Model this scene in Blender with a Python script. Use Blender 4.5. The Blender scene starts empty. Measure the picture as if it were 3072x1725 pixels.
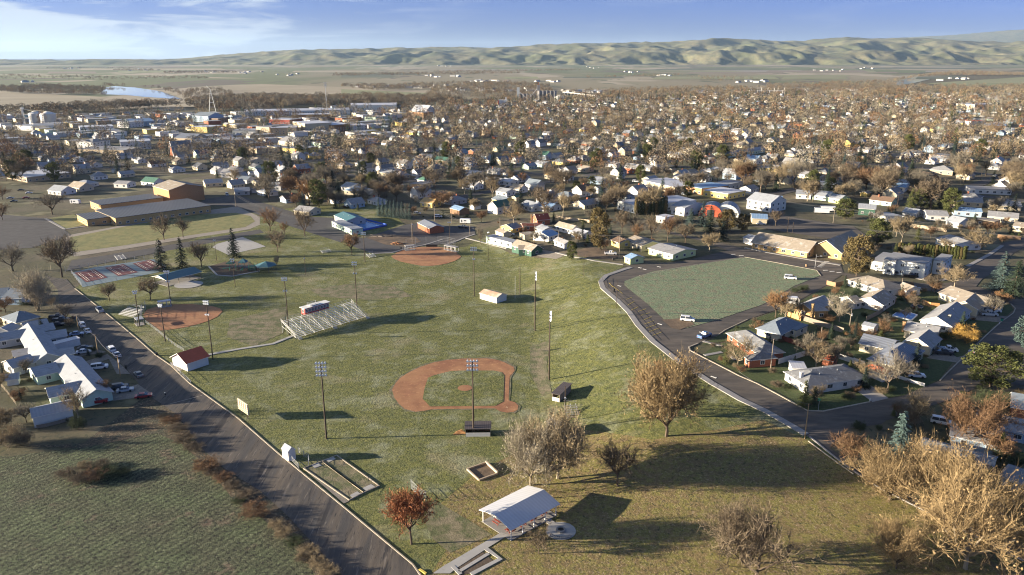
import bpy, bmesh, math, random
import numpy as np
from mathutils import Vector, Matrix
random.seed(7); np.random.seed(7)
R = math.radians
# ---------------------------------------------------------------- camera model (metres, camera above the origin looking along +Y)
F = 2300.0; H = 96.0; PITCH = R(16.7)
CP, SP = math.cos(PITCH), math.sin(PITCH)
sc = bpy.context.scene
COL = sc.collection

def ss(a, b, t):
    t = max(0.0, min(1.0, (t-a)/(b-a))); return t*t*(3-2*t)

def terr(x, y):
    hb = 5.5*ss(120, 215, y)
    xb = 5-10*ss(290, 340, y)-40*ss(340, 430, y)
    w = 40+60*ss(330, 450, y)+max(0.0, y-450)*1.6
    return hb*ss(xb, xb+w, x)

def G(p, dz=0.0):
    """point of the land (plus dz) seen at photo pixel p"""
    px, py = p
    a = (px-1536)/F; b = -(py-862.5)/F
    d = (a, CP+b*SP, -SP+b*CP)
    z = 0.0
    for i in range(25):
        t = (H-z-dz)/-d[2]; x, y = d[0]*t, d[1]*t
        z = z*.3+.7*terr(x, y)
    return Vector((x, y, z+dz))

def proj(x, y, z):
    dz = z-H
    dep = y*CP-dz*SP; up = y*SP+dz*CP
    return 1536+F*x/dep, 862.5-F*up/dep

def hgt(base, toppy):
    """height of a thing standing at world point base whose top is at photo row toppy"""
    v = (862.5-toppy)/F
    return H+(v*base.y*CP-base.y*SP)/(CP+v*SP)-base.z

def cr(ox, oy, s):
    return lambda *p: [(ox+p[i]/s, oy+p[i+1]/s) for i in range(0, len(p), 2)] if len(p) > 2 else (ox+p[0]/s, oy+p[1]/s)
Z = 5.0215; NS = 2.5147
L1 = cr(0, 840, Z); L2 = cr(0, 1060, Z); R1 = cr(2048, 840, Z); R2 = cr(2560, 840, Z); R3 = cr(2048, 600, Z); R4 = cr(2560, 600, Z)
R5 = cr(2250, 1080, 1.77); C1 = cr(1380, 600, 2.84)
T1 = cr(0, 300, 1.893); T2 = cr(768, 300, 1.893); T3 = cr(1536, 400, 1.893); T4 = cr(2304, 400, 1.893)
N00 = cr(0, 0, NS); N10 = cr(1024, 0, NS); N20 = cr(2048, 0, NS)
N01 = cr(0, 575, NS); N11 = cr(1024, 575, NS); N21 = cr(2048, 575, NS)
N02 = cr(0, 1150, NS); N12 = cr(1024, 1150, NS); N22 = cr(2048, 1150, NS)
S1 = cr(0, 0, 1.0)

# ---------------------------------------------------------------- materials
MATS = {}
def lin(c):
    return tuple(((v/255)/12.92 if v/255 <= .04045 else (((v/255)+.055)/1.055)**2.4) for v in c)+(1,)

def mat(name, col, rough=.8, var=.25, scale=1.5, bump=0.0, bscale=8.0, metal=0.0, col2=None, thr=(.35, .65), rnd=0.0, spec=.3, ribs=None, stretch=None, speck=None, emit=None):
    """procedural surface: colour varied by two noises, optional second colour, speckle, ribs and bump; col = linear albedo"""
    if name in MATS: return MATS[name]
    m = bpy.data.materials.new(name); m.use_nodes = True
    nt = m.node_tree; N = nt.nodes; Lk = nt.links
    b = N['Principled BSDF']
    b.inputs['Roughness'].default_value = rough; b.inputs['Metallic'].default_value = metal
    b.inputs['Specular IOR Level'].default_value = spec
    tc = N.new('ShaderNodeTexCoord'); mp = N.new('ShaderNodeMapping'); Lk.new(tc.outputs['Object'], mp.inputs[0])
    if stretch: mp.inputs['Scale'].default_value = stretch[:3]; mp.inputs['Rotation'].default_value = (0, 0, stretch[3] if len(stretch) > 3 else 0)
    co = mp.outputs[0]
    def noise(s, det=4, ro=.6):
        n = N.new('ShaderNodeTexNoise'); n.inputs['Scale'].default_value = s; n.inputs['Detail'].default_value = det; n.inputs['Roughness'].default_value = ro
        Lk.new(co, n.inputs['Vector']); return n.outputs['Fac']
    def ramp(src, a, b_):
        r = N.new('ShaderNodeMapRange'); r.inputs[1].default_value = a; r.inputs[2].default_value = b_; Lk.new(src, r.inputs[0]); return r.outputs[0]
    def mix(fac, c1, c2, mode='MIX'):
        x = N.new('ShaderNodeMix'); x.data_type = 'RGBA'; x.blend_type = mode
        if isinstance(fac, float): x.inputs[0].default_value = fac
        else: Lk.new(fac, x.inputs[0])
        for k, c in ((6, c1), (7, c2)):
            if isinstance(c, tuple): x.inputs[k].default_value = (c+(1,))[:4]
            else: Lk.new(c, x.inputs[k])
        return x.outputs[2]
    cur = (tuple(col)+(1,))[:4]
    if col2: cur = mix(ramp(noise(scale*.35, 5), thr[0], thr[1]), cur, tuple(col2))
    if speck:   # (colour, noise scale, threshold low, high)
        for s_ in (speck if isinstance(speck, list) else [speck]):
            cur = mix(ramp(noise(s_[1], 3, .7), s_[2], s_[3]), cur, tuple(s_[0]))
    if var:
        v = ramp(noise(scale, 6, .65), .25, .75)
        k = N.new('ShaderNodeMapRange'); k.inputs[3].default_value = 1-var; k.inputs[4].default_value = 1+var; Lk.new(v, k.inputs[0])
        x = N.new('ShaderNodeVectorMath'); x.operation = 'SCALE'
        if isinstance(cur, tuple): x.inputs[0].default_value = cur[:3]
        else: Lk.new(cur, x.inputs[0])
        Lk.new(k.outputs[0], x.inputs['Scale']); cur = x.outputs[0]
    if rnd:
        oi = N.new('ShaderNodeObjectInfo'); k = N.new('ShaderNodeMapRange'); k.inputs[3].default_value = 1-rnd; k.inputs[4].default_value = 1+rnd; Lk.new(oi.outputs['Random'], k.inputs[0])
        x = N.new('ShaderNodeVectorMath'); x.operation = 'SCALE'
        if isinstance(cur, tuple): x.inputs[0].default_value = cur[:3]
        else: Lk.new(cur, x.inputs[0])
        Lk.new(k.outputs[0], x.inputs['Scale']); cur = x.outputs[0]
    hsrc = None
    if ribs:   # (period m, axis rotation, darkening)
        w = N.new('ShaderNodeTexWave'); w.inputs['Scale'].default_value = math.pi/(10*ribs[0]) if False else .314/ribs[0]; w.bands_direction = 'X' if ribs[1] == 0 else 'Y'
        Lk.new(tc.outputs['Object'], w.inputs['Vector'])
        if len(ribs) > 3:
            mr = N.new('ShaderNodeMapping'); mr.inputs['Rotation'].default_value = (0, 0, ribs[3]); Lk.new(tc.outputs['Object'], mr.inputs[0]); Lk.new(mr.outputs[0], w.inputs['Vector'])
            w.inputs['Distortion'].default_value = ribs[4]; w.inputs['Detail'].default_value = 3; w.inputs['Detail Scale'].default_value = 2
        k = N.new('ShaderNodeMapRange'); k.inputs[3].default_value = 1-ribs[2]; k.inputs[4].default_value = 1.0; Lk.new(w.outputs['Fac'], k.inputs[0])
        x = N.new('ShaderNodeVectorMath'); x.operation = 'SCALE'
        if isinstance(cur, tuple): x.inputs[0].default_value = cur[:3]
        else: Lk.new(cur, x.inputs[0])
        Lk.new(k.outputs[0], x.inputs['Scale']); cur = x.outputs[0]
    if isinstance(cur, tuple): b.inputs['Base Color'].default_value = cur
    else: Lk.new(cur, b.inputs['Base Color'])
    if bump:
        bp = N.new('ShaderNodeBump'); bp.inputs['Strength'].default_value = 1.0; bp.inputs['Distance'].default_value = bump
        Lk.new(noise(bscale, 5, .7), bp.inputs['Height']); Lk.new(bp.outputs[0], b.inputs['Normal'])
    if emit: b.inputs['Emission Color'].default_value = tuple(emit)+(1,); b.inputs['Emission Strength'].default_value = 1
    MATS[name] = m
    return m

# ---------------------------------------------------------------- mesh builder
class MB:
    def __init__(s): s.v = []; s.f = []; s.m = []
    def add(s, vs, fs, mi=0):
        o = len(s.v); s.v += [tuple(v) for v in vs]; s.f += [tuple(o+i for i in f) for f in fs]; s.m += [mi]*len(fs); return s
    def box(s, c, d, rz=0.0, mi=0, taper=1.0):
        ca, sa = math.cos(rz), math.sin(rz); vs = []
        for k in (0, 1):
            t = taper if k else 1.0
            for i, j in ((-1, -1), (1, -1), (1, 1), (-1, 1)):
                x, y = i*d[0]/2*t, j*d[1]/2*t
                vs.append((c[0]+x*ca-y*sa, c[1]+x*sa+y*ca, c[2]+(k-.5)*d[2]))
        return s.add(vs, [(3, 2, 1, 0), (4, 5, 6, 7), (0, 1, 5, 4), (1, 2, 6, 5), (2, 3, 7, 6), (3, 0, 4, 7)], mi)
    def tube(s, a, b, r0, r1=None, n=6, mi=0, cap=True):
        r1 = r0 if r1 is None else r1
        a = Vector(a); b = Vector(b); d = (b-a)
        if d.length < 1e-6: return s
        d.normalize(); u = d.cross(Vector((0, 0, 1)) if abs(d.z) < .9 else Vector((1, 0, 0))).normalized(); w = d.cross(u)
        vs = []
        for p, r in ((a, r0), (b, r1)):
            for k in range(n):
                t = 2*math.pi*k/n; vs.append(p+u*(r*math.cos(t))+w*(r*math.sin(t)))
        fs = [(k, (k+1) % n, n+(k+1) % n, n+k) for k in range(n)]
        if cap: fs += [tuple(range(n-1, -1, -1)), tuple(range(n, 2*n))]
        return s.add(vs, fs, mi)
    def path(s, pts, r, n=5, mi=0):
        for a, b in zip(pts, pts[1:]): s.tube(a, b, r, r, n, mi)
        return s
    def prism(s, pts, z0, z1, mi=0):
        n = len(pts)
        ar = sum(pts[i][0]*pts[(i+1) % n][1]-pts[(i+1) % n][0]*pts[i][1] for i in range(n))
        if ar < 0: pts = pts[::-1]
        vs = [(p[0], p[1], z0) for p in pts]+[(p[0], p[1], z1) for p in pts]
        return s.add(vs, [tuple(range(n-1, -1, -1)), tuple(range(n, 2*n))]+[(i, (i+1) % n, n+(i+1) % n, n+i) for i in range(n)], mi)
    def extr(s, prof, y0, y1, mi=0, axis='x'):
        """profile of (a,z) points extruded along the x axis from y0 to y1 (profile lies in y,z) or along y"""
        n = len(prof)
        f = (lambda t, a, z: (t, a, z)) if axis == 'x' else (lambda t, a, z: (a, t, z))
        vs = [f(y0, a, z) for a, z in prof]+[f(y1, a, z) for a, z in prof]
        return s.add(vs, [tuple(range(n-1, -1, -1)), tuple(range(n, 2*n))]+[(i, (i+1) % n, n+(i+1) % n, n+i) for i in range(n)], mi)
    def build(s, name, mats, parent=None, loc=(0, 0, 0), rz=0.0, smooth=False):
        me = bpy.data.meshes.new(name); me.from_pydata(s.v, [], s.f)
        for m in (mats if isinstance(mats, (list, tuple)) else [mats]): me.materials.append(m)
        if any(s.m): me.polygons.foreach_set('material_index', s.m)
        if smooth: me.polygons.foreach_set('use_smooth', [True]*len(s.f))
        bm = bmesh.new(); bm.from_mesh(me); bmesh.ops.recalc_face_normals(bm, faces=bm.faces); bm.to_mesh(me); bm.free()
        return link(name, me, parent, loc, rz)

def link(name, me, parent=None, loc=(0, 0, 0), rz=0.0):
    o = bpy.data.objects.new(name, me); COL.objects.link(o); o.location = loc; o.rotation_euler = (0, 0, rz)
    if parent: o.parent = parent
    return o
def tag(o, label=None, cat=None, group=None, kind=None):
    if label: o['label'] = label
    if cat: o['category'] = cat
    if group: o['group'] = group
    if kind: o['kind'] = kind
    return o
def thing(name, label, cat, loc, rz=0.0, group=None):
    return tag(link(name, None, None, loc, rz), label, cat, group)
def kids(o): return CH.get(o.name, [])
CH = {}
def index_children():
    CH.clear()
    for o in bpy.data.objects:
        if o.parent: CH.setdefault(o.parent.name, []).append(o)
def copy_tree(o, loc, rz=0.0, scale=None, label=None, group=None, swap=None):
    """copy a thing, its parts and their sub-parts; swap = {material name: other material}"""
    def cp(a, par):
        c = a.copy(); COL.objects.link(c)
        if par: c.parent = par
        if swap and c.type == 'MESH':
            for sl, s0 in zip(c.material_slots, a.material_slots):
                if s0.material and s0.material.name in swap: sl.link = 'OBJECT'; sl.material = swap[s0.material.name]
        for k in CH.get(a.name, []): cp(k, c)
        return c
    r = cp(o, None); r.location = loc; r.rotation_euler = (0, 0, rz)
    if scale is not None: r.scale = scale if isinstance(scale, (tuple, list)) else (scale,)*3
    if label: r['label'] = label
    if group: r['group'] = group
    return r

# ---------------------------------------------------------------- land sheets
GX = list(range(-60, 164, 4)); GY = list(range(112, 456, 6))
def sheet(name, pts, m, off=.05, world=False, kind='structure'):
    """flat area laid on the land, outline given as photo pixels (each point is its own place on the ground)"""
    w = [Vector((p[0], p[1], 0)) for p in pts] if world else [G(p) for p in pts]
    bm = bmesh.new(); vs = [bm.verts.new((p.x, p.y, 0)) for p in w]
    f = bm.faces.new(vs); bmesh.ops.triangulate(bm, faces=[f])
    xs = [p.x for p in w]; ys = [p.y for p in w]
    if max(xs) > -60 and min(xs) < 160 and min(ys) < 455:
        for gx in GX:
            if min(xs) < gx < max(xs): bmesh.ops.bisect_plane(bm, geom=bm.verts[:]+bm.edges[:]+bm.faces[:], plane_co=(gx, 0, 0), plane_no=(1, 0, 0))
        for gy in GY:
            if min(ys) < gy < max(ys): bmesh.ops.bisect_plane(bm, geom=bm.verts[:]+bm.edges[:]+bm.faces[:], plane_co=(0, gy, 0), plane_no=(0, 1, 0))
    for v in bm.verts: v.co.z = terr(v.co.x, v.co.y)+off
    bmesh.ops.recalc_face_normals(bm, faces=bm.faces)
    if sum(fc.normal.z for fc in bm.faces) < 0: bmesh.ops.reverse_faces(bm, faces=bm.faces)
    me = bpy.data.meshes.new(name); bm.to_mesh(me); bm.free(); me.materials.append(m)
    o = link(name, me); o['kind'] = kind
    return o
def dense(pts, step=4.0, dz=0.0):
    """photo-pixel polyline -> world points every `step` metres on the land"""
    w = [G(p) if not isinstance(p, Vector) else p for p in pts]; out = []
    for a, b in zip(w, w[1:]):
        n = max(1, int((b-a).length/step))
        for i in range(n): out.append(a.lerp(b, i/n))
    out.append(w[-1])
    return [Vector((p.x, p.y, terr(p.x, p.y)+dz)) for p in out]
def strip_mb(mb, pts, width, z0, z1, mi=0):
    """ribbon with thickness following points"""
    n = len(pts); L = []; Rr = []
    for i, p in enumerate(pts):
        d = (pts[min(i+1, n-1)]-pts[max(i-1, 0)]); d.z = 0; d.normalize(); q = Vector((-d.y, d.x, 0))*width/2
        L.append(p+q); Rr.append(p-q)
    vs = []
    for a, b in zip(L, Rr): vs += [(a.x, a.y, a.z+z0), (a.x, a.y, a.z+z1), (b.x, b.y, b.z+z1), (b.x, b.y, b.z+z0)]
    fs = []
    for i in range(n-1):
        o = i*4; fs += [(o+1, o+5, o+6, o+2), (o, o+4, o+5, o+1), (o+2, o+6, o+7, o+3)]
    fs += [(0, 1, 2, 3), tuple((n-1)*4+k for k in (3, 2, 1, 0))]
    mb.add(vs, fs, mi)
def strip(name, pts, width, z1, m, z0=-.1, step=4.0):
    mb = MB(); strip_mb(mb, dense(pts, step), width, z0, z1); o = mb.build(name, m); o['kind'] = 'structure'; return o
# ---------------------------------------------------------------- light, air and sky
EL, AZ = R(9.5), R(3.5)
sd = Vector((math.cos(AZ)*math.cos(EL), math.sin(AZ)*math.cos(EL), -math.sin(EL)))
ld = bpy.data.lights.new('sun', 'SUN'); ld.energy = 5.0; ld.angle = R(.5); ld.color = (1.0, .85, .64)
sun = bpy.data.objects.new('sun', ld); COL.objects.link(sun); sun.rotation_euler = sd.to_track_quat('-Z', 'Y').to_euler()
cd = bpy.data.cameras.new('camera'); cam = bpy.data.objects.new('camera', cd); COL.objects.link(cam)
cd.sensor_width = 36; cd.lens = 36*F/3072; cd.clip_start = 1; cd.clip_end = 120000
cam.location = (0, 0, H); cam.rotation_euler = (R(90)-PITCH, 0, 0); sc.camera = cam
sc.view_settings.view_transform = 'Standard'; sc.view_settings.look = 'None'; sc.view_settings.gamma = 1; sc.view_settings.exposure = 2.05; sc.cycles.use_denoising = True; sc.cycles.denoising_prefilter = 'ACCURATE'; sc.cycles.filter_width = 1.1; sc.cycles.max_bounces = 5; sc.cycles.diffuse_bounces = 2; sc.cycles.use_adaptive_sampling = False
wd = bpy.data.worlds.new('World'); sc.world = wd; wd.use_nodes = True
nt = wd.node_tree; N = nt.nodes; LK = nt.links; bg = N['Background']
sky = N.new('ShaderNodeTexSky'); sky.sky_type = 'NISHITA'; sky.sun_disc = False; sky.sun_elevation = EL; sky.sun_rotation = math.atan2(-sd.x, -sd.y)
sky.altitude = 700; sky.air_density = 1.0; sky.dust_density = .3; sky.ozone_density = 3.0
tc = N.new('ShaderNodeTexCoord'); sx = N.new('ShaderNodeSeparateXYZ'); LK.new(tc.outputs['Generated'], sx.inputs[0])
tint = N.new('ShaderNodeMix'); tint.data_type = 'RGBA'; tint.blend_type = 'MULTIPLY'; tint.inputs[0].default_value = 1.0
LK.new(sky.outputs[0], tint.inputs[6])
tg = N.new('ShaderNodeMapRange'); tg.inputs[1].default_value = .05; tg.inputs[2].default_value = .40; LK.new(sx.outputs['Z'], tg.inputs[0])
tm2 = N.new('ShaderNodeMix'); tm2.data_type = 'RGBA'; LK.new(tg.outputs[0], tm2.inputs[0]); tm2.inputs[6].default_value = (.31, .36, .90, 1); tm2.inputs[7].default_value = (.56, .66, .90, 1); LK.new(tm2.outputs[2], tint.inputs[7])
# thin streaked cirrus, denser to the left (west) and low down
mp = N.new('ShaderNodeMapping'); mp.inputs['Scale'].default_value = (2.0, 2.0, 17.0); mp.inputs['Rotation'].default_value = (0, R(-5), 0); LK.new(tc.outputs['Generated'], mp.inputs[0])
n1 = N.new('ShaderNodeTexNoise'); n1.inputs['Scale'].default_value = 2.6; n1.inputs['Detail'].default_value = 8; n1.inputs['Roughness'].default_value = .55; n1.inputs['Distortion'].default_value = .6; LK.new(mp.outputs[0], n1.inputs['Vector'])
def mr(src, a, b, c=0.0, d=1.0, smooth=False):
    m_ = N.new('ShaderNodeMapRange'); m_.inputs[1].default_value = a; m_.inputs[2].default_value = b; m_.inputs[3].default_value = c; m_.inputs[4].default_value = d
    if smooth: m_.interpolation_type = 'SMOOTHSTEP'
    LK.new(src, m_.inputs[0]); return m_.outputs[0]
def mth(op, a, b):
    m_ = N.new('ShaderNodeMath'); m_.operation = op
    for k, v in enumerate((a, b)):
        if isinstance(v, float): m_.inputs[k].default_value = v
        else: LK.new(v, m_.inputs[k])
    return m_.outputs[0]
west = mr(sx.outputs['X'], -.02, -.42, 0, 1, True)
lowb = mr(sx.outputs['Z'], .10, .0, .35, 1.0)
cl = mth('MULTIPLY', mr(mth('ADD', n1.outputs['Fac'], mth('MULTIPLY', west, .12)), .50, .66, 0, 1, True), mth('ADD', mth('MULTIPLY', west, .80), .10))
hz = mth('MULTIPLY', mth('MULTIPLY', west, mr(sx.outputs['Z'], .055, -.004, 0, 1, True)), .5)
cl = mth('MAXIMUM', cl, hz)
cm = N.new('ShaderNodeMix'); cm.data_type = 'RGBA'; LK.new(cl, cm.inputs[0]); LK.new(tint.outputs[2], cm.inputs[6]); cm.inputs[7].default_value = (3.1, 3.5, 4.1, 1)
LK.new(cm.outputs[2], bg.inputs['Color']); bg.inputs['Strength'].default_value = .05

# ---------------------------------------------------------------- surface materials
M = {}
def dm(k, *a, **kw): M[k] = mat(k, *a, **kw)
dm('town ground', (.085, .082, .042), .95, .35, .06, col2=(.12, .10, .07), thr=(.42, .6), speck=[((.045, .05, .03), .5, .55, .65), ((.15, .14, .08), .03, .55, .62)], bump=.15, bscale=.8)
dm('farmland', (.215, .19, .125), .95, .2, .0012, col2=(.125, .145, .07), thr=(.46, .52), speck=[((.30, .26, .19), .0011, .55, .57), ((.12, .105, .08), .0019, .58, .60), ((.10, .11, .065), .007, .60, .64)], stretch=(1, .30, 1))
dm('lawn', (.150, .158, .043), .95, .40, 1.3, col2=(.100, .116, .038), thr=(.40, .60), speck=[((.27, .24, .155), .040, .56, .74), ((.20, .18, .085), 2.6, .50, .72), ((.045, .055, .020), 1.0, .54, .68), ((.225, .235, .145), .11, .50, .72)], bump=.35, bscale=1.6, ribs=(2.4, 0, .13, R(48), 1.2))
dm('leafy lawn', (.185, .165, .048), .95, .42, 1.4, col2=(.175, .130, .058), thr=(.42, .58), speck=[((.36, .28, .19), 3.2, .56, .66), ((.045, .050, .020), 1.1, .54, .70)], bump=.30, bscale=1.8)
dm('worn lawn', (.20, .17, .11), .95, .3, .8, col2=(.10, .11, .05), thr=(.4, .6), bump=.2, bscale=2)
dm('frosty lawn', (.155, .200, .115), .95, .35, 1.0, col2=(.185, .175, .11), thr=(.45, .62), speck=[((.27, .29, .22), 2.5, .56, .68), ((.07, .095, .06), 1.2, .56, .7)], bump=.25, bscale=1.8)
dm('school lawn', (.21, .195, .08), .95, .25, .5, col2=(.15, .16, .065), thr=(.45, .6), bump=.12, bscale=1.5)
dm('shady lawn', (.055, .075, .028), .95, .35, 1.2, speck=((.10, .085, .05), 2.0, .56, .68), bump=.2, bscale=2)  # yard grass, a darker green than the park lawn
dm('crop', (.088, .112, .054), .95, .45, .25, col2=(.085, .090, .052), thr=(.4, .6), speck=[((.15, .11, .08), .10, .60, .70), ((.21, .23, .135), 1.9, .55, .68), ((.022, .028, .018), 1.25, .50, .62)], bump=.55, bscale=1.5, ribs=(1.7, 0, .45, R(33), 3.0))
dm('weed ground', (.095, .072, .048), .95, .45, .8, col2=(.050, .055, .038), thr=(.4, .6), speck=[((.22, .17, .11), 1.5, .54, .66), ((.03, .026, .02), 1.0, .55, .66)], bump=.5, bscale=1.5)
dm('bare earth', (.16, .115, .075), .95, .3, .4, col2=(.10, .075, .055), thr=(.4, .6), bump=.1, bscale=2)
dm('mulch', (.10, .075, .055), .95, .4, 1.5, bump=.1, bscale=3)
dm('infield', (.34, .175, .088), .95, .18, .3, col2=(.26, .12, .065), thr=(.45, .62), speck=((.45, .24, .12), .7, .58, .72), bump=.04, bscale=4)
dm('asphalt', (.078, .070, .063), .9, .3, .5, col2=(.115, .098, .082), thr=(.4, .6), speck=((.12, .105, .09), .12, .62, .74), bump=.02, bscale=6, stretch=(.35, 1.2, 1, R(-41)))
dm('old asphalt', (.072, .068, .066), .9, .28, .5, col2=(.13, .108, .085), thr=(.40, .62), speck=[((.040, .038, .040), .22, .58, .64), ((.16, .14, .12), .9, .60, .66), ((.035, .034, .035), 1.6, .62, .66)], bump=.03, bscale=6, stretch=(1.6, .16, 1, R(41)))
dm('town road', (.075, .072, .072), .9, .25, .2, bump=.02, bscale=6)
dm('gravel', (.20, .18, .155), .95, .25, .5, speck=((.30, .27, .22), 2, .55, .7), bump=.05, bscale=4)
dm('concrete', (.27, .26, .25), .85, .15, .6, speck=((.20, .19, .18), 1.1, .6, .7), bump=.01)
dm('kerb', (.34, .30, .24), .85, .2, .6, speck=((.25, .22, .17), 1.5, .55, .65))
dm('pale concrete', (.36, .35, .33), .85, .12, .4, speck=((.28, .27, .25), .8, .58, .7))
dm('road paint', (.72, .70, .64), .7, .2, 3)
dm('yellow paint', (.60, .45, .10), .7, .2, 3)
dm('court red', (.16, .055, .052), .7, .2, .4, speck=((.14, .05, .05), .8, .56, .66))
dm('court grey', (.17, .22, .24), .7, .2, .4)
dm('track', (.28, .25, .21), .9, .2, .5)
dm('water', (.30, .34, .38), .04, .1, .01, spec=.8)
dm('pool water', (.03, .20, .50), .15, .1, .5)
dm('pool blue', (.03, .10, .45), .5, .1, 1)
dm('plot tan', (.32, .27, .19), .95, .2, .004, col2=(.26, .23, .16), bump=0)
dm('plot green', (.20, .215, .11), .95, .2, .004, col2=(.22, .22, .13))
dm('plot brown', (.20, .165, .125), .95, .2, .004)
dm('plot grey', (.24, .225, .19), .95, .2, .004)
dm('plot dark', (.10, .115, .08), .95, .3, .01)

# ---------------------------------------------------------------- the ground, one sheet to the horizon
def axis(fine, lo, hi):
    a = list(fine); s = 12.0
    while a[-1] < hi: a.append(min(hi, a[-1]+s)); s *= 1.12
    s = 12.0
    while a[0] > lo: a.insert(0, max(lo, a[0]-s)); s *= 1.35
    return a
ax, ay = axis(GX, -13000, 14000), axis(GY, -400, 10500)
vs = [(x, y, terr(x, y)) for y in ay for x in ax]; nx = len(ax)
fs = [(j*nx+i, j*nx+i+1, (j+1)*nx+i+1, (j+1)*nx+i) for j in range(len(ay)-1) for i in range(nx-1)]
g = MB(); g.add(vs, fs); o = g.build('ground', M['town ground'], smooth=True); o['kind'] = 'structure'

# ---------------------------------------------------------------- hills beyond the valley
from mathutils import noise as mn
SKY = [(-900, 176), (0, 174), (460, 173), (560, 167), (640, 161), (700, 158), (800, 150), (900, 147), (1100, 143), (1300, 140), (1500, 141), (1620, 136), (1730, 131), (1900, 130), (2050, 124), (2180, 119), (2300, 123), (2400, 124), (2530, 113), (2620, 117), (2700, 116), (2790, 118), (2900, 126), (3000, 128), (3072, 124), (4200, 120)]
FRO = [(-900, 177), (0, 176), (600, 176), (700, 170), (1300, 163), (1500, 166), (1700, 163), (2000, 160), (2300, 158), (2500, 160), (3072, 158), (4200, 158)]
def itp(T, x):
    for (a, b), (c, d) in zip(T, T[1:]):
        if x <= c: return b+(d-b)*max(0, (x-a)/(c-a))
    return T[-1][1]
def hill_z(x, y):
    d = math.hypot(x, y); px = 1536+F*(x/y)/CP*1.0
    top = H+(164.0-itp(SKY, px))/F*15500*1.03
    fro = H+(169.0-itp(FRO, px))/F*11600*1.03
    base0 = 10300+350*mn.noise(Vector((x/2600, 3.1, 0)))
    p = Vector((x/900, y/1300, 0))
    n = abs(mn.noise(p))*1.2+abs(mn.noise(p*2.1))*.55+.3*abs(mn.noise(p*4.3))+.16*mn.noise(p*9)
    t = (y-base0-n*620+120)/820
    a = fro*ss(0, 1, t)
    q = Vector((x/1500+7, y/1900, 2))
    rid = (1-abs(mn.noise(q))*2.0)+.5*(1-abs(mn.noise(q*2.3))*2)+.25*mn.noise(q*5)
    up = ss(11300, 14800, y)
    amp = max(0, min(1, (itp(SKY, px)-172)/-40))
    r2 = 1-abs(mn.noise(q*3.7+Vector((9, 1, 0))))*2.4
    z = a+(top-fro)*up+((rid-.75)*(20+62*amp)+(r2-.5)*(8+22*amp))*ss(.3, 1.2, t)*(1-.62*ss(13400, 14800, y))+(n-.6)*60*ss(.1, .8, t)*(1-ss(12500, 14000, y))*(.3+.7*amp)
    z += (9*mn.noise(Vector((x/420, y/300, 8)))+7*mn.noise(Vector((x/170, y/150, 3))))*ss(.2, 1, t)
    return max(-3, z-3*(1-ss(0, .15, t)))
g = MB(); xs = np.linspace(-9600, 10600, 520); ys = np.concatenate([np.linspace(9800, 12800, 90), np.linspace(12850, 16500, 60)])
vs = [(float(x), float(y), hill_z(float(x), float(y))) for y in ys for x in xs]; nx = len(xs)
g.add(vs, [(j*nx+i, j*nx+i+1, (j+1)*nx+i+1, (j+1)*nx+i) for j in range(len(ys)-1) for i in range(nx-1)])
hm = mat('hill grass', (.165, .150, .085), .95, .25, .004, col2=(.12, .13, .065), thr=(.42, .6), speck=[((.09, .085, .06), .005, .52, .66), ((.10, .11, .065), .012, .54, .64)], bump=7, bscale=.006)
o = g.build('hills', hm, smooth=True); o['kind'] = 'structure'
g = MB(); xs = np.linspace(2000, 42000, 60); ys = np.linspace(24000, 34000, 14)
vs = []
for y in ys:
    for x in xs:
        px = 1536+F*(x/y)/CP
        tp = itp([(0, 176), (1500, 175), (2600, 150), (2700, 118), (2850, 110), (3000, 101), (3072, 97), (4000, 90)], px)
        vs.append((float(x), float(y), (H+(172-tp)/F*29000*1.03)*ss(24000, 29000, y)+60*mn.noise(Vector((x/2500, y/2500, 5)))-40*(1-ss(24000, 26000, y))))
nx = len(xs); g.add(vs, [(j*nx+i, j*nx+i+1, (j+1)*nx+i+1, (j+1)*nx+i) for j in range(len(ys)-1) for i in range(nx-1)])
o = g.build('mountain', hm, smooth=True); o['kind'] = 'structure'
# plateau running from the hills to the horizon
g = MB(); g.add([(-20000, 16400, 60), (20000, 16400, 60), (42000, 44000, 20), (-42000, 44000, 20)], [(0, 1, 2, 3)]); o = g.build('plateau', hm); o['kind'] = 'structure'

# ---------------------------------------------------------------- far fields and river
def fsheet(name, pts, m, off=.3): return sheet(name, pts, M[m], off)
fsheet('farmland', S1(-900, 300, -900, 189, 3900, 189, 3900, 270, 3072, 276, 2500, 280, 1700, 290, 1300, 300, 1000, 300, 560, 322, 0, 335), 'farmland', .15)
fsheet('field', S1(0, 275, 120, 278, 170, 284, 330, 292, 300, 300, 130, 316, 0, 320), 'plot tan')
fsheet('field', S1(560, 262, 880, 248, 1250, 240, 1500, 262, 1290, 292, 1000, 292, 700, 282), 'plot tan', .33)
fsheet('field', S1(1024, 268, 1300, 280, 1380, 292, 1024, 291), 'plot green', .6)
fsheet('field', S1(0, 212, 600, 208, 1100, 214, 900, 226, 300, 236, 0, 232), 'plot green')
fsheet('field', S1(600, 226, 1300, 221, 1600, 226, 1200, 240, 620, 244), 'plot grey', .36)
fsheet('field', S1(1250, 215, 2100, 206, 2450, 203, 2300, 214, 1500, 222), 'plot tan', .4)
fsheet('field', S1(1700, 236, 2350, 232, 2420, 250, 2048, 262, 1740, 262), 'plot green', .42)
fsheet('field', S1(2040, 200, 2560, 196, 2720, 206, 2400, 214, 2040, 216), 'plot tan', .45)
fsheet('field', S1(2050, 218, 2500, 216, 2660, 222, 2560, 240, 2050, 230), 'plot green', .3)
fsheet('field', S1(2780, 250, 3072, 231, 3200, 232, 3200, 256, 2850, 258), 'plot green', .3)
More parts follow.
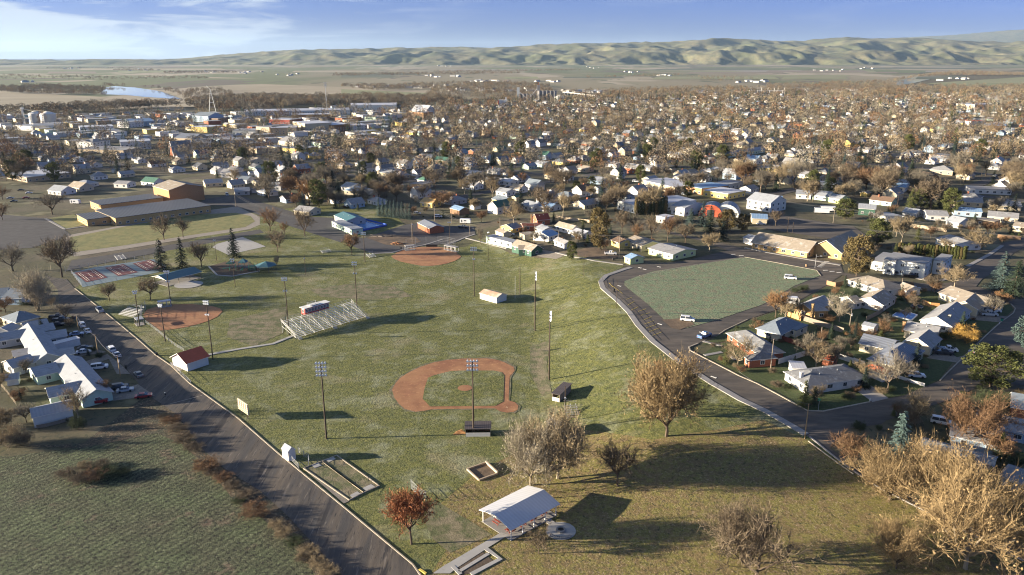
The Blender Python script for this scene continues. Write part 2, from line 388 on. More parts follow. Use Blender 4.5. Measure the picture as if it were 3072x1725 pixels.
fsheet('field', S1(0, 196, 1000, 195, 2000, 199, 1500, 203, 500, 203, 0, 204), 'plot brown', .3)
fsheet('field', S1(1700, 200, 3072, 194, 3072, 199, 2300, 202), 'plot grey', .25)
fsheet('field', S1(200, 339, 380, 338, 560, 329, 540, 322, 400, 331, 170, 350), 'plot tan', .25)
rr = random.Random(4)
for k in range(70):
    y = rr.choice([199, 202, 205, 208, 211, 215, 219, 224, 230])+rr.random()*2; x = rr.uniform(-100, 2900); w = rr.uniform(90, 420); h = rr.uniform(1.5, 4.5)*(y-185)/20
    fsheet('field', S1(x, y, x+w, y-rr.random(), x+w*1.05, y+h, x-w*.05, y+h), rr.choice(['plot tan', 'plot green', 'plot brown', 'plot grey', 'plot dark']), .5+.02*k)
sheet('river', S1(318, 262, 345, 259, 405, 263, 480, 274, 545, 298, 500, 296, 430, 291, 380, 286, 300, 283), M['water'], .7)
sheet('river', S1(2672, 254, 2700, 242, 2750, 231, 2830, 229, 2860, 226, 2800, 236, 2740, 250, 2700, 256), M['water'], .7)

# ---------------------------------------------------------------- the park, its streets and yards
sheet('crop_field', S1(-300, 1330, 20, 1370, 250, 1340, 480, 1290, 560, 1330, 640, 1420, 720, 1500, 830, 1580, 930, 1680, 1010, 1800, -300, 1800), M['crop'], .05)
sheet('verge', S1(60, 1340, 250, 1330, 420, 1200, 470, 1180, 560, 1240, 640, 1340, 780, 1460, 960, 1640, 1080, 1800, 1000, 1800, 900, 1660, 790, 1560, 700, 1500, 620, 1400, 540, 1330, 470, 1300, 250, 1345), M['weed ground'], .08)
sheet('park_lawn', S1(1300, 1800, 1024, 1516, 835, 1361, 716, 1257, 568, 1150, 466, 1065, 327, 947, 225, 866, 250, 845, 640, 830, 760, 700, 930, 690, 1060, 740, 1200, 760, 1400, 740, 1440, 715, 1530, 760, 1620, 775, 1740, 765, 1871, 800, 1819, 826, 1801, 845, 1809, 865, 1851, 901, 1887, 937, 1915, 977, 1958, 1024, 2050, 1096, 2135, 1150, 2294, 1233, 2418, 1305, 2545, 1404, 2776, 1532, 3100, 1700, 3200, 1800), M['lawn'], .05)
sheet('park_lawn', S1(760, 700, 700, 640, 1140, 600, 1180, 640, 1230, 690, 1060, 740, 930, 700), M['lawn'], .06)
sheet('park_lawn', S1(640, 835, 700, 780, 780, 745, 900, 700, 760, 690, 620, 700, 420, 790, 250, 850), M['lawn'], .07)
sheet('leaf_litter_lawn', S1(1430, 1420, 1600, 1330, 1750, 1290, 1960, 1320, 2150, 1290, 2290, 1260, 2420, 1320, 2545, 1410, 2776, 1540, 3200, 1800, 1240, 1800, 1340, 1650, 1300, 1530), M['leafy lawn'], .10)
sheet('worn_ground', S1(1590, 1040, 1650, 1020, 1640, 1100, 1655, 1180, 1625, 1190, 1590, 1120), M['worn lawn'], .10)
sheet('worn_ground', S1(1300, 1500, 1420, 1570, 1475, 1605, 1350, 1660, 1300, 1620, 1270, 1560), M['worn lawn'], .12)
sheet('worn_ground', S1(930, 870, 1060, 850, 1180, 860, 1240, 890, 1100, 900, 960, 890), M['worn lawn'], .10)
sheet('worn_ground', S1(690, 960, 860, 920, 850, 1000, 760, 1040, 680, 1010), M['worn lawn'], .10)
# left street
sheet('street', S1(1310, 1800, 1239, 1695, 1024, 1516, 835, 1361, 716, 1257, 568, 1150, 512, 1097, 414, 1019, 327, 947, 225, 866, 200, 838, 140, 830, 173, 870, 179, 920, 235, 967, 283, 1015, 329, 1055, 378, 1106, 445, 1186, 533, 1245, 600, 1341, 676, 1408, 779, 1472, 867, 1552, 954, 1647, 1045, 1745, 1090, 1800), M['old asphalt'], .09)
strip('kerb', S1(1310, 1797, 1239, 1695, 1024, 1516, 835, 1361, 716, 1257, 568, 1150, 512, 1097, 466, 1065, 414, 1019, 327, 947, 225, 866), .30, .24, M['kerb'])
for a, b in ((S1(505, 1214, 607, 1187)), (S1(180, 916, 262, 900))): strip('road_line', [a, b], .22, .13, M['kerb'])
sheet('driveway', L2(1230, 560, 1700, 560, 1900, 520, 2080, 470, 2330, 640, 1700, 720, 1300, 800), M['concrete'] if False else M['gravel'], .11)
sheet('driveway', L1(1120, 1160, 1200, 1090, 1420, 1020, 1500, 1060, 1600, 1080, 1560, 1100), M['gravel'], .11)
sheet('driveway', L1(1290, 1230, 1620, 1120, 1850, 1300, 1960, 1420, 1760, 1420, 1640, 1190, 1340, 1300), M['gravel'], .12)
# right-hand roads
sheet('road', S1(1891, 795, 2048, 784, 2127, 765, 2183, 752, 2100, 722, 2000, 700, 2010, 694, 2235, 746, 2521, 790, 2531, 822, 2477, 857, 2378, 913, 2243, 959, 2175, 991, 2155, 1005, 2094, 1031, 2067, 1045, 2106, 1069, 2219, 1127, 2271, 1150, 2422, 1233, 2469, 1235, 2609, 1206, 2720, 1186, 2674, 1250, 2644, 1273, 2533, 1289, 2489, 1345, 2569, 1404, 2800, 1520, 3100, 1680, 3100, 1700, 2776, 1534, 2545, 1406, 2418, 1307, 2294, 1233, 2135, 1150, 2050, 1096, 1958, 1024, 1915, 977, 1887, 937, 1851, 901, 1815, 870, 1812, 842, 1830, 822), M['asphalt'], .09)
sheet('road', S1(2660, 1262, 2715, 1186, 2820, 1142, 2871, 1091, 2956, 1009, 3000, 969, 3040, 940, 3046, 926, 3032, 912, 3000, 905, 3072, 890, 3300, 880, 3300, 1170, 2960, 1150, 2850, 1200), M['asphalt'], .10)
sheet('road', S1(2500, 812, 2560, 824, 2690, 845, 2800, 852, 2870, 846, 2905, 800, 2985, 752, 3003, 731, 3072, 712, 3072, 742, 3040, 760, 2985, 815, 2946, 838, 2928, 860, 3000, 880, 3072, 884, 3072, 905, 2950, 900, 2850, 880, 2740, 870, 2640, 850, 2560, 842), M['asphalt'], .11)
tri = S1(1918, 828, 1960, 815, 2048, 801, 2234, 772, 2450, 812, 2459, 828, 2382, 859, 2287, 915, 2143, 963, 2060, 985, 2005, 972, 1945, 915, 1872, 856, 1874, 844)
sheet('frosty_field', tri, M['frosty lawn'], .16)
sheet('bare_corner', S1(1985, 960, 2060, 955, 2085, 975, 2040, 990, 2015, 985), M['bare earth'], .20)
strip('kerb', S1(2234, 772, 2330, 789, 2450, 812, 2462, 828), .35, .26, M['kerb'])
strip('kerb', S1(1918, 828, 2048, 801, 2234, 772), .3, .22, M['kerb'])
walk = S1(1893, 803, 1871, 809, 1819, 827, 1802, 845, 1809, 865, 1851, 901, 1887, 937, 1915, 977, 1958, 1024, 2050, 1096, 2135, 1150, 2219, 1198, 2294, 1233, 2386, 1285, 2418, 1305)
strip('sidewalk', walk, 2.1, .24, M['concrete'])
strip('kerb', S1(2430, 1312, 2485, 1357, 2545, 1404, 2644, 1468, 2776, 1534, 3100, 1698), .45, .24, M['concrete'])
strip('kerb', S1(2425, 1325, 2485, 1370, 2560, 1424), .2, .3, M['kerb'])
strip('kerb', S1(2094, 1031, 2067, 1042, 2070, 1052, 2106, 1071, 2219, 1129, 2271, 1151, 2422, 1233, 2469, 1235, 2609, 1207), .45, .24, M['kerb'])
strip('kerb', S1(2820, 1142, 2871, 1091, 2956, 1009, 3000, 969, 3040, 940, 3046, 926, 3032, 912), .35, .24, M['kerb'])
strip('kerb', S1(2243, 959, 2175, 991, 2155, 1005), .35, .24, M['kerb'])
strip('sidewalk', N21(470, 425, 640, 460, 1190, 556), 1.6, .24, M['concrete'])
strip('sidewalk', R4(1720, 1000, 2040, 830, 2200, 720, 2240, 690), 1.8, .24, M['concrete'])
strip('sidewalk', R4(950, 1180, 1150, 1220, 1330, 1215, 1400, 1190), 1.6, .24, M['concrete'])
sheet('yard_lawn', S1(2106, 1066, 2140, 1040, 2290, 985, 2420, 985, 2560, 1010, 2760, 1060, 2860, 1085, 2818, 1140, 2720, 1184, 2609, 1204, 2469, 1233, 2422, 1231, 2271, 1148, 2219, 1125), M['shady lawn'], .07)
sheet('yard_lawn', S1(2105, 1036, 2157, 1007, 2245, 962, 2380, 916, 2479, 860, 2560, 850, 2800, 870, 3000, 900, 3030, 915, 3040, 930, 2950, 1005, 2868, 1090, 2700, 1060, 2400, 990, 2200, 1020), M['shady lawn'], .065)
sheet('driveway', R5(530, 140, 625, 125, 735, 205, 650, 225), M['concrete'], .13)
sheet('driveway', R2(1250, 1090, 1500, 1130, 1560, 1170, 1720, 1130, 1560, 1250, 1100, 1180), M['gravel'], .12)
sheet('driveway', R2(1760, 480, 2180, 540, 2330, 550, 2200, 640, 1740, 600), M['gravel'], .12)
strip('path', R1(690, 1130, 800, 1210), 1.2, .2, M['concrete']); strip('path', R1(310, 925, 590, 1000), 1.2, .2, M['concrete'])
strip('path', R1(330, 1140, 590, 1090), 1.4, .2, M['concrete'])
# church lot, school lot, top lot
sheet('parking_lot', R3(1020, 400, 1290, 380, 1300, 190, 1520, 160, 1530, 240, 2571, 400, 2800, 560, 2560, 640, 1440, 470), M['asphalt'], .12)
sheet('parking_lot', N01(-20, 170, 380, 205, 540, 330, 240, 425, -20, 440), M['town road'], .10)
sheet('school_lawn', N01(530, 345, 800, 292, 1200, 215, 1500, 172, 1780, 160, 1890, 185, 1925, 225, 1850, 268, 1500, 320, 900, 412, 560, 458, 520, 420), M['school lawn'], .12)
sheet('running_track', N01(480, 340, 560, 320, 800, 278, 1200, 200, 1500, 150, 1790, 112, 1960, 190, 1960, 250, 1880, 285, 1500, 342, 900, 440, 560, 490, 470, 440), M['track'], .08)
sheet('school_yard', N01(340, 205, 560, 170, 640, 250, 500, 285), M['school lawn'], .09)
strip('path', N01(345, 205, 490, 284, 640, 262, 850, 240, 1110, 235), 1.5, .2, M['concrete'])
sheet('road', N01(540, 520, 880, 470, 1180, 420, 1700, 330, 1960, 285, 1990, 310, 1710, 365, 1190, 460, 880, 520, 560, 585, 500, 600), M['town road'], .10)
sheet('road', N01(1480, 95, 1560, 55, 1780, 20, 2000, 90, 2330, 190, 2575, 200, 2700, 260, 2575, 385, 2400, 330, 2000, 200, 1810, 118), M['town road'], .10)
sheet('basketball_court', N01(1600, 420, 1640, 395, 1830, 343, 2005, 415, 1720, 478), M['pale concrete'], .14)
sheet('parking_lot', N11(-20, 330, 170, 350, 480, 250, 560, 240, 760, 255, 1000, 262, 1010, 318, 830, 392, 740, 400, 640, 405, 500, 428, 380, 462, 240, 468, 100, 420), M['town road'], .11)
sheet('bare_ground', N11(190, 350, 330, 320, 560, 340, 600, 380, 480, 420, 330, 400), M['bare earth'], .15)
strip('path', N11(250, 468, 380, 462, 500, 428, 640, 400, 760, 362), 1.2, .2, M['concrete'])
strip('path', N11(780, 405, 860, 378, 940, 345, 1010, 322), 1.2, .25, M['concrete'])
strip('path', C1(50, 325, 130, 345, 230, 372, 400, 415), 1.2, .25, M['concrete'])
sheet('parking_lot', C1(570, 440, 700, 425, 860, 455, 880, 480, 820, 505, 700, 490, 640, 470), M['gravel'], .12)
strip('path', C1(820, 450, 960, 485, 1150, 520, 1390, 552), 1.2, .25, M['concrete'])
sheet('bare_ground', C1(1000, 430, 1100, 400, 1250, 420, 1350, 480, 1300, 510, 1120, 500, 1000, 480), M['bare earth'], .12)
# infields
def halo(pts, k, m='worn lawn'):
    cx_ = sum(p[0] for p in pts)/len(pts); cy_ = sum(p[1] for p in pts)/len(pts); r_ = random.Random(len(pts))
    q = []
    for a, b in zip(pts, pts[1:]+pts[:1]):
        for t in (0, .5): q.append((cx_+(a[0]+(b[0]-a[0])*t-cx_)*(k+r_.uniform(-.012, .018)), cy_+(a[1]+(b[1]-a[1])*t-cy_)*(k+r_.uniform(-.02, .03))))
    sheet('worn_ground', q, M[m], .105)
sheet('softball_infield', N11(375, 490, 420, 460, 500, 432, 600, 418, 720, 418, 830, 428, 905, 490, 890, 505, 860, 522, 800, 542, 740, 555, 660, 562, 600, 560, 520, 545, 450, 530, 400, 510), M['infield'], .13)
sheet('softball_infield', N01(1080, 930, 1110, 890, 1200, 865, 1300, 853, 1450, 850, 1600, 865, 1660, 882, 1678, 905, 1640, 945, 1570, 978, 1500, 1000, 1400, 1025, 1300, 1040, 1210, 1050, 1150, 1010, 1100, 970), M['infield'], .13)
inf = S1(1187, 1150, 1200, 1135, 1223, 1120, 1260, 1102, 1302, 1088, 1340, 1081, 1382, 1077, 1461, 1076, 1495, 1081, 1513, 1088, 1541, 1102, 1544, 1112, 1539, 1120, 1529, 1130, 1528, 1150, 1526, 1202, 1545, 1208, 1555, 1218, 1553, 1230, 1540, 1237, 1521, 1239, 1500, 1235, 1485, 1226, 1400, 1227, 1294, 1229, 1270, 1234, 1247, 1236, 1215, 1228, 1196, 1212, 1183, 1194, 1176, 1170)
halo(inf, 1.035)
sheet('baseball_infield', inf, M['infield'], .13)
sheet('infield_lawn', S1(1284, 1135, 1302, 1127, 1350, 1115, 1380, 1113, 1481, 1113, 1505, 1118, 1513, 1128, 1512, 1150, 1510, 1206, 1485, 1219, 1290, 1221, 1278, 1208, 1268, 1198, 1274, 1165), M['lawn'], .19)
mw = G(N12(932, 40)); sheet('pitchers_mound', [(mw.x+2.2*math.cos(t), mw.y+2.2*math.sin(t)) for t in [k*math.pi/10 for k in range(20)]], M['infield'], .25, world=True)
# courts
sheet('tennis_apron', N01(540, 612, 720, 570, 1160, 510, 1250, 560, 1240, 600, 1000, 650, 625, 722), M['court grey'], .13)
for q in ([(560, 615), (715, 588), (812, 650), (650, 686)], [(790, 577), (930, 549), (1042, 610), (893, 640)], [(1002, 545), (1130, 516), (1250, 572), (1105, 604)]):
    pq = [N01(*a) for a in q]; sheet('tennis_court', pq, M['court red'], .20)
    w = [G(p) for p in pq]; bl = lambda u, v: (w[0]*(1-u)+w[1]*u)*(1-v)+(w[3]*(1-u)+w[2]*u)*v
    mb = MB()
    for a, b in (((.12, .08), (.88, .08)), ((.12, .92), (.88, .92)), ((.12, .08), (.12, .92)), ((.88, .08), (.88, .92)), ((.22, .08), (.22, .92)), ((.78, .08), (.78, .92)), ((.22, .3), (.78, .3)), ((.22, .7), (.78, .7)), ((.5, .3), (.5, .7))):
        strip_mb(mb, [bl(*a), bl(*b)], .09, .22, .26)
    o = mb.build('court_lines', M['road paint']); o['kind'] = 'structure'
# bowling green courts near the white shed
for i, (a, b, c, d) in enumerate([(N02(2290, 645), N02(2430, 592), N12(170, 828), N12(60, 885)), (N02(2430, 592), N02(2540, 548), N12(286, 778), N12(170, 828))]):
    sheet('pit_court', [a, b, c, d], M['worn lawn'], .15)
    strip('kerb', [a, b, c, d, a], .28, .3, M['kerb'])
for q in (N02(2345, 620, 2400, 603, 2430, 625, 2375, 645), N02(2455, 580, 2510, 556, 2535, 575, 2480, 600), N12(62, 850, 120, 820, 150, 840, 90, 875), N12(160, 795, 225, 765, 255, 785, 185, 815)): sheet('throwing_pad', q, M['pale concrete'], .2)
sheet('gravel_strip', [N02(2280, 640), N02(2330, 640), N12(60, 890), N12(20, 910)], M['gravel'], .12)
# paths by the shelter
sheet('path', N12(1205, 1130, 1260, 1150, 1100, 1250, 870, 1400, 820, 1440, 690, 1440, 760, 1390, 1050, 1220, 1130, 1175), M['pale concrete'], .2)
strip('path', N12(1090, 1252, 1200, 1330, 980, 1446), 1.0, .25, M['pale concrete']); strip('path', N12(1110, 1290, 890, 1425), .8, .25, M['pale concrete']); strip('path', N12(840, 1385, 900, 1446), .8, .25, M['pale concrete'])
sheet('paver_bed', N12(1060, 1270, 1150, 1350, 990, 1440, 900, 1446, 850, 1390), M['mulch'], .16)
cw = G(N12(1655, 1120)); sheet('patio', [(cw.x+3.2*math.cos(k*math.pi/16), cw.y+3.2*math.sin(k*math.pi/16)) for k in range(32)], M['pale concrete'], .25, world=True)
strip('path', N12(1520, 1010, 1600, 1070), 1.6, .2, M['pale concrete'])
strip('path', N01(2210, 1090, 2060, 1150, 1800, 1190, 1560, 1235), 1.4, .22, M['pale concrete'])
sheet('garage_apron', N01(1270, 1300, 1345, 1270, 1420, 1340, 1330, 1360), M['gravel'], .14)
sheet('playground_surface', N01(1575, 565, 1700, 530, 1850, 520, 1950, 575, 1960, 600, 1750, 640, 1640, 635), M['mulch'], .14)
strip('kerb', N01(1575, 565, 1640, 632, 1750, 640, 1960, 600), .8, .25, M['pale concrete'])
mw = G(N01(1424, 702)); sheet('round_slab', [(mw.x+6*math.cos(k*math.pi/12), mw.y+6*math.sin(k*math.pi/12)) for k in range(24)], M['pale concrete'], .2, world=True)
# parking bays and arrows on the park road
mb = MB()
for x0, y0, x1, y1 in [(2120, 770, 2050, 715), (2210, 830, 2165, 855), (2240, 870, 2190, 895), (2260, 935, 2325, 915), (2280, 970, 2340, 945), (2290, 1000, 2360, 975), (2300, 1030, 2375, 1005), (2320, 1060, 2400, 1030), (2340, 1090, 2420, 1060), (2020, 690, 2050, 720), (2240, 905, 2300, 885), (2190, 800, 2150, 815)]:
    strip_mb(mb, dense(N11(x0, y0, x1, y1)), .15, .10, .14)
o = mb.build('bay_lines', M['yellow paint']); o['kind'] = 'structure'
mb = MB()
for c in (N11(2095, 712), N11(2400, 1000), N11(2395, 568), N11(2250, 575), N11(2285, 587), N21(2048-2048+230, 1400), N21(140, 1064)):
    p = G(c); mb.box((p.x, p.y, p.z+.12), (1.6, .5, .03), R(130)); mb.box((p.x+.6, p.y-.6, p.z+.13), (.9, .4, .03), R(60))
for k in range(6):
    p = G(R3(2060+k*22, 1010-k*16)); mb.box((p.x, p.y, p.z+.12), (2.2, .5, .03), R(-20))
for c in (R3(2150, 1062), R3(2250, 1078), R3(2355, 1095), R3(760, 822), R3(885, 842)):
    p = G(c); mb.box((p.x, p.y, p.z+.12), (2.2, .7, .03), R(10))
o = mb.build('road_marks', M['road paint']); o['kind'] = 'structure'

# thin blue air filling the valley
hb = MB(); hb.box((0, 21500, 395), (90000, 46000, 1010)); o = hb.build('haze', bpy.data.materials.new('valley air')); o['kind'] = 'stuff'; o['label'] = 'thin blue haze lying over the valley'
hmm = o.data.materials[0]; hmm.use_nodes = True; hn = hmm.node_tree.nodes; hn.remove(hn['Principled BSDF'])
pv_ = hn.new('ShaderNodeVolumePrincipled'); pv_.inputs['Color'].default_value = (.50, .72, 1.0, 1); pv_.inputs['Density'].default_value = 1.5e-5; pv_.inputs['Anisotropy'].default_value = .2
hmm.node_tree.links.new(pv_.outputs[0], hn['Material Output'].inputs['Volume'])
# ---------------------------------------------------------------- building materials
def bm_(k, *a, **kw): M[k] = mat(k, *a, **kw)
bm_('frost roof', (.29, .31, .34), .7, .12, .5, speck=((.21, .22, .23), .35, .58, .70), ribs=(.9, 0, .10))
bm_('frost shingle', (.27, .27, .275), .85, .16, .8, speck=((.22, .21, .20), .5, .54, .68))
bm_('white metal roof', (.50, .51, .54), .45, .06, .4, ribs=(.8, 0, .10))
bm_('ribbed metal roof', (.20, .22, .26), .5, .1, .5, ribs=(1.1, 0, .28))
bm_('tan shingle', (.28, .24, .19), .9, .2, .8, speck=((.38, .36, .33), .3, .55, .68))
bm_('grey shingle', (.15, .155, .165), .9, .2, 1, speck=((.26, .27, .28), .5, .56, .70))
bm_('slate shingle', (.15, .18, .215), .9, .18, 1)
bm_('brown shingle', (.15, .10, .07), .9, .2, 1)
bm_('dark shingle', (.07, .07, .08), .9, .2, 1)
bm_('green roof', (.06, .14, .10), .6, .12, 1)
bm_('teal roof', (.07, .16, .185), .5, .12, 1, ribs=(.6, 0, .15))
bm_('school roof', (.105, .115, .135), .6, .1, .5, ribs=(1.6, 0, .45))
bm_('red roof', (.45, .10, .05), .7, .15, .8)
bm_('orange roof', (.55, .16, .07), .7, .2, .8)
bm_('maroon roof', (.16, .04, .03), .8, .2, .8)
bm_('rust roof', (.42, .25, .16), .8, .25, .5, col2=(.5, .42, .33))
bm_('gold roof', (.45, .30, .13), .9, .2, .8)
bm_('blue roof', (.22, .34, .50), .5, .1, .5, ribs=(.9, 0, .2))
for k, c in dict(white=(.62, .61, .585), cream=(.50, .44, .32), tan=(.42, .34, .24), mint=(.45, .58, .48), lime=(.50, .56, .28), yellow=(.62, .47, .16), blue=(.30, .40, .50), grey=(.38, .39, .40), darkgreen=(.05, .11, .08), brown=(.20, .12, .07), pale=(.58, .60, .58), pink=(.55, .38, .33), maroon=(.24, .06, .05)).items():
    bm_(k+' wall', c, .85, .10, .8, ribs=None)
bm_('brick wall', (.30, .10, .055), .9, .2, 2, speck=((.36, .15, .09), 6, .5, .6))
bm_('tan brick wall', (.46, .31, .145), .9, .12, 1.5, speck=((.42, .27, .13), 5, .5, .6))
bm_('orange brick wall', (.36, .215, .11), .9, .15, 1.5, speck=((.38, .2, .1), 5, .5, .6))
bm_('metal wall', (.50, .53, .52), .5, .08, .5, ribs=(.5, 0, .12))
bm_('window glass', (.045, .055, .07), .15, .1, 1, spec=.6)
bm_('trim', (.68, .67, .64), .7, .08, 1)
bm_('door paint', (.22, .20, .19), .6, .1, 1)
bm_('wood', (.30, .19, .11), .9, .25, 2)
bm_('new wood', (.52, .28, .12), .9, .2, 2)
bm_('old wood', (.24, .20, .16), .95, .25, 2)
bm_('pole wood', (.06, .045, .035), .9, .2, 1)
bm_('tan pole wood', (.34, .24, .13), .9, .2, 1)
bm_('galvanised', (.42, .43, .44), .45, .1, 1, metal=.3)
bm_('bench metal', (.66, .65, .62), .6, .1, 1)
bm_('dark metal', (.06, .06, .065), .5, .1, 1)
bm_('lamp glass', (.75, .80, .86), .2, .05, 1)
bm_('wire', (.12, .12, .12), .6, .05, 1)
bm_('black', (.02, .02, .022), .6, .1, 1)
bm_('rubber', (.025, .025, .025), .8, .1, 1)
bm_('green plastic', (.03, .25, .15), .4, .1, 1)
bm_('tarp blue', (.10, .22, .48), .5, .15, .6, bump=.05, bscale=1.5)
bm_('stack', (.40, .36, .32), .9, .2, 1)

# ---------------------------------------------------------------- buildings
def roof_mb(mb, typ, L, W, e, rise, ov=.45, th=.16, mi=0):
    """roof over a footprint 0..L by 0..W, ridge along x"""
    x0, x1, y0, y1 = -ov, L+ov, -ov, W+ov; ym = W/2
    k = rise/(W/2); ez = e-ov*k
    if typ == 'gable':
        mb.extr([(y0, ez), (ym, e+rise), (y1, ez), (y1, ez+th), (ym, e+rise+th*1.15), (y0, ez+th)], x0, x1, mi)
        for q in (8, 7, 4, 1): mb.m[-q] = mi+1
    elif typ == 'hip':
        r = min(W/2, L*.48); a, b = r, L-r
        vs = [(x0, y0, ez), (x1, y0, ez), (x1, y1, ez), (x0, y1, ez), (x0, y0, ez+th), (x1, y0, ez+th), (x1, y1, ez+th), (x0, y1, ez+th), (a, ym, e+rise+th), (b, ym, e+rise+th)]
        mb.add(vs, [(3, 2, 1, 0), (0, 1, 5, 4), (1, 2, 6, 5), (2, 3, 7, 6), (3, 0, 4, 7), (4, 5, 9, 8), (5, 6, 9), (6, 7, 8, 9), (7, 4, 8)], mi)
        for q in (8, 7, 6, 5): mb.m[-q] = mi+1
    elif typ == 'shed':
        mb.extr([(y0, e), (y1, e+rise), (y1, e+rise+th), (y0, e+th)], x0, x1, mi)
    else:
        o = ov*.4; mb.box((L/2, W/2, e+.15), (L+2*o, W+2*o, .3), 0, mi)
def walls_mb(mb, typ, L, W, e, rise, mi=0, z0=-1.0):
    if typ == 'gable': mb.extr([(0, z0), (W, z0), (W, e), (W/2, e+rise), (0, e)], 0, L, mi)
    elif typ == 'shed': mb.extr([(0, z0), (W, z0), (W, e+rise), (0, e)], 0, L, mi)
    else: mb.box((L/2, W/2, (e+z0)/2), (L, W, e-z0), 0, mi)

def window_part(root, x, y, z, w, h, face, label=None, name='window'):
    """window standing proud of a wall; face = angle of the outward normal in the house's frame"""
    mb = MB(); mb.box((0, 0, 0), (w+.24, .06, h+.24), 0, 0); mb.box((-w/4-.01, -.04, 0), (w/2-.06, .03, h-.04), 0, 1); mb.box((w/4+.01, -.04, 0), (w/2-.06, .03, h-.04), 0, 1)
    o = mb.build(name, [M['trim'], M['window glass']], root, (x, y, z), face+R(90))
    return o
def door_part(root, x, y, z, w, h, face, m='door paint', name='door'):
    mb = MB(); mb.box((0, 0, h/2), (w+.2, .06, h+.1), 0, 0); mb.box((0, -.04, h/2-.03), (w, .04, h-.08), 0, 1)
    if w > 2:
        for k in range(1, 4): mb.box((0, -.07, h*k/4), (w, .03, .05), 0, 0)
    o = mb.build(name, [M['trim'], M[m]], root, (x, y, z), face+R(90))
    return o

def wing_geo(A, B, C, e):
    a, b = G(A, e), G(B, e); d = b-a; d.z = 0; L = d.length; u = d/L
    n = Vector((-u.y, u.x, 0))
    if isinstance(C, (int, float)):
        if n.y < 0: n = -n
        W = C
    else:
        c = G(C, e)-b; W = c.dot(n)
        if W < 0: n = -n; W = -W
    if n.dot(Vector((-u.y, u.x, 0))) < 0:  # keep a right-handed frame: start from the other end
        a, u = b, -u
    ang = math.atan2(u.y, u.x)
    c0 = a+u*L/2+n*W/2
    zs = [terr((a+u*i*L+n*j*W).x, (a+u*i*L+n*j*W).y) for i in (0, 1) for j in (0, 1)]
    return Vector((a.x, a.y, max(zs)*.5+min(zs)*.5)), L, W, ang

def house(label, wings, wall='white wall', roof='frost shingle', cat='house', name='house', chim=None, win=True, group=None, winh=1.1, winz=1.55, chimmat='brick wall', garage=None, door=True):
    """wings = [(A, B, C, kind, eave, rise, overhang)]; A-B is the eave along the ridge as seen in the photo"""
    G0 = [wing_geo(w[0], w[1], w[2], w[4]) for w in wings]
    org, L, W, ang = G0[0]
    root = thing(name, label, cat, org, ang, group)
    wm = MB(); rm = MB(); inv = Matrix.Rotation(-ang, 4, 'Z') @ Matrix.Translation(-org)
    for i, (w, (p, L, W, an)) in enumerate(zip(wings, G0)):
        typ, e, rise = w[3], w[4]-.013*i, w[5]; ov = w[6] if len(w) > 6 else .45
        mw = wall if len(w) < 8 else w[7]
        loc = inv @ Vector((p.x, p.y, org.z+.02*i)); da = an-ang
        for tgt, fn in ((wm, lambda t: walls_mb(t, typ, L, W, e, rise)), (rm, lambda t: roof_mb(t, typ, L, W, e, rise, ov))):
            if tgt is wm and ov > 3: continue
            t = MB(); fn(t); mt = Matrix.Translation(loc) @ Matrix.Rotation(da, 4, 'Z')
            tgt.add([mt @ Vector(v) for v in t.v], t.f); tgt.m[-len(t.f):] = t.m
        if win:
            mt = Matrix.Translation(loc) @ Matrix.Rotation(da, 4, 'Z')
            def put(x, y, face, big=1.5):
                q = mt @ Vector((x, y, 0)); q2 = p+Vector((math.cos(an)*x-math.sin(an)*y, math.sin(an)*x+math.cos(an)*y, 0))
                fd = an+face; out = Vector((math.cos(fd), math.sin(fd), 0))
                if (Vector((0, 0, 0))-Vector((q2.x, q2.y, 0))).dot(out) < 0: return   # faces away from the viewpoint's side of the house
                for j, (pp, LL, WW, aa) in enumerate(G0):
                    if j == i: continue
                    r = q2-pp+out*.3; lx = r.x*math.cos(aa)+r.y*math.sin(aa); ly = -r.x*math.sin(aa)+r.y*math.cos(aa)
                    if -.2 < lx < LL+.2 and -.2 < ly < WW+.2: return
                window_part(root, q.x, q.y, q.z+winz, big, winh, da+face)
                if e > 5: window_part(root, q.x, q.y, q.z+winz+2.9, big, winh, da+face)
            n = max(1, int(L/4.2))
            for k in range(n):
                x = L*(k+.5)/n; put(x, -.03, R(-90), 1.7 if k % 2 else 1.2); put(x, W+.03, R(90), 1.4)
            n = max(1, int(W/4.5))
            for k in range(n): put(-.03, W*(k+.5)/n, R(180), 1.3); put(L+.03, W*(k+.5)/n, 0, 1.3)
    wm.build('wall', M[wall], root); rf = rm.build('roof', [M[roof], M['trim']], root)
    if win and wings[0][3] != 'flat':
        p, L, W, an = G0[0]; e, rise = wings[0][4], wings[0][5]
        for fx, fy in ((.3, .3), (.62, .36), (.5, .68)):
            h_ = e+rise*(1-abs(fy-.5)*2)+.1; MB().tube((0, 0, -.1), (0, 0, .45), .11, .11, 6).build('roof_vent', M['galvanised'], root, (L*fx, W*fy, h_))
    if chim:
        c = G(chim[:2], chim[2]); l = inv @ c; mb = MB(); h = chim[3] if len(chim) > 3 else 1.8
        mb.box((l.x, l.y, l.z-h/2+.2), (.9, .7, h)); mb.box((l.x, l.y, l.z+.28), (1.1, .9, .15)); mb.build('chimney', M[chimmat], root)
    if garage: 
        q = garage; door_part(root, q[0], q[1], 0, q[2], 2.2, q[3], 'trim', 'garage_door')
    return root

RB = lambda *p: p
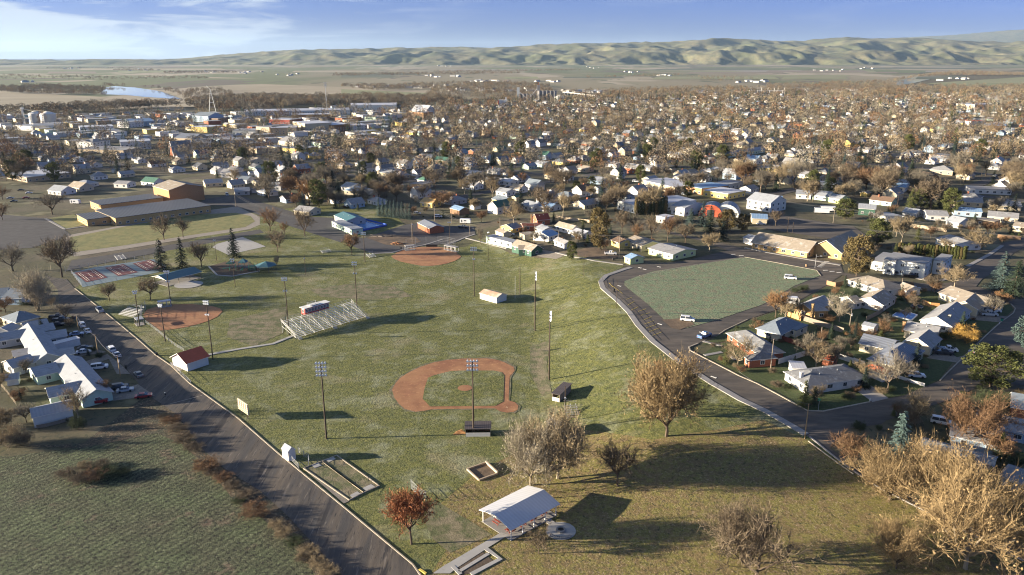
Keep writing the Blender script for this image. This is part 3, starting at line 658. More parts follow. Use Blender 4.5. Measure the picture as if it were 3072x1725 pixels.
# --- left street
house('long pale green duplex nearest the empty field, its gable facing the red pickup', [(L2(1210, 60), L2(1685, 575), L2(1230, 690), 'gable', 2.8, 1.9, .5), (L2(890, 268), L2(552, 352), 8.5, 'gable', 2.8, 1.6), (L2(1230, 560), L2(755, 665), 8.0, 'gable', 2.8, 1.5)], 'mint wall', 'frost roof')
house('pale metal-roofed garage with fence sections leaning on it, beside the empty field', [(L2(1090, 835), L2(492, 968), 7.0, 'gable', 3.1, 1.2, .3)], 'pale wall', 'frost roof', 'garage', 'garage', win=False)
house('second house up the left street, white with rows of small windows and several low wings', [(L1(610, 705), L1(915, 1150), L1(540, 1240), 'gable', 2.8, 2.0, .5), (L1(525, 1235), L1(200, 1325), 8.0, 'gable', 2.8, 1.5), (L1(1110, 1105), L1(860, 1150), 6.5, 'gable', 2.7, 1.2), (L1(1000, 838), L1(610, 905), 7.5, 'gable', 2.75, 1.2), (L1(815, 735), L1(470, 800), 7, 'gable', 2.7, 1.2), (L1(390, 850), L1(-60, 930), 8, 'gable', 2.7, 1.5)], 'grey wall', 'frost roof')
house('flat white carport roof between the parked blue car and the second house', [(L1(1200, 885), L1(800, 985), 3.0, 'flat', 2.3, .1)], 'white wall', 'white metal roof', 'carport', 'carport', win=False)
house('low striped shed roof with bright sunlit panels west of the second house', [(L1(640, 1080), L1(220, 1160), 4.5, 'shed', 2.3, .6)], 'cream wall', 'frost shingle', 'shed', 'shed', win=False)
house('dark hip-roofed house beside the row of parked dark pickups', [(L1(590, 550), L1(245, 640), 11.0, 'hip', 2.8, 2.2)], 'cream wall', 'slate shingle')
house('small blue-grey roofed garage behind the parked dark pickups', [(L1(715, 650), L1(370, 715), 5.0, 'gable', 2.6, 1.0)], 'blue wall', 'frost roof', 'garage', 'garage', win=False)
house('small pale shed roof at the edge of the photo left of the dark hip-roofed house', [(L1(300, 700), L1(150, 775), 6, 'gable', 2.4, 1.3)], 'white wall', 'frost roof', 'shed', 'shed', win=False)
house('grey-roofed house behind the tall pale poplar clump', [(L1(320, 275), L1(40, 272), 12.0, 'gable', 2.9, 2.2), (L1(60, 240), L1(-250, 260), 10, 'gable', 2.9, 2.0)], 'blue wall', 'slate shingle')
house('little white garden shed with a blue door beside the field-side lawns', [(L2(270, 372), L2(95, 398), 3.5, 'gable', 2.1, 1.0)], 'white wall', 'frost roof', 'shed', 'shed', win=False)
# --- park buildings
gr = G(N01(1410, 1340))
house('white park garage with a bright red roof by the left street', [(N01(1565, 1265), N01(1412, 1300), N01(1352, 1255), 'gable', 2.9, 2.6, .5)][:0] or [(N01(1412, 1303), N01(1350, 1258), N01(1400, 1225), 'gable', 2.9, 2.4, .5)][:0] or [(N01(1568, 1240), N01(1408, 1292), N01(1345, 1230), 'gable', 3.0, 2.2, .55)], 'white wall', 'red roof', 'garage', 'park_garage', win=False)
house('low white shed with a rusty tan roof standing alone on the lawn by three poles', [(N11(1045, 765), N11(1172, 800), N11(1232, 772), 'gable', 2.5, 1.0, .3)], 'white wall', 'rust roof', 'shed', 'park_shed', win=False)
house('small white storage shed with pitched roof beside the throwing courts', [(N02(2125, 490), N02(2172, 520), N02(2230, 500), 'gable', 2.7, .9, .12)], 'white wall', 'frost roof', 'shed', 'storage_shed', win=False)
# --- right-hand block
bl = 'hip'
house('hip-roofed house with blue shaded roof beside the orange board fence', [(R1(1470, 815), R1(1800, 655), R1(1480, 560), 'hip', 2.7, 2.2, .5), (R1(1710, 765), R1(1885, 685), R1(1780, 645), 'flat', 2.5, .1)], 'cream wall', 'slate shingle')
house('red brick corner house with two hipped roofs and an orange-lit end wall', [(R1(1010, 765), R1(1520, 1080), R1(1220, 1150), 'hip', 2.7, 2.0, .5), (R1(935, 1150), R1(1010, 1205), R1(1430, 1185), 'hip', 2.7, 1.6, .4)], 'brick wall', 'grey shingle')
house('white ranch house with brown-grey hip roof and white canopy on the street corner', [(R5(305, 138), R5(625, 90), R5(498, 18), 'hip', 2.8, 2.0, .5), (R5(400, 122), R5(525, 102), 3, 'flat', 2.6, .1)], 'white wall', 'grey shingle', chim=R5(275, 70)+(4.6, 1.5), chimmat='white wall', garage=None)
house('ribbed white carport roof behind the white corner ranch house', [(R5(225, 45), R5(300, 50), R5(280, 12), 'flat', 2.5, .1)], 'white wall', 'white metal roof', 'carport', 'carport', win=False)
house('yellow brick house with frosted roof and tall front chimney', [(R1(1960, 470), R1(2250, 335), R1(1990, 270), 'gable', 2.9, 1.8, .4), (R1(2000, 465), R1(2195, 462), 8.0, 'hip', 3.2, .8, .3)], 'tan brick wall', 'frost shingle', chim=R1(1965, 370)+(6.0, 5.5), chimmat='tan brick wall')
house('long white house with tan hip roof below the white apartment block', [(R4(-75, 1195), R4(480, 1362), 12.0, 'hip', 2.8, 1.9, .6), (R4(660, 1310), R4(800, 1362), R4(900, 1302), 'gable', 2.6, 1.4)], 'white wall', 'tan shingle')
house('green-grey gabled house between the long white house and the blue pool cover', [(R2(450, 378), R2(640, 255), R2(290, 160), 'gable', 2.8, 2.0, .4), (R2(130, 330), R2(20, 345), 7, 'gable', 2.6, 1.4)], 'grey wall', 'tan shingle')
house('cream house with broad tan roof and one blue shaded gable near the yellow kerb island', [(R2(1290, 190), R2(1900, 395), 12.0, 'gable', 2.8, 2.0, .4), (R2(1870, 445), R2(2000, 325), R2(1630, 240), 'gable', 2.8, 2.1, .4)], 'cream wall', 'tan shingle')
house('white gabled house with a bright skylight box on its blue shaded roof', [(R2(1480, 700), R2(1765, 468), R2(1345, 362), 'gable', 2.8, 2.3, .4)], 'white wall', 'frost shingle', chim=R2(1455, 540)+(4.6, 1.6), chimmat='cream wall')
house('pale roofed house with brick chimney at its left end, behind the golden round tree', [(R2(775, 748), R2(1240, 838), R2(1365, 724), 'gable', 2.8, 1.6, .4), (R2(1165, 1020), R2(1320, 885), R2(1000, 740), 'gable', 2.8, 2.1, .4)], 'cream wall', 'frost shingle', chim=R2(770, 640)+(4.6, 3.4), chimmat='orange brick wall')
house('broad ribbed-roofed house behind the red shed, bare tree in front', [(R2(680, 1310), R2(1060, 1060), R2(640, 935), 'hip', 2.9, 2.4, .4), (R2(95, 950), R2(560, 1050), 10.0, 'gable', 2.8, 1.7, .4)], 'cream wall', 'ribbed metal roof')
house('long low shed with an orange-red roof beside the corner ranch house', [(R2(180, 1320), R2(450, 1435), R2(560, 1340), 'gable', 2.3, .5, .2)], 'white wall', 'orange roof', 'shed', 'shed', win=False)
house('small red barn-shaped shed against the white yard fence', [(R1(2105, 1190), R1(2270, 1230), R1(2325, 1170), 'gable', 2.0, 1.0, .1)], 'maroon roof' if False else 'brick wall', 'red roof', 'shed', 'shed', win=False)
house('tiny lime-roofed lean-to beside the red barn-shaped shed', [(R1(1985, 1130), R1(2085, 1150), R1(2125, 1095), 'shed', 2.0, .5, .1)], 'wood' if False else 'brown wall', 'gold roof', 'shed', 'shed', win=False)
house('long silver garden shed near the board fence behind the blue-roofed hip house', [(R2(130, 680), R2(310, 720), R2(335, 660), 'gable', 2.2, .6, .15)], 'grey wall', 'frost roof', 'shed', 'shed', win=False)
house('two-storey white apartment block with flat roofs in front of the tall hedge', [(R4(640, 900), R4(1090, 968), R4(1235, 890), 'flat', 6.4, .1, .6), (R4(470, 900), R4(640, 925), R4(760, 815), 'flat', 6.2, .1, .5), (R4(275, 920), R4(440, 945), R4(640, 820), 'flat', 3.6, .1, .6), (R4(1210, 905), R4(1375, 930), R4(1480, 838), 'flat', 6.0, .1, .4)], 'pale wall', 'frost shingle', 'apartment block', 'apartment_block')
house('tan brick church with a long tan roof and three arched windows', [(R3(1050, 632), R3(1880, 778), 15.0, 'gable', 3.2, 3.6, .8), (R3(2400, 800), R3(2760, 640), R3(2250, 580), 'gable', 3.4, 4.8, .6)], 'tan brick wall', 'tan shingle', 'church', 'church')
house('small white garage at the left end of the tan brick church', [(R3(915, 565), R3(1055, 600), R3(1115, 545), 'gable', 2.8, 1.2, .3)], 'white wall', 'frost roof', 'garage', 'garage', win=False)
house('cream flat-roofed office across the church car park, beside a round brown tree', [(R3(1050, 275), R3(1275, 285), 12, 'gable', 3.2, 1.5, .5)], 'cream wall', 'blue roof', 'office', 'office')
# --- bottom right corner
house('grey-roofed house behind the dark spruce in the bottom right', [(R5(880, 470), R5(1290, 590), R5(1345, 575), 'gable', 2.8, .8, .4)][:0] or [(R5(900, 480), R5(1280, 600), 8.0, 'gable', 2.7, 1.4, .4)], 'grey wall', 'slate shingle')
house('blue-grey roofed house cut off at the right edge below the street', [(R5(1330, 610), R5(1450, 670), 7.0, 'gable', 2.7, 1.5, .4)], 'blue wall', 'slate shingle')
house('broad pale-roofed house behind the spreading brown tree at the right edge', [(R5(1070, 400), R5(1350, 470), R5(1470, 410), 'gable', 2.8, 1.8, .5), (R5(1210, 330), R5(1500, 400), 9, 'gable', 2.8, 1.6, .5)], 'blue wall', 'frost shingle')
house('grey domed-roof garage at the right edge above the bottom right houses', [(R5(1390, 250), R5(1480, 270), 9, 'gable', 2.9, 2.2, .4)], 'brick wall', 'slate shingle', 'garage', 'garage', win=False)
# --- houses along the top of the park
house('long low white and mint block along the top edge of the park', [(C1(222, 320), C1(440, 366), C1(478, 335), 'flat', 3.0, .1, .4)], 'mint wall', 'frost roof')
house('dark green gabled house with tan roof and a porch on the park corner', [(C1(442, 398), C1(608, 434), C1(705, 398), 'gable', 2.9, 2.2, .5), (C1(500, 434), C1(598, 422), 5, 'gable', 2.6, 1.4, .3)], 'darkgreen wall', 'tan shingle')
house('large lime green house with broad pale roof beside the park road', [(T3(777, 652), T3(915, 688), T3(1012, 652), 'gable', 3.0, 1.3, .5)], 'lime wall', 'frost shingle')
house('small lime green garage with blue roof beside the park road', [(T3(640, 700), T3(672, 713), T3(735, 698), 'gable', 2.7, 1.2, .4)], 'lime wall', 'blue roof', 'garage', 'garage')
house('tan-roofed house just above the lime green garage', [(T3(642, 605), T3(735, 640), T3(822, 615), 'gable', 2.8, 1.6, .5)], 'cream wall', 'tan shingle')
house('small brown-roofed house left of the lime green houses', [(T3(565, 605), T3(612, 623), T3(650, 600), 'gable', 2.7, 1.3, .4)], 'yellow wall', 'brown shingle')
house('white gabled cottage with a blue frosted roof above the dark green house', [(C1(757, 312), C1(840, 278), C1(745, 252), 'gable', 2.7, 1.8, .4)], 'white wall', 'blue roof')
house('blue-grey roofed house directly behind the white gabled cottage', [(C1(642, 242), C1(702, 264), C1(806, 240), 'gable', 2.7, 1.5, .4)], 'grey wall', 'frost roof')
house('small pale house with flat porch right of the white gabled cottage', [(C1(800, 347), C1(888, 376), C1(925, 348), 'gable', 2.6, 1.2, .4)], 'white wall', 'frost shingle')
house('wide tan-roofed house under the tall brown conifer', [(C1(815, 222), C1(950, 250), C1(1025, 238), 'gable', 2.7, 1.8, .5)], 'white wall', 'tan shingle')
house('white-roofed bungalow left of the tall brown conifer', [(C1(950, 272), C1(1048, 292), C1(1118, 268), 'gable', 2.6, 1.2, .4)], 'white wall', 'white metal roof')
house('low pale garage behind the long mint block', [(C1(303, 268), C1(370, 287), C1(420, 266), 'gable', 2.5, 1.0, .3)], 'cream wall', 'tan shingle', 'garage', 'garage', win=False)
house('yellow-gabled house with blue-grey roof behind the long mint block', [(C1(450, 245), C1(525, 222), C1(440, 205), 'gable', 2.7, 1.7, .4)], 'yellow wall', 'slate shingle')
house('flat cream garage between the dark green house and the white cottage', [(C1(508, 287), C1(550, 306), C1(620, 277), 'flat', 2.6, .1, .3)], 'cream wall', 'tan shingle', 'garage', 'garage', win=False)
house('dark house with a maroon roof and an orange brick chimney tower', [(C1(660, 172), C1(765, 158), 9, 'gable', 3.4, 2.6, .4), (C1(540, 235), C1(700, 215), 7, 'gable', 2.6, .8)], 'brick wall', 'maroon roof', chim=C1(612, 130)+(7.2, 7), chimmat='orange brick wall')
# --- pool
house('teal-roofed bath house beside the blue swimming pool', [(T2(445, 655), T2(515, 686), T2(590, 660), 'gable', 3.2, 1.6, .4)], 'grey wall', 'teal roof', 'bath house', 'bath_house')
house('low mint green entrance building in front of the swimming pool', [(T2(430, 690), T2(545, 738), T2(578, 718), 'flat', 3.0, .1, .4)], 'mint wall', 'frost roof', 'pool building', 'pool_building')
house('dark red shed with a grey ribbed roof beside the dirt lot', [(T2(918, 697), T2(985, 730), T2(1035, 706), 'gable', 3.2, 1.4, .3)], 'brick wall', 'ribbed metal roof', 'shed', 'red_shed', win=False)
house('blue-roofed long workshop behind the dirt lot', [(C1(-85, 70), C1(-5, 90), C1(60, 72), 'gable', 3.2, 1.6, .3)], 'brown wall', 'blue roof', 'workshop', 'workshop', win=False)
# --- school
house('long school classroom block with a ribbed grey roof facing the oval lawn', [(T1(655, 672), T1(1195, 600), T1(1100, 556), 'flat', 4.6, .1, .8), (T1(640, 672), T1(655, 690), T1(600, 622), 'flat', 5.0, .1, .3)][:1], 'tan brick wall', 'school roof', 'school', 'school_block')
house('small school wing at the left end of the long classroom block', [(T1(494, 681), T1(622, 665), T1(580, 633), 'flat', 4.0, .1, .8)], 'tan brick wall', 'school roof', 'school', 'school_block')
house('second school block lying behind the long classroom block', [(T1(572, 598), T1(925, 555), T1(890, 530), 'flat', 4.6, .1, .8)], 'tan brick wall', 'school roof', 'school', 'school_block')
house('tall brick school gymnasium with a pale shallow-pitched roof', [(T1(868, 488), T1(958, 513), T1(1160, 491), 'gable', 9.5, 3.0, .4)], 'orange brick wall', 'tan shingle', 'gymnasium', 'gymnasium', win=False)
# ---------------------------------------------------------------- poles, lamps and wires
def pole(base, topy, label, lamps=None, m='pole wood', r=.21, arm=None, group=None, name='light_pole', cat='light pole'):
    """lamps = list of (drop from the top, lamps per row, row width); arm = street lamp arm direction in degrees"""
    b = G(base); h = hgt(b, topy)
    root = thing(name, label, cat, b, 0, group)
    MB().tube((0, 0, -.3), (0, 0, h), r, r*.62, 8).build('pole', M[m], root)
    for (dz, n, w, az) in (lamps or []):
        z = h-dz; c, s = math.cos(R(az)), math.sin(R(az))
        mb = MB(); mb.box((0, 0, z), (w, .14, .14), R(az)); mb.build('crossarm', M['pole wood'], root)
        for k in range(n):
            x = w*(-.5+(k+.5)/n)
            l = MB(); l.tube((0, 0, 0), (0, -.42, -.16), .12, .37, 8, 0); l.box((0, .06, .02), (.22, .28, .26), 0, 1)
            l.build('floodlight', [M['lamp glass'], M['galvanised']], root, (x*c, x*s, z+.30), R(az))
    if arm is not None:
        c, s = math.cos(R(arm)), math.sin(R(arm)); z = h-.9
        MB().tube((0, 0, z-.2), (c*1.9, s*1.9, z+.25), .05).build('lamp_arm', M['galvanised'], root)
        MB().box((c*2.1, s*2.1, z+.22), (.75, .28, .16), R(arm)).build('lamp_head', M['lamp glass'], root)
    return root
def util(base, topy, label, arms=1, az=40, m='pole wood', tr=False, group=None):
    b = G(base); h = hgt(b, topy); root = thing('utility_pole', label, 'utility pole', b, 0, group)
    MB().tube((0, 0, -.3), (0, 0, h), .16, .11, 8).build('pole', M[m], root)
    for k in range(arms):
        mb = MB(); mb.box((0, 0, h-.35-.9*k), (2.4, .12, .12), R(az))
        for x in (-1.1, -.4, .4, 1.1): mb.tube((x*math.cos(R(az)), x*math.sin(R(az)), h-.3-.9*k), (x*math.cos(R(az)), x*math.sin(R(az)), h-.08-.9*k), .05)
        mb.build('crossarm', M['pole wood'], root)
    if tr: MB().tube((.32, -.1, h-2.4), (.32, -.1, h-1.5), .24, .24, 8).build('transformer', M['galvanised'], root)
    return root
BIG = 3.0
pole(N02(2463, 418), 1089, 'dark floodlight pole with four tall rows of lamps nearest the left street', [(0.1, 4, BIG, 4), (1.2, 4, BIG, 4), (2.3, 4, BIG, 4), (3.4, 4, BIG, 4)], r=.26)
pole(N12(997, 398), 1083, 'floodlight pole standing in front of the baseball infield beside the dugout', [(0.1, 4, 3.2, 0), (1.3, 4, 3.2, 0), (2.5, 4, 3.2, 0)], r=.26)
pole(N01(1607, 1265), 904, 'floodlight pole right behind the red-roofed park garage', [(0.1, 3, 2, -10), (.9, 3, 2, -10), (4.6, 2, 1.8, -10)])
pole(N01(1247, 1130), 914, 'floodlight pole between the left softball infield and its angled fence', [(0.1, 3, 1.9, -10), (.7, 2, 1.5, -10)])
pole(N01(2182, 1078), 834, 'floodlight pole at the left end of the grandstand', [(0.1, 3, 2.2, 0), (.9, 3, 2.2, 0), (4.8, 2, 2, 0)])
pole(N01(1055, 1020), 874, 'floodlight pole beside the little booth by the left softball infield', [(0.1, 3, 1.8, 20), (.8, 2, 1.4, 20)])
pole(N01(1290, 850), 814, 'floodlight pole behind the left softball infield, tops out over the teal shelter', [(0.1, 4, 2.6, 0), (.9, 3, 2.2, 0), (4.4, 2, 2, 0)])
pole(N11(118, 870), 787, 'floodlight pole behind the right end of the grandstand', [(0.1, 3, 2.2, 0), (1, 3, 2.2, 0), (4.6, 2, 2, 0)])
pole(N11(1003, 790), 743, 'floodlight pole standing left of the lone rusty-roofed shed', [(0.1, 4, 2.8, 0), (1.1, 4, 2.8, 0), (5, 2, 1.2, 0)])
pole(N11(1347, 775), 798, 'bare brown pole just right of the lone rusty-roofed shed', [], name='wood_pole', cat='pole')
pole(N11(1311, 805), 828, 'thin pale pole in the shadow of the lone rusty-roofed shed', [], m='galvanised', r=.09, name='thin_pole', cat='pole')
pole(N11(1460, 1050), 820, 'tall floodlight pole seen edge-on, middle of the lawn above the bank', [(.1, 4, 2.8, 88), (1.2, 4, 2.8, 88), (2.3, 4, 2.8, 88)], r=.26)
pole(N11(1567, 1417), 939, 'tall floodlight pole seen edge-on beside the worn track on the bank', [(.1, 4, 2.8, 84), (1.2, 4, 2.8, 84), (2.3, 4, 2.8, 84)], r=.26)
pole(N11(1828, 635), 762, 'thin pole on the lawn near the bend of the park road', [], r=.1, name='thin_pole', cat='pole')
pole(N11(2073, 880), 841, 'thin lamp pole between the sidewalk and the parking bays', [], r=.1, name='thin_pole', cat='pole')
pole(N11(178, 527), 698, 'floodlight pole near the small bleacher by the dirt lot', [(0.1, 4, 2.6, 0), (1, 4, 2.6, 0)])
pole(N11(542, 400), 670, 'plain pole behind the top softball backstop, on its left', [(.6, 1, .8, 0)], r=.14)
pole(N11(818, 400), 667, 'plain pole behind the top softball dugout, on its right', [(0.1, 3, 1.8, 0)], r=.14)
pole(N11(1108, 515), 698, 'floodlight pole on the lawn in front of the long mint block', [(0.1, 2, 1.6, 60)], r=.14)
pole(N01(1775, 720), 778, 'floodlight pole in front of the green playground', [(0.1, 3, 2, 0), (1, 2, 1.8, 0)], r=.14)
pole(N01(2307, 630), 763, 'lonely lamp pole on the lawn right of the playground shade', [(2.0, 1, .8, 0)], r=.13)
pole(N01(1635, 520), 721, 'lamp pole beside the pale basketball court', [(0.1, 2, 1.4, 0)], r=.13)
pole(N12(1685, 290), 1158, 'dark pole beside the long dark-roofed dugout under the bare trees', [(3.6, 1, .8, 0)], r=.16)
pole(N21(998, 575), 763, 'thin street lamp at the church crossing', [], arm=-10, r=.09, m='galvanised', name='street_lamp', cat='street lamp')
util(R5(290, 418), 1211, 'tan wooden pole with a street lamp where the two right-hand streets meet', 1, 30, 'tan pole wood')
util(R1(1322, 1370), 1017, 'grey-brown utility pole with a leaning prop in front of the red brick corner house', 1, 40, 'old wood')
util(R1(2078, 900), 981, 'thin pale pole in the dark yard behind the blue-roofed hip house', 0, 40, 'old wood')
util(R1(2515, 690), 928, 'pale pole with a round transformer beside the bare white-barked tree', 1, 40, 'old wood', True)
util(R2(715, 180), 835, 'utility pole with transformer beside the long white ranch house', 1, 40, 'old wood', True)
util(L1(1195, 800), 946, 'bent-looking utility pole beside the blue covered car', 1, 40, 'tan pole wood')
util(L1(1483, 1135), 1004, 'utility pole beside the pair of side-by-side parked cars on the left', 1, 40, 'tan pole wood')
util(L2(1815, 350), 1065, 'utility pole in the shaded yard next to the driving grey car', 1, 40, 'tan pole wood', True)
util(R3(1575, 490), 652, 'dark utility pole standing behind the church roof', 2, -15)
util(R3(1655, 490), 666, 'shorter dark pole standing behind the church roof', 0, -15)
util(R3(2265, 350), 630, 'utility pole beside the two white trailers', 1, -15, 'old wood')
util(C1(341, 300), 653, 'double-arm utility pole behind the long mint block', 2, -20, 'old wood')
util(C1(638, 292), 671, 'utility pole beside the blue-grey roofed house', 1, -20, 'old wood')
util(C1(840, 400), 691, 'utility pole in front of the wide tan-roofed house', 1, -20, 'old wood')
util(C1(1355, 500), 705, 'utility pole beside the small lime green garage', 1, -20, 'old wood')
util(C1(85, 295), 676, 'utility pole at the corner of the dirt lot beside the camper', 1, -20, 'old wood')
util(R4(585, 760), 731, 'short pale pole between the hedge and the apartment block', 0, 0, 'old wood')
util(T1(1340, 612), 584, 'utility pole where the diagonal street passes the oval lawn', 1, 30, 'old wood')
util(T2(888, 810), 668, 'utility pole in the dirt lot near the red shed', 1, -20, 'old wood')
util(T2(1110, 700), 622, 'utility pole behind the white camper', 1, -20, 'old wood')
util(T2(1015, 685), 618, 'utility pole behind the dark red shed', 1, -20, 'old wood')
def wire(pts, z, label, r=.045, sag=.7, off=0.0):
    w = [G(p, z) for p in pts]; out = []
    for a, b in zip(w, w[1:]):
        for i in range(8):
            t = i/8; q = a.lerp(b, t); q.z -= sag*4*t*(1-t); out.append(q)
    out.append(w[-1]); MBv = MB(); dx = Vector((off, off, 0))
    for a, b in zip(out, out[1:]): MBv.tube(a+dx, b+dx, r, r, 3, 0, False)
    o = MBv.build('power_line', M['wire']); tag(o, label, 'power line')
for k, lb in enumerate(('nearer', 'farther')):
    wire([R3(1520, 15), R3(2280, 110), R4(0, 150), R4(560, 250), R4(1200, 350), R4(2500, 560)], 9, lb+' of the upper pair of power lines crossing beyond the white trailers', off=1.2*k)
    wire([T2(-200, 260), T2(430, 372), T2(700, 432), T2(1015, 630)], 9, lb+' of the power lines running down to the red shed', off=1.3*k)
    wire([T2(1015, 620), C1(85, 216), C1(341, 155), C1(638, 202), C1(840, 262), C1(1362, 305)], 9.5, lb+' of the power lines above the houses along the park top', off=1.1*k)
    wire([T1(1337, 540), T2(0, 600), T2(300, 690)], 8.5, lb+' of the power lines following the diagonal street', off=1.1*k)
    wire([R3(1585, 262), R4(0, 398), R4(560, 480), R4(1250, 565)], 9.5, lb+' of the lower pair of power lines passing behind the church', off=1.1*k)
wire([R5(322, 234), R5(150, 165), R5(-60, 60), R1(1350, 900), R1(0, 920)], 8.5, 'power line along the street in front of the red brick corner house')
wire([L1(1145, 535), L1(1425, 832), L2(1752, 40), L2(1330, 150)], 7, 'drooping power line along the left street poles', sag=1.2)

# ---------------------------------------------------------------- vehicles
PAINT = {}
def paint(c):
    if c not in PAINT:
        col = dict(white=(.72, .73, .74), silver=(.42, .44, .46), grey=(.16, .17, .18), dark=(.035, .04, .05), black=(.02, .02, .022), red=(.28, .02, .03), blue=(.08, .16, .32), paleblue=(.28, .38, .55), orange=(.6, .2, .05), tan=(.4, .34, .25), green=(.04, .1, .07))[c]
        PAINT[c] = mat(c+' car paint', col, .28, .04, 1, spec=.5)
    return PAINT[c]
def car(p, deg, kind, c, label, cat=None, z=0.0, group=None):
    w = G(p)
    dims = dict(sedan=(4.7, 1.85), suv=(4.8, 1.95), van=(5.1, 2.0), pickup=(5.7, 2.0), camper=(6.5, 2.4), trailer=(8.5, 2.5))
    L, W = dims[kind]; cat = cat or {'sedan': 'car', 'suv': 'car', 'van': 'van', 'pickup': 'pickup truck', 'camper': 'camper', 'trailer': 'trailer'}[kind]
    root = thing({'sedan': 'parked_car', 'suv': 'parked_car', 'van': 'van', 'pickup': 'pickup_truck', 'camper': 'camper', 'trailer': 'box_trailer'}[kind], label, cat, w+Vector((0, 0, .1)), R(deg), group)
    h = L/2; body = MB(); gl = MB()
    def tp(mb, x0, x1, x2, x3, z0, z1, w0, w1, mi=0):   # tapered cabin
        mb.add([(x0, -w0, z0), (x1, -w0, z0), (x1, w0, z0), (x0, w0, z0), (x2, -w1, z1), (x3, -w1, z1), (x3, w1, z1), (x2, w1, z1)], [(3, 2, 1, 0), (4, 5, 6, 7), (0, 1, 5, 4), (1, 2, 6, 5), (2, 3, 7, 6), (3, 0, 4, 7)], mi)
    if kind in ('camper', 'trailer'):
        body.extr([(-h, .5), (h, .5), (h, 2.3), (h-.6, 2.9), (-h, 2.9)] if kind == 'camper' else [(-h, .7), (h, .7), (h, 3.3), (-h, 3.3)], -W/2, W/2, 0, 'y')
        body.box((h+.6, 0, .6), (1.2, .12, .12))
        if kind == 'camper': gl.box((0, 0, 1.9), (1.6, W+.04, .7)); gl.box((-h+1.2, 0, 1.7), (.7, W+.03, 1.5))
        else: gl.box((-h, 0, 1.95), (.04, W-.3, 2.3))
        ws = (-.5, .6)
    else:
        hood = dict(sedan=.95, suv=1.1, van=1.15, pickup=1.2)[kind]
        body.extr([(-h, .35), (h, .35), (h, hood*.75), (h-.15, hood-.08), (h-1.2, hood), (-h+.9, hood), (-h+.05, hood-.05), (-h, .6)], -W/2, W/2, 0, 'y')
        zt = dict(sedan=1.45, suv=1.75, van=1.9, pickup=1.85)[kind]
        c0, c1, c2, c3 = dict(sedan=(-h+.7, h-1.15, -h+1.35, h-2.0), suv=(-h+.08, h-1.2, -h+.35, h-1.9), van=(-h+.08, h-.9, -h+.3, h-1.8), pickup=(-.55, h-1.3, -.35, h-2.0))[kind]
        tp(gl, c0, c1, c2, c3, hood-.01, zt, W/2-.06, W/2-.24)
        tp(body, c2-.02, c3+.02, c2+.05, c3-.05, zt, zt+.07, W/2-.22, W/2-.28)
        for x in ((c0+c2)/2+.02, (c2+c3)/2+.1):
            for s in (-1, 1): body.tube((x, s*(W/2-.06), hood), (x+.05, s*(W/2-.24), zt), .05, .05, 4)
        if kind == 'pickup':
            gl.box((-h+1.05, 0, hood-.0), (1.9, W-.3, .04)); body.box((-h+.06, 0, hood+.02), (.1, W, .1))
        ws = (-h+.95, h-.95)
    body.build('body', paint(c), root); gl.build('windows', M['window glass'], root)
    r = .36 if kind != 'sedan' else .33
    for x in ws:
        for s in (-1, 1): MB().tube((0, -.12, 0), (0, .12, 0), r, r, 12).build('wheel', M['rubber'], root, (x, s*(W/2-.08), r))
    if kind not in ('camper', 'trailer'):
        for s in (-1, 1):
            MB().box((0, 0, 0), (.06, .38, .16)).build('headlight', M['lamp glass'], root, (h+.01, s*(W/2-.32), .66))
            MB().box((0, 0, 0), (.05, .28, .18)).build('tail_light', paint('red'), root, (-h-.01, s*(W/2-.25), .72))
    return root
car(L2(2090, 345), 131, 'sedan', 'grey', 'dark grey car driving down the left street')
car(L1(1240, 700), 128, 'suv', 'white', 'white car parked behind another white car at the kerb, upper one')
car(L1(1322, 790), 128, 'sedan', 'white', 'white hatchback parked at the kerb beside the blue covered car')
car(L1(1680, 1068), 131, 'suv', 'white', 'white car parked beyond a second white car beside the wire pole')
car(L1(1762, 1150), 131, 'sedan', 'white', 'white car parked nearest the wire pole on the left street')
car(L1(1280, 1048), 22, 'sedan', 'dark', 'black car parked side by side with a white car on the left driveway')
car(L1(1265, 1105), 22, 'sedan', 'white', 'white car parked next to a black car on the left driveway')
car(L1(1160, 835), 15, 'sedan', 'paleblue', 'car under a pale blue cover beside the white carport roof')
car(L1(870, 575), 12, 'pickup', 'dark', 'dark pickup, farthest of three parked beside the dark hip-roofed house')
car(L1(920, 622), 12, 'pickup', 'dark', 'dark pickup with a white bed, middle of three on the left')
car(L1(880, 690), 10, 'sedan', 'dark', 'dark blue car, nearest of three beside the small blue-grey garage')
car(L2(1500, 235), 22, 'van', 'white', 'white van parked on the strip beside the pale green duplex')
car(L2(1812, 535), 24, 'suv', 'dark', 'dark blue car parked beside the silver car near the duplex')
car(L2(1890, 578), 22, 'sedan', 'silver', 'silver car parked near the pale green duplex')
car(L2(1470, 755), 20, 'pickup', 'red', 'dark red pickup parked against the duplex gable')
car(L2(2165, 668), 20, 'sedan', 'red', 'dark red car half hidden in the brush row by the left street')
car(L1(1505, 475), 130, 'pickup', 'silver', 'silver motor vehicle parked at the park kerb of the left street')
car(R1(70, 620), -18, 'van', 'white', 'white van parked in the dirt corner of the frosty field')
car(R3(1620, 1195), -18, 'van', 'white', 'white minivan parked on the frosty field near the church')
car(R1(325, 865), 40, 'pickup', 'blue', 'blue pickup parked at the kerb before the red brick corner house')
car(R5(882, 92), -12, 'suv', 'white', 'white car parked beside the low white wall behind the corner ranch house')
car(R2(1420, 1075), -15, 'pickup', 'white', 'white pickup in the driveway below the golden round tree')
car(R2(1350, 1120), -15, 'pickup', 'dark', 'dark pickup alongside the white one below the golden round tree')
car(R2(1805, 1090), 45, 'sedan', 'silver', 'silver car parked on the right-hand street below the golden tree')
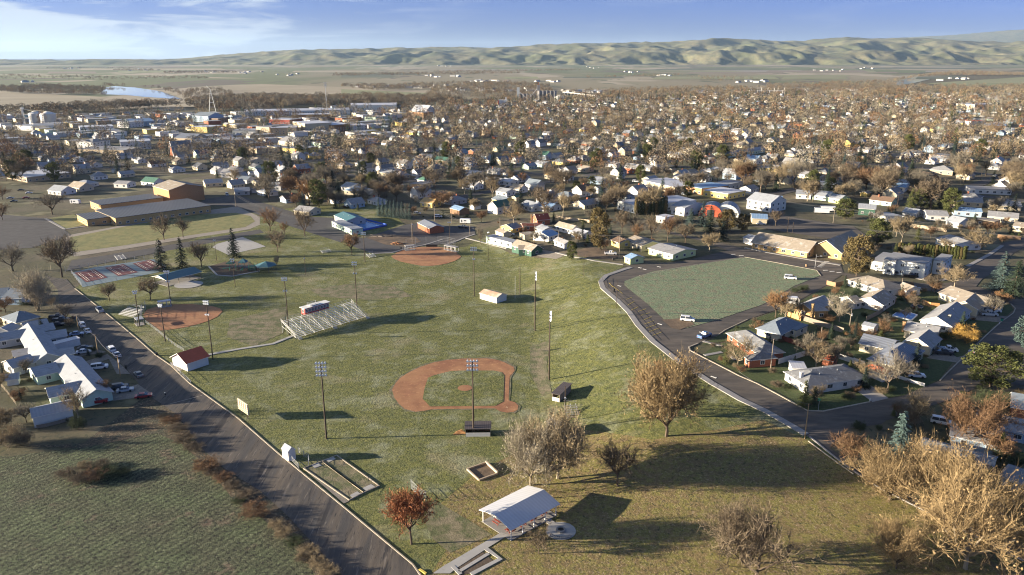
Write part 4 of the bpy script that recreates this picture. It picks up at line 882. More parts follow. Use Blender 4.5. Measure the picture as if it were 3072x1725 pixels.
car(R2(2090, 485), -10, 'pickup', 'white', 'white pickup parked above the flatbed truck on the right')
car(R2(2040, 540), -10, 'pickup', 'silver', 'silver flatbed truck parked below the white pickup on the right')
car(R2(1250, 200) if False else R4(410, 1075), -15, 'sedan', 'white', 'white car parked left of two dark cars at the apartment block')
car(R4(640, 1115), -15, 'sedan', 'black', 'black car parked between the white car and a black pickup at the apartments')
car(R4(860, 1165), -15, 'pickup', 'black', 'black pickup parked at the right end of the apartment kerb')
car(R2(930, 150), -12, 'sedan', 'paleblue', 'pale blue car parked beside the long white ranch house')
car(R1(1610, 365), -12, 'camper', 'white', 'white camper beside the orange tree and the yellow brick house')
car(R5(1015, 340), -30, 'van', 'white', 'white van with frosty windscreen between the bottom right trees')
car(C1(1282, 466), -5, 'pickup', 'white', 'white pickup on the bare earth left of the lime green garage')
car(C1(428, 300), 0, 'sedan', 'white', 'white car between the sheds behind the long mint block')
car(T2(1190, 702), -10, 'camper', 'white', 'white camper parked at the edge of the dirt lot')
car(C1(25, 240), -10, 'pickup', 'dark', 'dark pickup next to the white camper by the dirt lot')
car(T2(1035, 668), 0, 'van', 'white', 'white van behind the dark red shed')
car(T2(915, 650), 0, 'suv', 'silver', 'silver car beside the blue spruce hedge')
car(R3(2090, 205), -12, 'trailer', 'white', 'nearer of the two white box trailers beyond the church car park')
car(R3(2180, 175), -12, 'trailer', 'white', 'farther of the two white box trailers beyond the church car park')
car(T1(430, 590), -8, 'camper', 'white', 'white bus-like camper at the back of the school yard')
car(R3(1180, 375), -5, 'sedan', 'white', 'white car beside the cream flat-roofed office')
car(T1(1290, 543), -60, 'van', 'silver', 'silver van beside the gymnasium')
for i, (x, y, c) in enumerate([(80, 580, 'dark'), (120, 516, 'dark'), (165, 532, 'white'), (60, 562, 'silver'), (150, 560, 'red')]):
    car(T1(x, y), 30, 'sedan', c, ['dark car alone by the far left road', 'dark car, leftmost of two crossing behind the big bare tree', 'white car crossing behind the big bare tree', 'silver car at the left edge of the school road', 'red car between the school road and bare tree'][i])
for i, (x, y, c) in enumerate([(700, 277, 'white'), (640, 287, 'tan'), (620, 262, 'grey'), (980, 352, 'silver'), (1010, 345, 'dark'), (780, 320, 'red')]):
    car(T3(x, y), -15, 'suv', c, ['white car waiting on the road left of the flat white shops', 'tan car behind the white one left of the shops', 'grey car on the road before the wooded block', 'silver car below the red-fronted shop', 'dark car below the red-fronted shop', 'red car at the foot of the white shops'][i])

# ---------------------------------------------------------------- grandstand
fl, fr = G(S1(888, 1010)[0] if False else (888, 1010), .8), G((1099, 946), .8); d = fr-fl; gL = d.length; ga = math.atan2(d.y, d.x)
fl.z = 0; root = thing('grandstand', 'long aluminium grandstand with a red press box along its top', 'grandstand', fl, ga)
rows, rd, rh = 12, .74, .34; mb = MB(); secs = 4; sw = gL/secs
for s in range(secs):
    x0 = s*sw+.28; x1 = (s+1)*sw-.28; xm = (x0+x1)/2
    for k in range(rows): mb.box((xm, k*rd+.15, .95+k*rh), (x1-x0, .30, .05)); mb.box((xm, k*rd-.26, .55+k*rh), (x1-x0, .40, .04))
mb.build('seating', M['bench metal'], root)
mb = MB()
for s in range(secs+1):
    x = s*sw+(.1 if s == 0 else (-.1 if s == secs else 0))
    for k in range(rows): mb.box((x, k*rd-.1, .55+k*rh), (.45, .45, .04))
mb.build('aisle_steps', M['galvanised'], root)
mb = MB()
for x in np.linspace(.2, gL-.2, 9):
    mb.tube((x, 0, .5), (x, rows*rd, .5+rows*rh), .06)
    for k in (0, 4, 8, 12): mb.tube((x, k*rd, -.2), (x, k*rd, .5+k*rh), .06)
    mb.tube((x, 0, .1), (x, rows*rd, 2.6), .04)
mb.build('frame', M['galvanised'], root)
mb = MB(); zt = .5+rows*rh
for x in (0, gL):
    for z in (.6, 1.1): mb.tube((x, -.3, .5+z), (x, rows*rd, zt+z-.3), .035)
    for k in range(0, rows+1, 3): mb.tube((x, k*rd, .5+k*rh), (x, k*rd, 1.4+k*rh), .035)
for z in (.5, 1.0): mb.tube((0, rows*rd+.1, zt+z), (gL, rows*rd+.1, zt+z), .035)
for x in np.linspace(0, gL, 14): mb.tube((x, rows*rd+.1, zt-.3), (x, rows*rd+.1, zt+1.05), .03)
for z in (.9, 1.3): mb.tube((.3, -.8, z), (gL-.3, -.8, z), .03)
for x in np.linspace(.3, gL-.3, 12): mb.tube((x, -.8, .1), (x, -.8, 1.35), .03)
mb.build('railing', M['galvanised'], root)
for x in (gL*.5, gL*.02, gL*.98):
    mb = MB()
    for k in range(4): mb.box((0, -2.0+.3*k, .15+.14*k), (1.4, .32, .05))
    mb.tube((-.7, -2.1, .1), (-.7, -.8, 1.5), .03); mb.tube((.7, -2.1, .1), (.7, -.8, 1.5), .03)
    mb.build('stairs', M['galvanised'], root, (x, 0, 0))
px0, pxl = gL*.33, gL*.34; py0 = rows*rd+.2; pz = zt-.4
pb = MB(); pb.box((px0+pxl/2, py0+1.3, pz+1.25), (pxl, 2.6, 2.5)); pbx = pb.build('press_box', M['red roof'] if False else mat('press box red', (.33, .045, .035), .7, .12, 1), root)
MB().box((px0+pxl/2, py0+1.3, pz+2.6), (pxl+.9, 3.4, .16)).build('roof', M['trim'], pbx)
mb = MB(); mb.box((px0+pxl*.42, py0+1.3, pz+2.95), (pxl*.4, 2.0, .12))
for x in (px0+pxl*.24, px0+pxl*.6):
    for y in (.4, 2.2): mb.tube((x, py0+y, pz+2.6), (x, py0+y, pz+3.9), .04)
for z in (3.3, 3.8):
    mb.tube((px0+pxl*.24, py0+.4, pz+z), (px0+pxl*.6, py0+.4, pz+z), .04); mb.tube((px0+pxl*.24, py0+2.2, pz+z), (px0+pxl*.6, py0+2.2, pz+z), .04)
mb.build('roof_deck', M['trim'], pbx)
for k in range(8): window_part(pbx, px0+pxl*(k+.5)/8, py0-.03, pz+1.45, .8, 1.1, R(-90))
window_part(pbx, px0-.03, py0+1.3, pz+1.4, 1.0, 1.0, R(180))
mb = MB()
for x in np.linspace(px0, px0+pxl, 5): mb.tube((x, py0+2.5, -.2), (x, py0+2.5, pz), .07)
mb.build('support_post', M['galvanised'], pbx)

def bleacher(A, B, label, rows=5, m='bench metal', depth=.7):
    a, b = G(A), G(B); d = b-a; L = d.length; rt = thing('bleacher', label, 'bleacher', a, math.atan2(d.y, d.x))
    s = MB(); f = MB()
    for k in range(rows): s.box((L/2, k*depth, .45+.28*k), (L, .30, .05)); s.box((L/2, k*depth-.3, .12+.28*k), (L, .22, .04))
    for x in (.3, L/2, L-.3):
        f.tube((x, -.2, .1), (x, rows*depth, .3+.28*rows), .05)
        for k in range(0, rows+1, 2): f.tube((x, k*depth, -.1), (x, k*depth, .4+.28*k), .05)
    for z in (.5, 1.0): f.tube((0, rows*depth, .3+.28*rows+z), (L, rows*depth, .3+.28*rows+z), .04)
    s.build('seating', M[m], rt); f.build('frame', M['galvanised'], rt); return rt
bleacher(N01(900, 925), N01(1015, 948), 'low bleacher lying behind the left softball infield', 6, 'bench metal', .8)
bleacher(N01(885, 518), N01(955, 505), 'pale bleacher beside the running track', 5)
bleacher(N11(208, 500), N11(262, 490), 'small white bleacher below the dirt lot', 4)
bleacher(N01(2430, 465), N01(2500, 452), 'small bleacher on the lawn below the pool car park', 3)
bleacher(N12(1700, 268), N12(1800, 250), 'pale plank bleacher beside the bare trees', 6, 'concrete', .9)

def shelter(label, A, B, C, e, rise, roofm, cat, name, typ='gable', posts=4, postm='trim', ov=.6, extra=None):
    p, L, W, an = wing_geo(A, B, C, e); rt = thing(name, label, cat, p, an)
    rm = MB(); roof_mb(rm, typ, L, W, e, rise, ov, .14); rm.build('roof', [M[roofm], M['trim']], rt)
    for j in (0.05, W-.05):
        for i in range(posts): MB().box((0, 0, (e-.2)/2), (.16, .16, e+.05)).build('post', M[postm], rt, (L*(i+.02)/(posts-.96), j, 0))
    MB().box((L/2, W/2, .08), (L+.4, W+.4, .2)).build('floor_slab', M['concrete'], rt)
    if typ == 'gable':
        g_ = MB()
        for x in (-.02, L+.02): g_.add([(x, 0, e-.05), (x, W, e-.05), (x, W/2, e+rise-.05)], [(0, 1, 2)])
        g_.build('gable_panel', M['trim'], rt)
    if extra: extra(rt, L, W)
    return rt
def table_mb(m_):
    t = MB(); t.box((0, 0, .74), (1.9, .75, .06))
    for s in (-1, 1): t.box((0, s*.7, .45), (1.9, .28, .05))
    for x in (-.7, .7): t.tube((x, -.7, 0), (x, .25, .72), .04); t.tube((x, .7, 0), (x, -.25, .72), .04)
    return t
shelter('white-roofed picnic pavilion open on all sides in the near park', N12(1280, 1092), N12(1622, 907), N12(1432, 772), 3.0, 1.1, 'white metal roof', 'pavilion', 'picnic_pavilion', posts=5)
pv = wing_geo(N12(1280, 1092), N12(1622, 907), N12(1432, 772), 3.0)
tb = None
for i in range(4):
    for j in range(2):
        q = pv[0]+Matrix.Rotation(pv[3], 3, 'Z') @ Vector((pv[1]*(i+.6)/4.3, pv[2]*(j*.45+.25), .2))
        o = table_mb(0).build('picnic_table', M['maroon roof'] if False else mat('table red', (.30, .07, .05), .7, .2, 1), None, q, pv[3]+R(90 if (i+j) % 2 else 0))
        tag(o, 'red-brown picnic table under the white-roofed pavilion', 'picnic table', 'picnic tables under the white-roofed pavilion')
shelter('teal-roofed picnic shelter beside the dark spruces', N01(1258, 668), N01(1512, 604), N01(1482, 560), 2.9, 1.3, 'teal roof', 'picnic shelter', 'picnic_shelter', posts=4, postm='old wood')
shelter('narrow white-roofed dugout behind the left softball infield', N01(1192, 838), N01(1288, 824), 2.0, 2.4, .1, 'white metal roof', 'dugout', 'dugout', 'flat', 4, 'galvanised', .2)
shelter('left dugout of the top softball infield, thin pale roof', N11(487, 415), N11(556, 408), 2.2, 2.3, .1, 'frost shingle', 'dugout', 'dugout', 'flat', 4, 'galvanised', .2)
shelter('right dugout of the top softball infield, thin pale roof', N11(775, 408), N11(862, 425), 2.2, 2.3, .1, 'frost shingle', 'dugout', 'dugout', 'flat', 4, 'galvanised', .2)
shelter('tiny pale-roofed scorer booth beside the left softball infield', N01(1030, 972), N01(1084, 962), N01(1060, 945), 2.3, .3, 'frost roof', 'booth', 'scorer_booth', 'flat', 2, 'old wood', .2)
def fence(name, label, pts, h, m, cat='fence', postm=None, gap=2.5, solid=True, t=.06, rails=0, step=None):
    w = dense(pts, gap); rt = thing(name, label, cat, w[0]); pn = MB(); ps = MB(); o = w[0]
    for a, b in zip(w, w[1:]):
        a_, b_ = a-o, b-o; an = math.atan2(b.y-a.y, b.x-a.x); mid = (a_+b_)/2; L = (b_-a_).length
        if solid: pn.box((mid.x, mid.y, mid.z+h/2+.05), (L-.01, t, h), an)
        for k in range(rails): pn.tube(a_+Vector((0, 0, h*(k+1)/rails)), b_+Vector((0, 0, h*(k+1)/rails)), .025, .025, 4)
    for a in w: a_ = a-o; ps.box((a_.x, a_.y, a_.z+h/2+.04), (.12, .12, h+.12))
    if solid or rails: pn.build('panel', M[m], rt)
    ps.build('post', M[postm or m], rt); return rt
def dug(label, A, B, Wd):
    p, L, W, an = wing_geo(A, B, Wd, 2.3); rt = thing('dugout', label, 'dugout', p, an)
    t = MB(); roof_mb(t, 'shed', L, W, 2.3, .5, .3, .12); t.build('roof', mat('dark ribbed roof', (.10, .085, .085), .7, .2, 1, ribs=(.5, 0, .3)), rt)
    t = MB(); t.box((L/2, .03, .6), (L, .06, 1.2)); t.build('front_wall', M['trim'], rt)
    t = MB(); t.box((L/2, W, 1.3), (L, .1, 2.6)); t.box((0, W/2, 1.2), (.1, W, 2.4)); t.box((L, W/2, 1.2), (.1, W, 2.4)); t.build('back_wall', M['old wood'], rt)
    MB().box((L/2, W-.5, .45), (L-.4, .35, .06)).build('bench', M['wood'], rt)
dug('dugout with dark ribbed roof and white front behind the baseball floodlight', N12(938, 345), N12(1123, 343), 3.2)
dug('long dugout with a dark roof seen end-on right of home plate', N12(1592, 85), N12(1646, 92), 7.5)
o = table_mb(0); 
mb = MB()
for k in range(7): mb.box((0, k*.32-1, .12+.1*(k % 2)), (3.4-.3*k, .25, .12), R(5*k))
tag(mb.build('board_pile', M['new wood'], None, G(N12(890, 372)), R(10)), 'orange pile of boards left of the white-fronted dugout', 'board pile')
house('pale scorers hut half hidden by the big bare tree', [(N12(1552, 300), N12(1640, 345), 3.0, 'gable', 3.0, .8, .2)], 'cream wall', 'frost roof', 'hut', 'scorers_hut', win=False)
# scoreboard
a, b = G(N02(1820, 240)), G(N02(1860, 268)); d = b-a; L = 6.2; an = math.atan2(d.y, d.x)
rt = thing('scoreboard', 'cream scoreboard on two posts beside the left street kerb', 'scoreboard', a, an)
mb = MB(); mb.box((L/2-1.2, 0, 3.3), (L, .25, 3.2)); mb.build('board', M['cream wall'], rt)
mb = MB()
for k in range(5): mb.box((L/2-1.2, -.16, 2.1+.6*k), (L-.2, .06, .12))
for k in range(6): mb.box((-1.1+k*1.2, -.18, 3.3), (.12, .07, 3.0))
mb.build('lattice', M['old wood'], rt)
for x in (0, 3.6): MB().tube((0, 0, -.2), (0, 0, 4.6), .13).build('post', M['pole wood'], rt, (x, .22, 0))
# low walls and fences
fence('wire_fence', 'low wire fence from the left softball infield to the red-roofed garage', N01(1100, 992, 1180, 1050, 1250, 1110, 1320, 1165, 1390, 1208), 1.1, 'galvanised', 'fence', None, 2.5, False, rails=3)
fence('wire_fence', 'thin fence along the kerb behind the red-roofed garage', N01(1290, 1310, 1440, 1446), 1.0, 'galvanised', 'fence', None, 3, False, rails=2)
fence('wire_fence', 'wire enclosure beside the white storage shed', [N02(2185, 575), N02(2255, 530), N02(2332, 580), N02(2330, 625), N02(2255, 648), N02(2185, 575)], 1.6, 'galvanised', 'fence', None, 2, False, rails=4)
fence('wire_fence', 'thin frame fence across the throwing courts, nearer end', N12(58, 850, 110, 775, 205, 740), 1.2, 'dark metal', 'fence', None, 3.5, False, rails=1)
fence('backstop', 'small wire backstop beyond the rusty-leaved tree', N12(527, 800, 590, 870, 640, 893), 2.6, 'galvanised', 'backstop', None, 2.4, False, rails=7)
fence('backstop', 'dark padded wall of the top softball backstop', N11(642, 418, 725, 418), 1.3, 'black', 'backstop', 'dark metal', 3)
fence('backstop', 'tall wire backstop behind the top softball infield', N11(490, 420, 560, 408, 640, 400, 730, 398, 800, 405, 860, 420), 4.5, 'galvanised', 'backstop', None, 5, False, rails=5)
fence('backstop', 'curved wire backstop behind the left softball infield', N01(1060, 970, 1075, 915, 1100, 890), 3.5, 'galvanised', 'backstop', None, 3, False, rails=6)
fence('wire_fence', 'wire fence around the tennis courts', N01(495, 605, 540, 610, 800, 555, 1160, 508), 2.6, 'galvanised', 'fence', None, 4, False, rails=4)
fence('wire_fence', 'pale wire fence in front of the tennis courts', N01(540, 618, 620, 722, 880, 672, 1010, 650), 1.8, 'galvanised', 'fence', None, 4, False, rails=3)
fence('sidewalk_railing', 'dark railing between the sidewalk and the park road', S1(1806, 835, 1815, 862, 1860, 900, 1893, 934, 1925, 975, 1966, 1022), .9, 'dark metal', 'railing', None, 3, False, rails=2)
fence('board_fence', 'orange new-board fence around the small yard by the yellow brick house', R1(1580, 545, 1775, 615, 1800, 600), 1.8, 'new wood')
fence('board_fence', 'shaded brown board fence behind the blue-roofed hip house', R1(1775, 600, 1900, 640, 2060, 690, 2230, 740, 2420, 800), 1.8, 'old wood')
fence('board_fence', 'dark red board fence behind the red brick corner house', R1(1440, 895, 1700, 980, 1960, 1090), 1.7, 'maroon roof')
fence('board_fence', 'pale grey vinyl fence in front of the red barn-shaped shed', R1(1440, 1270, 1700, 1190, 1970, 1105), 1.8, 'trim')
fence('board_fence', 'white fence running from the red barn-shaped shed to the orange-roofed shed', R1(2330, 1180, 2571, 1260) + R2(0, 1250, 165, 1310), 1.7, 'trim')
fence('yard_wall', 'low white curving wall in front of the parked white car', R5(770, 92, 850, 120, 925, 142), 1.0, 'trim', 'wall')
fence('board_fence', 'grey slat fence leading up to the green-grey gabled house', R2(190, 620, 390, 520, 640, 330), 1.7, 'old wood')
fence('board_fence', 'brown board fence around the yard below the big pine', R1(2165, 70, 2300, 105, 2420, 80) , 1.8, 'wood')
fence('board_fence', 'pale board fence along the alley above the hedge', R4(720, 375, 930, 420, 1180, 455, 1400, 480), 1.9, 'tan wall')
fence('board_fence', 'brown board fence at the right edge above the pale sidewalk', R4(2170, 570, 2330, 585, 2520, 600), 1.9, 'wood')
fence('board_fence', 'brick-coloured board fence around the trampoline yard', R2(1040, 370, 1160, 410, 1290, 420), 1.8, 'new wood')
fence('alley_wall', 'long low tan wall behind the maroon-roofed house', C1(815, 152, 900, 170, 1110, 195), 1.6, 'tan wall', 'wall')
fence('rail_fence', 'weathered rail fence on the left edge beside the garden shed', L2(20, 500, 120, 620, 245, 785), 1.2, 'tan wall', 'fence', 'tan wall', 3, False, rails=3)
fence('board_fence', 'slatted fence lying along the pale garage wall', L2(560, 1135, 700, 1110, 900, 1060, 1110, 1000), 1.0, 'old wood')
# sand pit, fire pit, drinking post, tables
mb = MB(); w = [G(p) for p in (N12(950, 655), N12(1090, 605), N12(1180, 687), N12(1040, 738))]; o0 = w[0]
for i in range(4): a, b = w[i]-o0, w[(i+1) % 4]-o0; mb.box(((a.x+b.x)/2, (a.y+b.y)/2, (a.z+b.z)/2+.25+.15*(i == 1)), ((b-a).length, .35, .5+.3*(i == 1)), math.atan2(b.y-a.y, b.x-a.x))
tag(mb.build('sand_pit', M['tan wall'], None, o0), 'square timber-edged sand pit in the lawn above the pavilion', 'sand pit')
sheet('sand', [N12(955, 655), N12(1088, 610), N12(1172, 687), N12(1040, 732)], M['bare earth'], .16)
rt = thing('fire_pit', 'round stone fire pit in the middle of the round patio', 'fire pit', cw+Vector((0, 0, .25)))
mb = MB()
for k in range(16):
    a = k*math.pi/8; mb.box((math.cos(a)*.85, math.sin(a)*.85, .25), (.34, .30, .5), a)
mb.build('stone_ring', M['concrete'], rt); MB().tube((0, 0, .02), (0, 0, .3), .7, .7, 16).build('ash_bed', M['black'], rt)
rt = thing('curved_bench', 'curved pale bench along the near side of the round patio', 'bench', cw+Vector((0, 0, .2)))
mb = MB()
for k in range(-6, 7):
    a = R(-95+k*8); mb.box((math.cos(a)*2.8, math.sin(a)*2.8, .45), (.45, .56, .12), a)
    if k % 3 == 0: mb.box((math.cos(a)*2.8, math.sin(a)*2.8, .2), (.3, .2, .4), a)
mb.build('seat', M['pale concrete'], rt)
# playground
pc = G(N01(1840, 590)); rt = thing('play_structure', 'green climbing structure with slides on the playground', 'play structure', pc)
mb = MB()
for x in range(-2, 3):
    for y in (-1, 1): mb.tube((x*3, y*1.8, 0), (x*3, y*1.8, 3.6+.6*(x == 0)), .09)
mb.build('post', M['green plastic'], rt)
mb = MB()
for x in (-2, -1, 0, 1): mb.box((x*3+1.5, 0, 1.5+.4*(x % 2)), (2.8, 3.4, .12))
mb.build('deck', M['dark metal'], rt)
for i, (x, an, c) in enumerate(((-6, 200, 'green plastic'), (6, -20, 'teal roof'), (0, -90, 'green plastic'))):
    MB().box((1.6, 0, .8), (4.2, .7, .12)).build('slide', M[c], rt, (x, -1 if i == 2 else 0, .3), R(an))
rf = MB(); roof_mb(rf, 'hip', 3, 3, 3.7, 1.4, .3); rf.build('roof', [M['teal roof']]*2, rt, (-1.5, -1.5, .4))
rf = MB(); roof_mb(rf, 'hip', 3, 3, 3.1, 1.1, .3); rf.build('roof', [M['green roof']]*2, rt, (-7.5, -1.5, .4))
mb = MB()
for k in range(7): mb.tube((3+k*.5, -1.9, 0), (3+k*.5, -1.9, 3), .04)
for k in range(6): mb.tube((3, -1.9, .5*k), (6, -1.9, .5*k), .04)
mb.build('climbing_net', M['green plastic'], rt)
pc = G(N01(2010, 596)); rt = thing('shade_canopy', 'dark teal six-sided shade canopy beside the playground', 'shade canopy', pc)
vs = [(5.2*math.cos(k*math.pi/3), 5.2*math.sin(k*math.pi/3), 2.8) for k in range(6)]+[(0, 0, 4.6)]+[(5.0*math.cos(k*math.pi/3), 5.0*math.sin(k*math.pi/3), 2.72) for k in range(6)]+[(0, 0, 4.5)]
MB().add(vs, [(k, (k+1) % 6, 6) for k in range(6)]+[(7+(k+1) % 6, 7+k, 13) for k in range(6)]+[(k, 7+k, 7+(k+1) % 6, (k+1) % 6) for k in range(6)]).build('canopy', M['teal roof'], rt)
for k in range(6): MB().tube((0, 0, 0), (0, 0, 2.9), .09).build('post', M['dark metal'], rt, (4.6*math.cos(k*math.pi/3), 4.6*math.sin(k*math.pi/3), 0))
# pool
w = [G(T2(*a), .1) for a in ((520, 702), (608, 680), (742, 715), (600, 746))]
rt = thing('swimming_pool', 'bright blue outdoor swimming pool with white lane lines', 'swimming pool', w[0])
q = [v-w[0] for v in w]; c0 = sum(q, Vector())/4
mb = MB(); mb.add([tuple(v)[:2]+(.12,) for v in q], [(0, 1, 2, 3)]); mb.build('pool_deck', M['pale concrete'], rt)
mb = MB()
for i in range(4): a, b = q[i], q[(i+1) % 4]; mb.box(((a.x+b.x)/2, (a.y+b.y)/2, .6), ((b-a).length, .25, 1.1), math.atan2(b.y-a.y, b.x-a.x))
mb.build('pool_wall', M['pool blue'], rt)
q2 = [c0+(v-c0)*.80 for v in q]; MB().add([tuple(v)[:2]+(.16,) for v in q2], [(0, 1, 2, 3)]).build('water', M['pool water'], rt)
mb = MB()
for k in range(1, 8):
    a = q2[0].lerp(q2[3], k/8); b = q2[1].lerp(q2[2], k/8); mb.box(((a.x+b.x)/2, (a.y+b.y)/2, .20), ((b-a).length, .3, .03), math.atan2(b.y-a.y, b.x-a.x))
mb.build('lane_line', M['road paint'], rt)
# tarp, trampoline, bins, person and small things
w = [G(R2(*a), .5) for a in ((590, 530), (705, 445), (965, 520), (875, 600))]
rt = thing('pool_cover', 'wrinkled blue cover over a backyard pool', 'pool cover', w[0]-Vector((0, 0, .5)))
q = [v-w[0] for v in w]; mb = MB(); n = 10; vs = []; rr = random.Random(3)
for j in range(n+1):
    for i in range(n+1):
        u, v = i/n, j/n; p = (q[0]*(1-u)+q[1]*u)*(1-v)+(q[3]*(1-u)+q[2]*u)*v; vs.append((p.x, p.y, .5+rr.uniform(-.12, .12)*(0 < i < n and 0 < j < n)))
mb.add(vs, [(j*(n+1)+i, j*(n+1)+i+1, (j+1)*(n+1)+i+1, (j+1)*(n+1)+i) for j in range(n) for i in range(n)]); mb.build('cover', M['tarp blue'], rt)
mb = MB()
for i in range(4): a, b = q[i], q[(i+1) % 4]; mb.box(((a.x+b.x)/2, (a.y+b.y)/2, .25), ((b-a).length, .3, .55), math.atan2(b.y-a.y, b.x-a.x))
mb.build('rim', M['trim'], rt)
pt = G(R2(955, 425)); rt = thing('trampoline', 'round black trampoline in the yard above the blue pool cover', 'trampoline', pt)
MB().tube((0, 0, .8), (0, 0, .85), 2.0, 2.0, 20).build('bed', M['black'], rt)
mb = MB()
for k in range(20):
    a, b = k*math.pi/10, (k+1)*math.pi/10; mb.tube((2.1*math.cos(a), 2.1*math.sin(a), .82), (2.1*math.cos(b), 2.1*math.sin(b), .82), .07)
    if k % 4 == 0: mb.tube((2.1*math.cos(a), 2.1*math.sin(a), 0), (2.1*math.cos(a), 2.1*math.sin(a), .82), .04)
mb.build('frame', M['galvanised'], rt)
def bin_(p, c, label):
    rt = thing('wheelie_bin', label, 'rubbish bin', G(p)+Vector((0, 0, .12)), .4)
    MB().box((0, 0, .5), (.55, .6, 1.0), 0, 0, 1.15).build('body', M[c], rt); MB().box((0, 0, 1.05), (.68, .74, .1)).build('lid', M['black'], rt)
bin_(L1(1100, 585), 'black', 'black bin beside the parked dark pickups'); bin_(L1(1245, 865), 'dark metal', 'dark bin at the end of the flat white carport roof')
bin_(L1(1900, 1335), 'black', 'black bin on the kerb above the driving grey car'); bin_(L1(2365, 1140), 'black', 'black bin on the park kerb across from the parked white cars')
bin_(R2(2235, 625), 'green plastic', 'dark green bin on the verge of the right-hand street'); bin_(R3(1862, 1005), 'wood', 'brown litter bin on the church-side kerb of the frosty field')
bin_(N11(450, 435), 'black', 'black bin left of the top softball dugout'); bin_(N11(2055, 755), 'black', 'black bin on the sidewalk of the park road')
bin_(C1(1305, 515), 'black', 'black bin left of the lime green garage')
# yellow kerb end and hydrant-like marks
strip('kerb_end', N12(590, 1410, 640, 1443), .45, .35, M['yellow paint'])
mb = MB(); p = G(R2(2200, 665)); mb.tube((0, 0, 0), (0, 0, .55), .13); mb.tube((0, 0, .55), (0, 0, .72), .15, .05); mb.tube((-.2, 0, .4), (.2, 0, .4), .06)
tag(mb.build('fire_hydrant', M['trim'], None, p), 'pale fire hydrant on the verge beside the green bin', 'fire hydrant')
p = G(N22(1412, 135)); mb = MB(); mb.tube((0, 0, 0), (0, 0, .6), .13); mb.tube((0, 0, .6), (0, 0, .8), .16, .05); mb.tube((-.22, 0, .42), (.22, 0, .42), .07)
tag(mb.build('fire_hydrant', M['trim'], None, p), 'white fire hydrant at the driveway of the corner ranch house', 'fire hydrant')
rt = thing('street_sign', 'green street name sign on a thin post at the street corner lawn', 'street sign', G(N22(1022, 205)))
MB().tube((0, 0, 0), (0, 0, 3.0), .05).build('post', M['galvanised'], rt)
MB().box((.0, 0, 3.05), (1.1, .05, .28), R(20)).build('name_plate', M['green plastic'], rt); MB().box((0, 0, 3.35), (1.1, .05, .28), R(110)).build('name_plate', M['green plastic'], rt)
mb = MB(); rr = random.Random(8)
for k in range(30): mb.box((rr.uniform(-9, 9), rr.uniform(-3, 3), .15+rr.random()*.3), (rr.uniform(1, 5), .3, .25), rr.uniform(-.4, .4))
tag(mb.build('timber_stacks', M['old wood'], None, G(T2(690, 772))), 'rows of stored timber and concrete pieces in the dirt lot', 'timber stacks')
mb = MB(); 
for k in range(40):
    a = rr.uniform(0, 6.28); r_ = rr.uniform(0, 3.2); mb.box((r_*math.cos(a), r_*math.sin(a)*.6, .1+.9*(1-r_/3.4)*rr.random()), (.9, .7, .6), a)
tag(mb.build('soil_heap', M['infield'], None, G(N11(420, 395))), 'orange heap of infield soil above the top softball infield', 'soil heap')
rt = thing('mailbox', 'dark mailbox with something white on top at the foot of the left street', 'mailbox', G(L2(2495, 665)))
MB().tube((0, 0, 0), (0, 0, 1.0), .06).build('post', M['dark metal'], rt); MB().box((0, 0, 1.2), (.35, .7, .45), .5).build('box', M['black'], rt); MB().box((-.1, .1, 1.5), (.3, .35, .15), .5).build('lid', M['trim'], rt)
# ---------------------------------------------------------------- trees
def tm(k, *a, **kw): M[k] = mat(k, *a, rnd=.12, **kw)
tm('bark', (.10, .075, .055), .95, .2, 2)
tm('pale bark', (.28, .235, .17), .95, .2, 2)
tm('grey twigs', (.165, .145, .112), .95, .15, .6)
tm('brown twigs', (.138, .108, .074), .95, .15, .6)
tm('rust twigs', (.172, .104, .058), .95, .15, .6)
tm('tan twigs', (.235, .185, .112), .95, .18, .6)
tm('amber twigs', (.235, .170, .088), .95, .22, .6)
tm('gold twigs', (.42, .26, .07), .95, .18, .6)
tm('pale twigs', (.29, .255, .19), .95, .12, .6)
tm('rust leaves', (.24, .095, .042), .9, .3, .8)
tm('orange twigs', (.235, .135, .065), .95, .15, .6)
tm('spruce needles', (.035, .055, .032), .95, .3, 1.2)
tm('dark needles', (.016, .028, .022), .95, .3, 1.2)
tm('blue needles', (.075, .115, .105), .95, .25, 1.2)
tm('olive needles', (.085, .095, .030), .95, .3, 1.2)
tm('bronze needles', (.135, .105, .045), .95, .3, 1.2)
tm('bush green', (.05, .065, .03), .95, .3, 1.2)

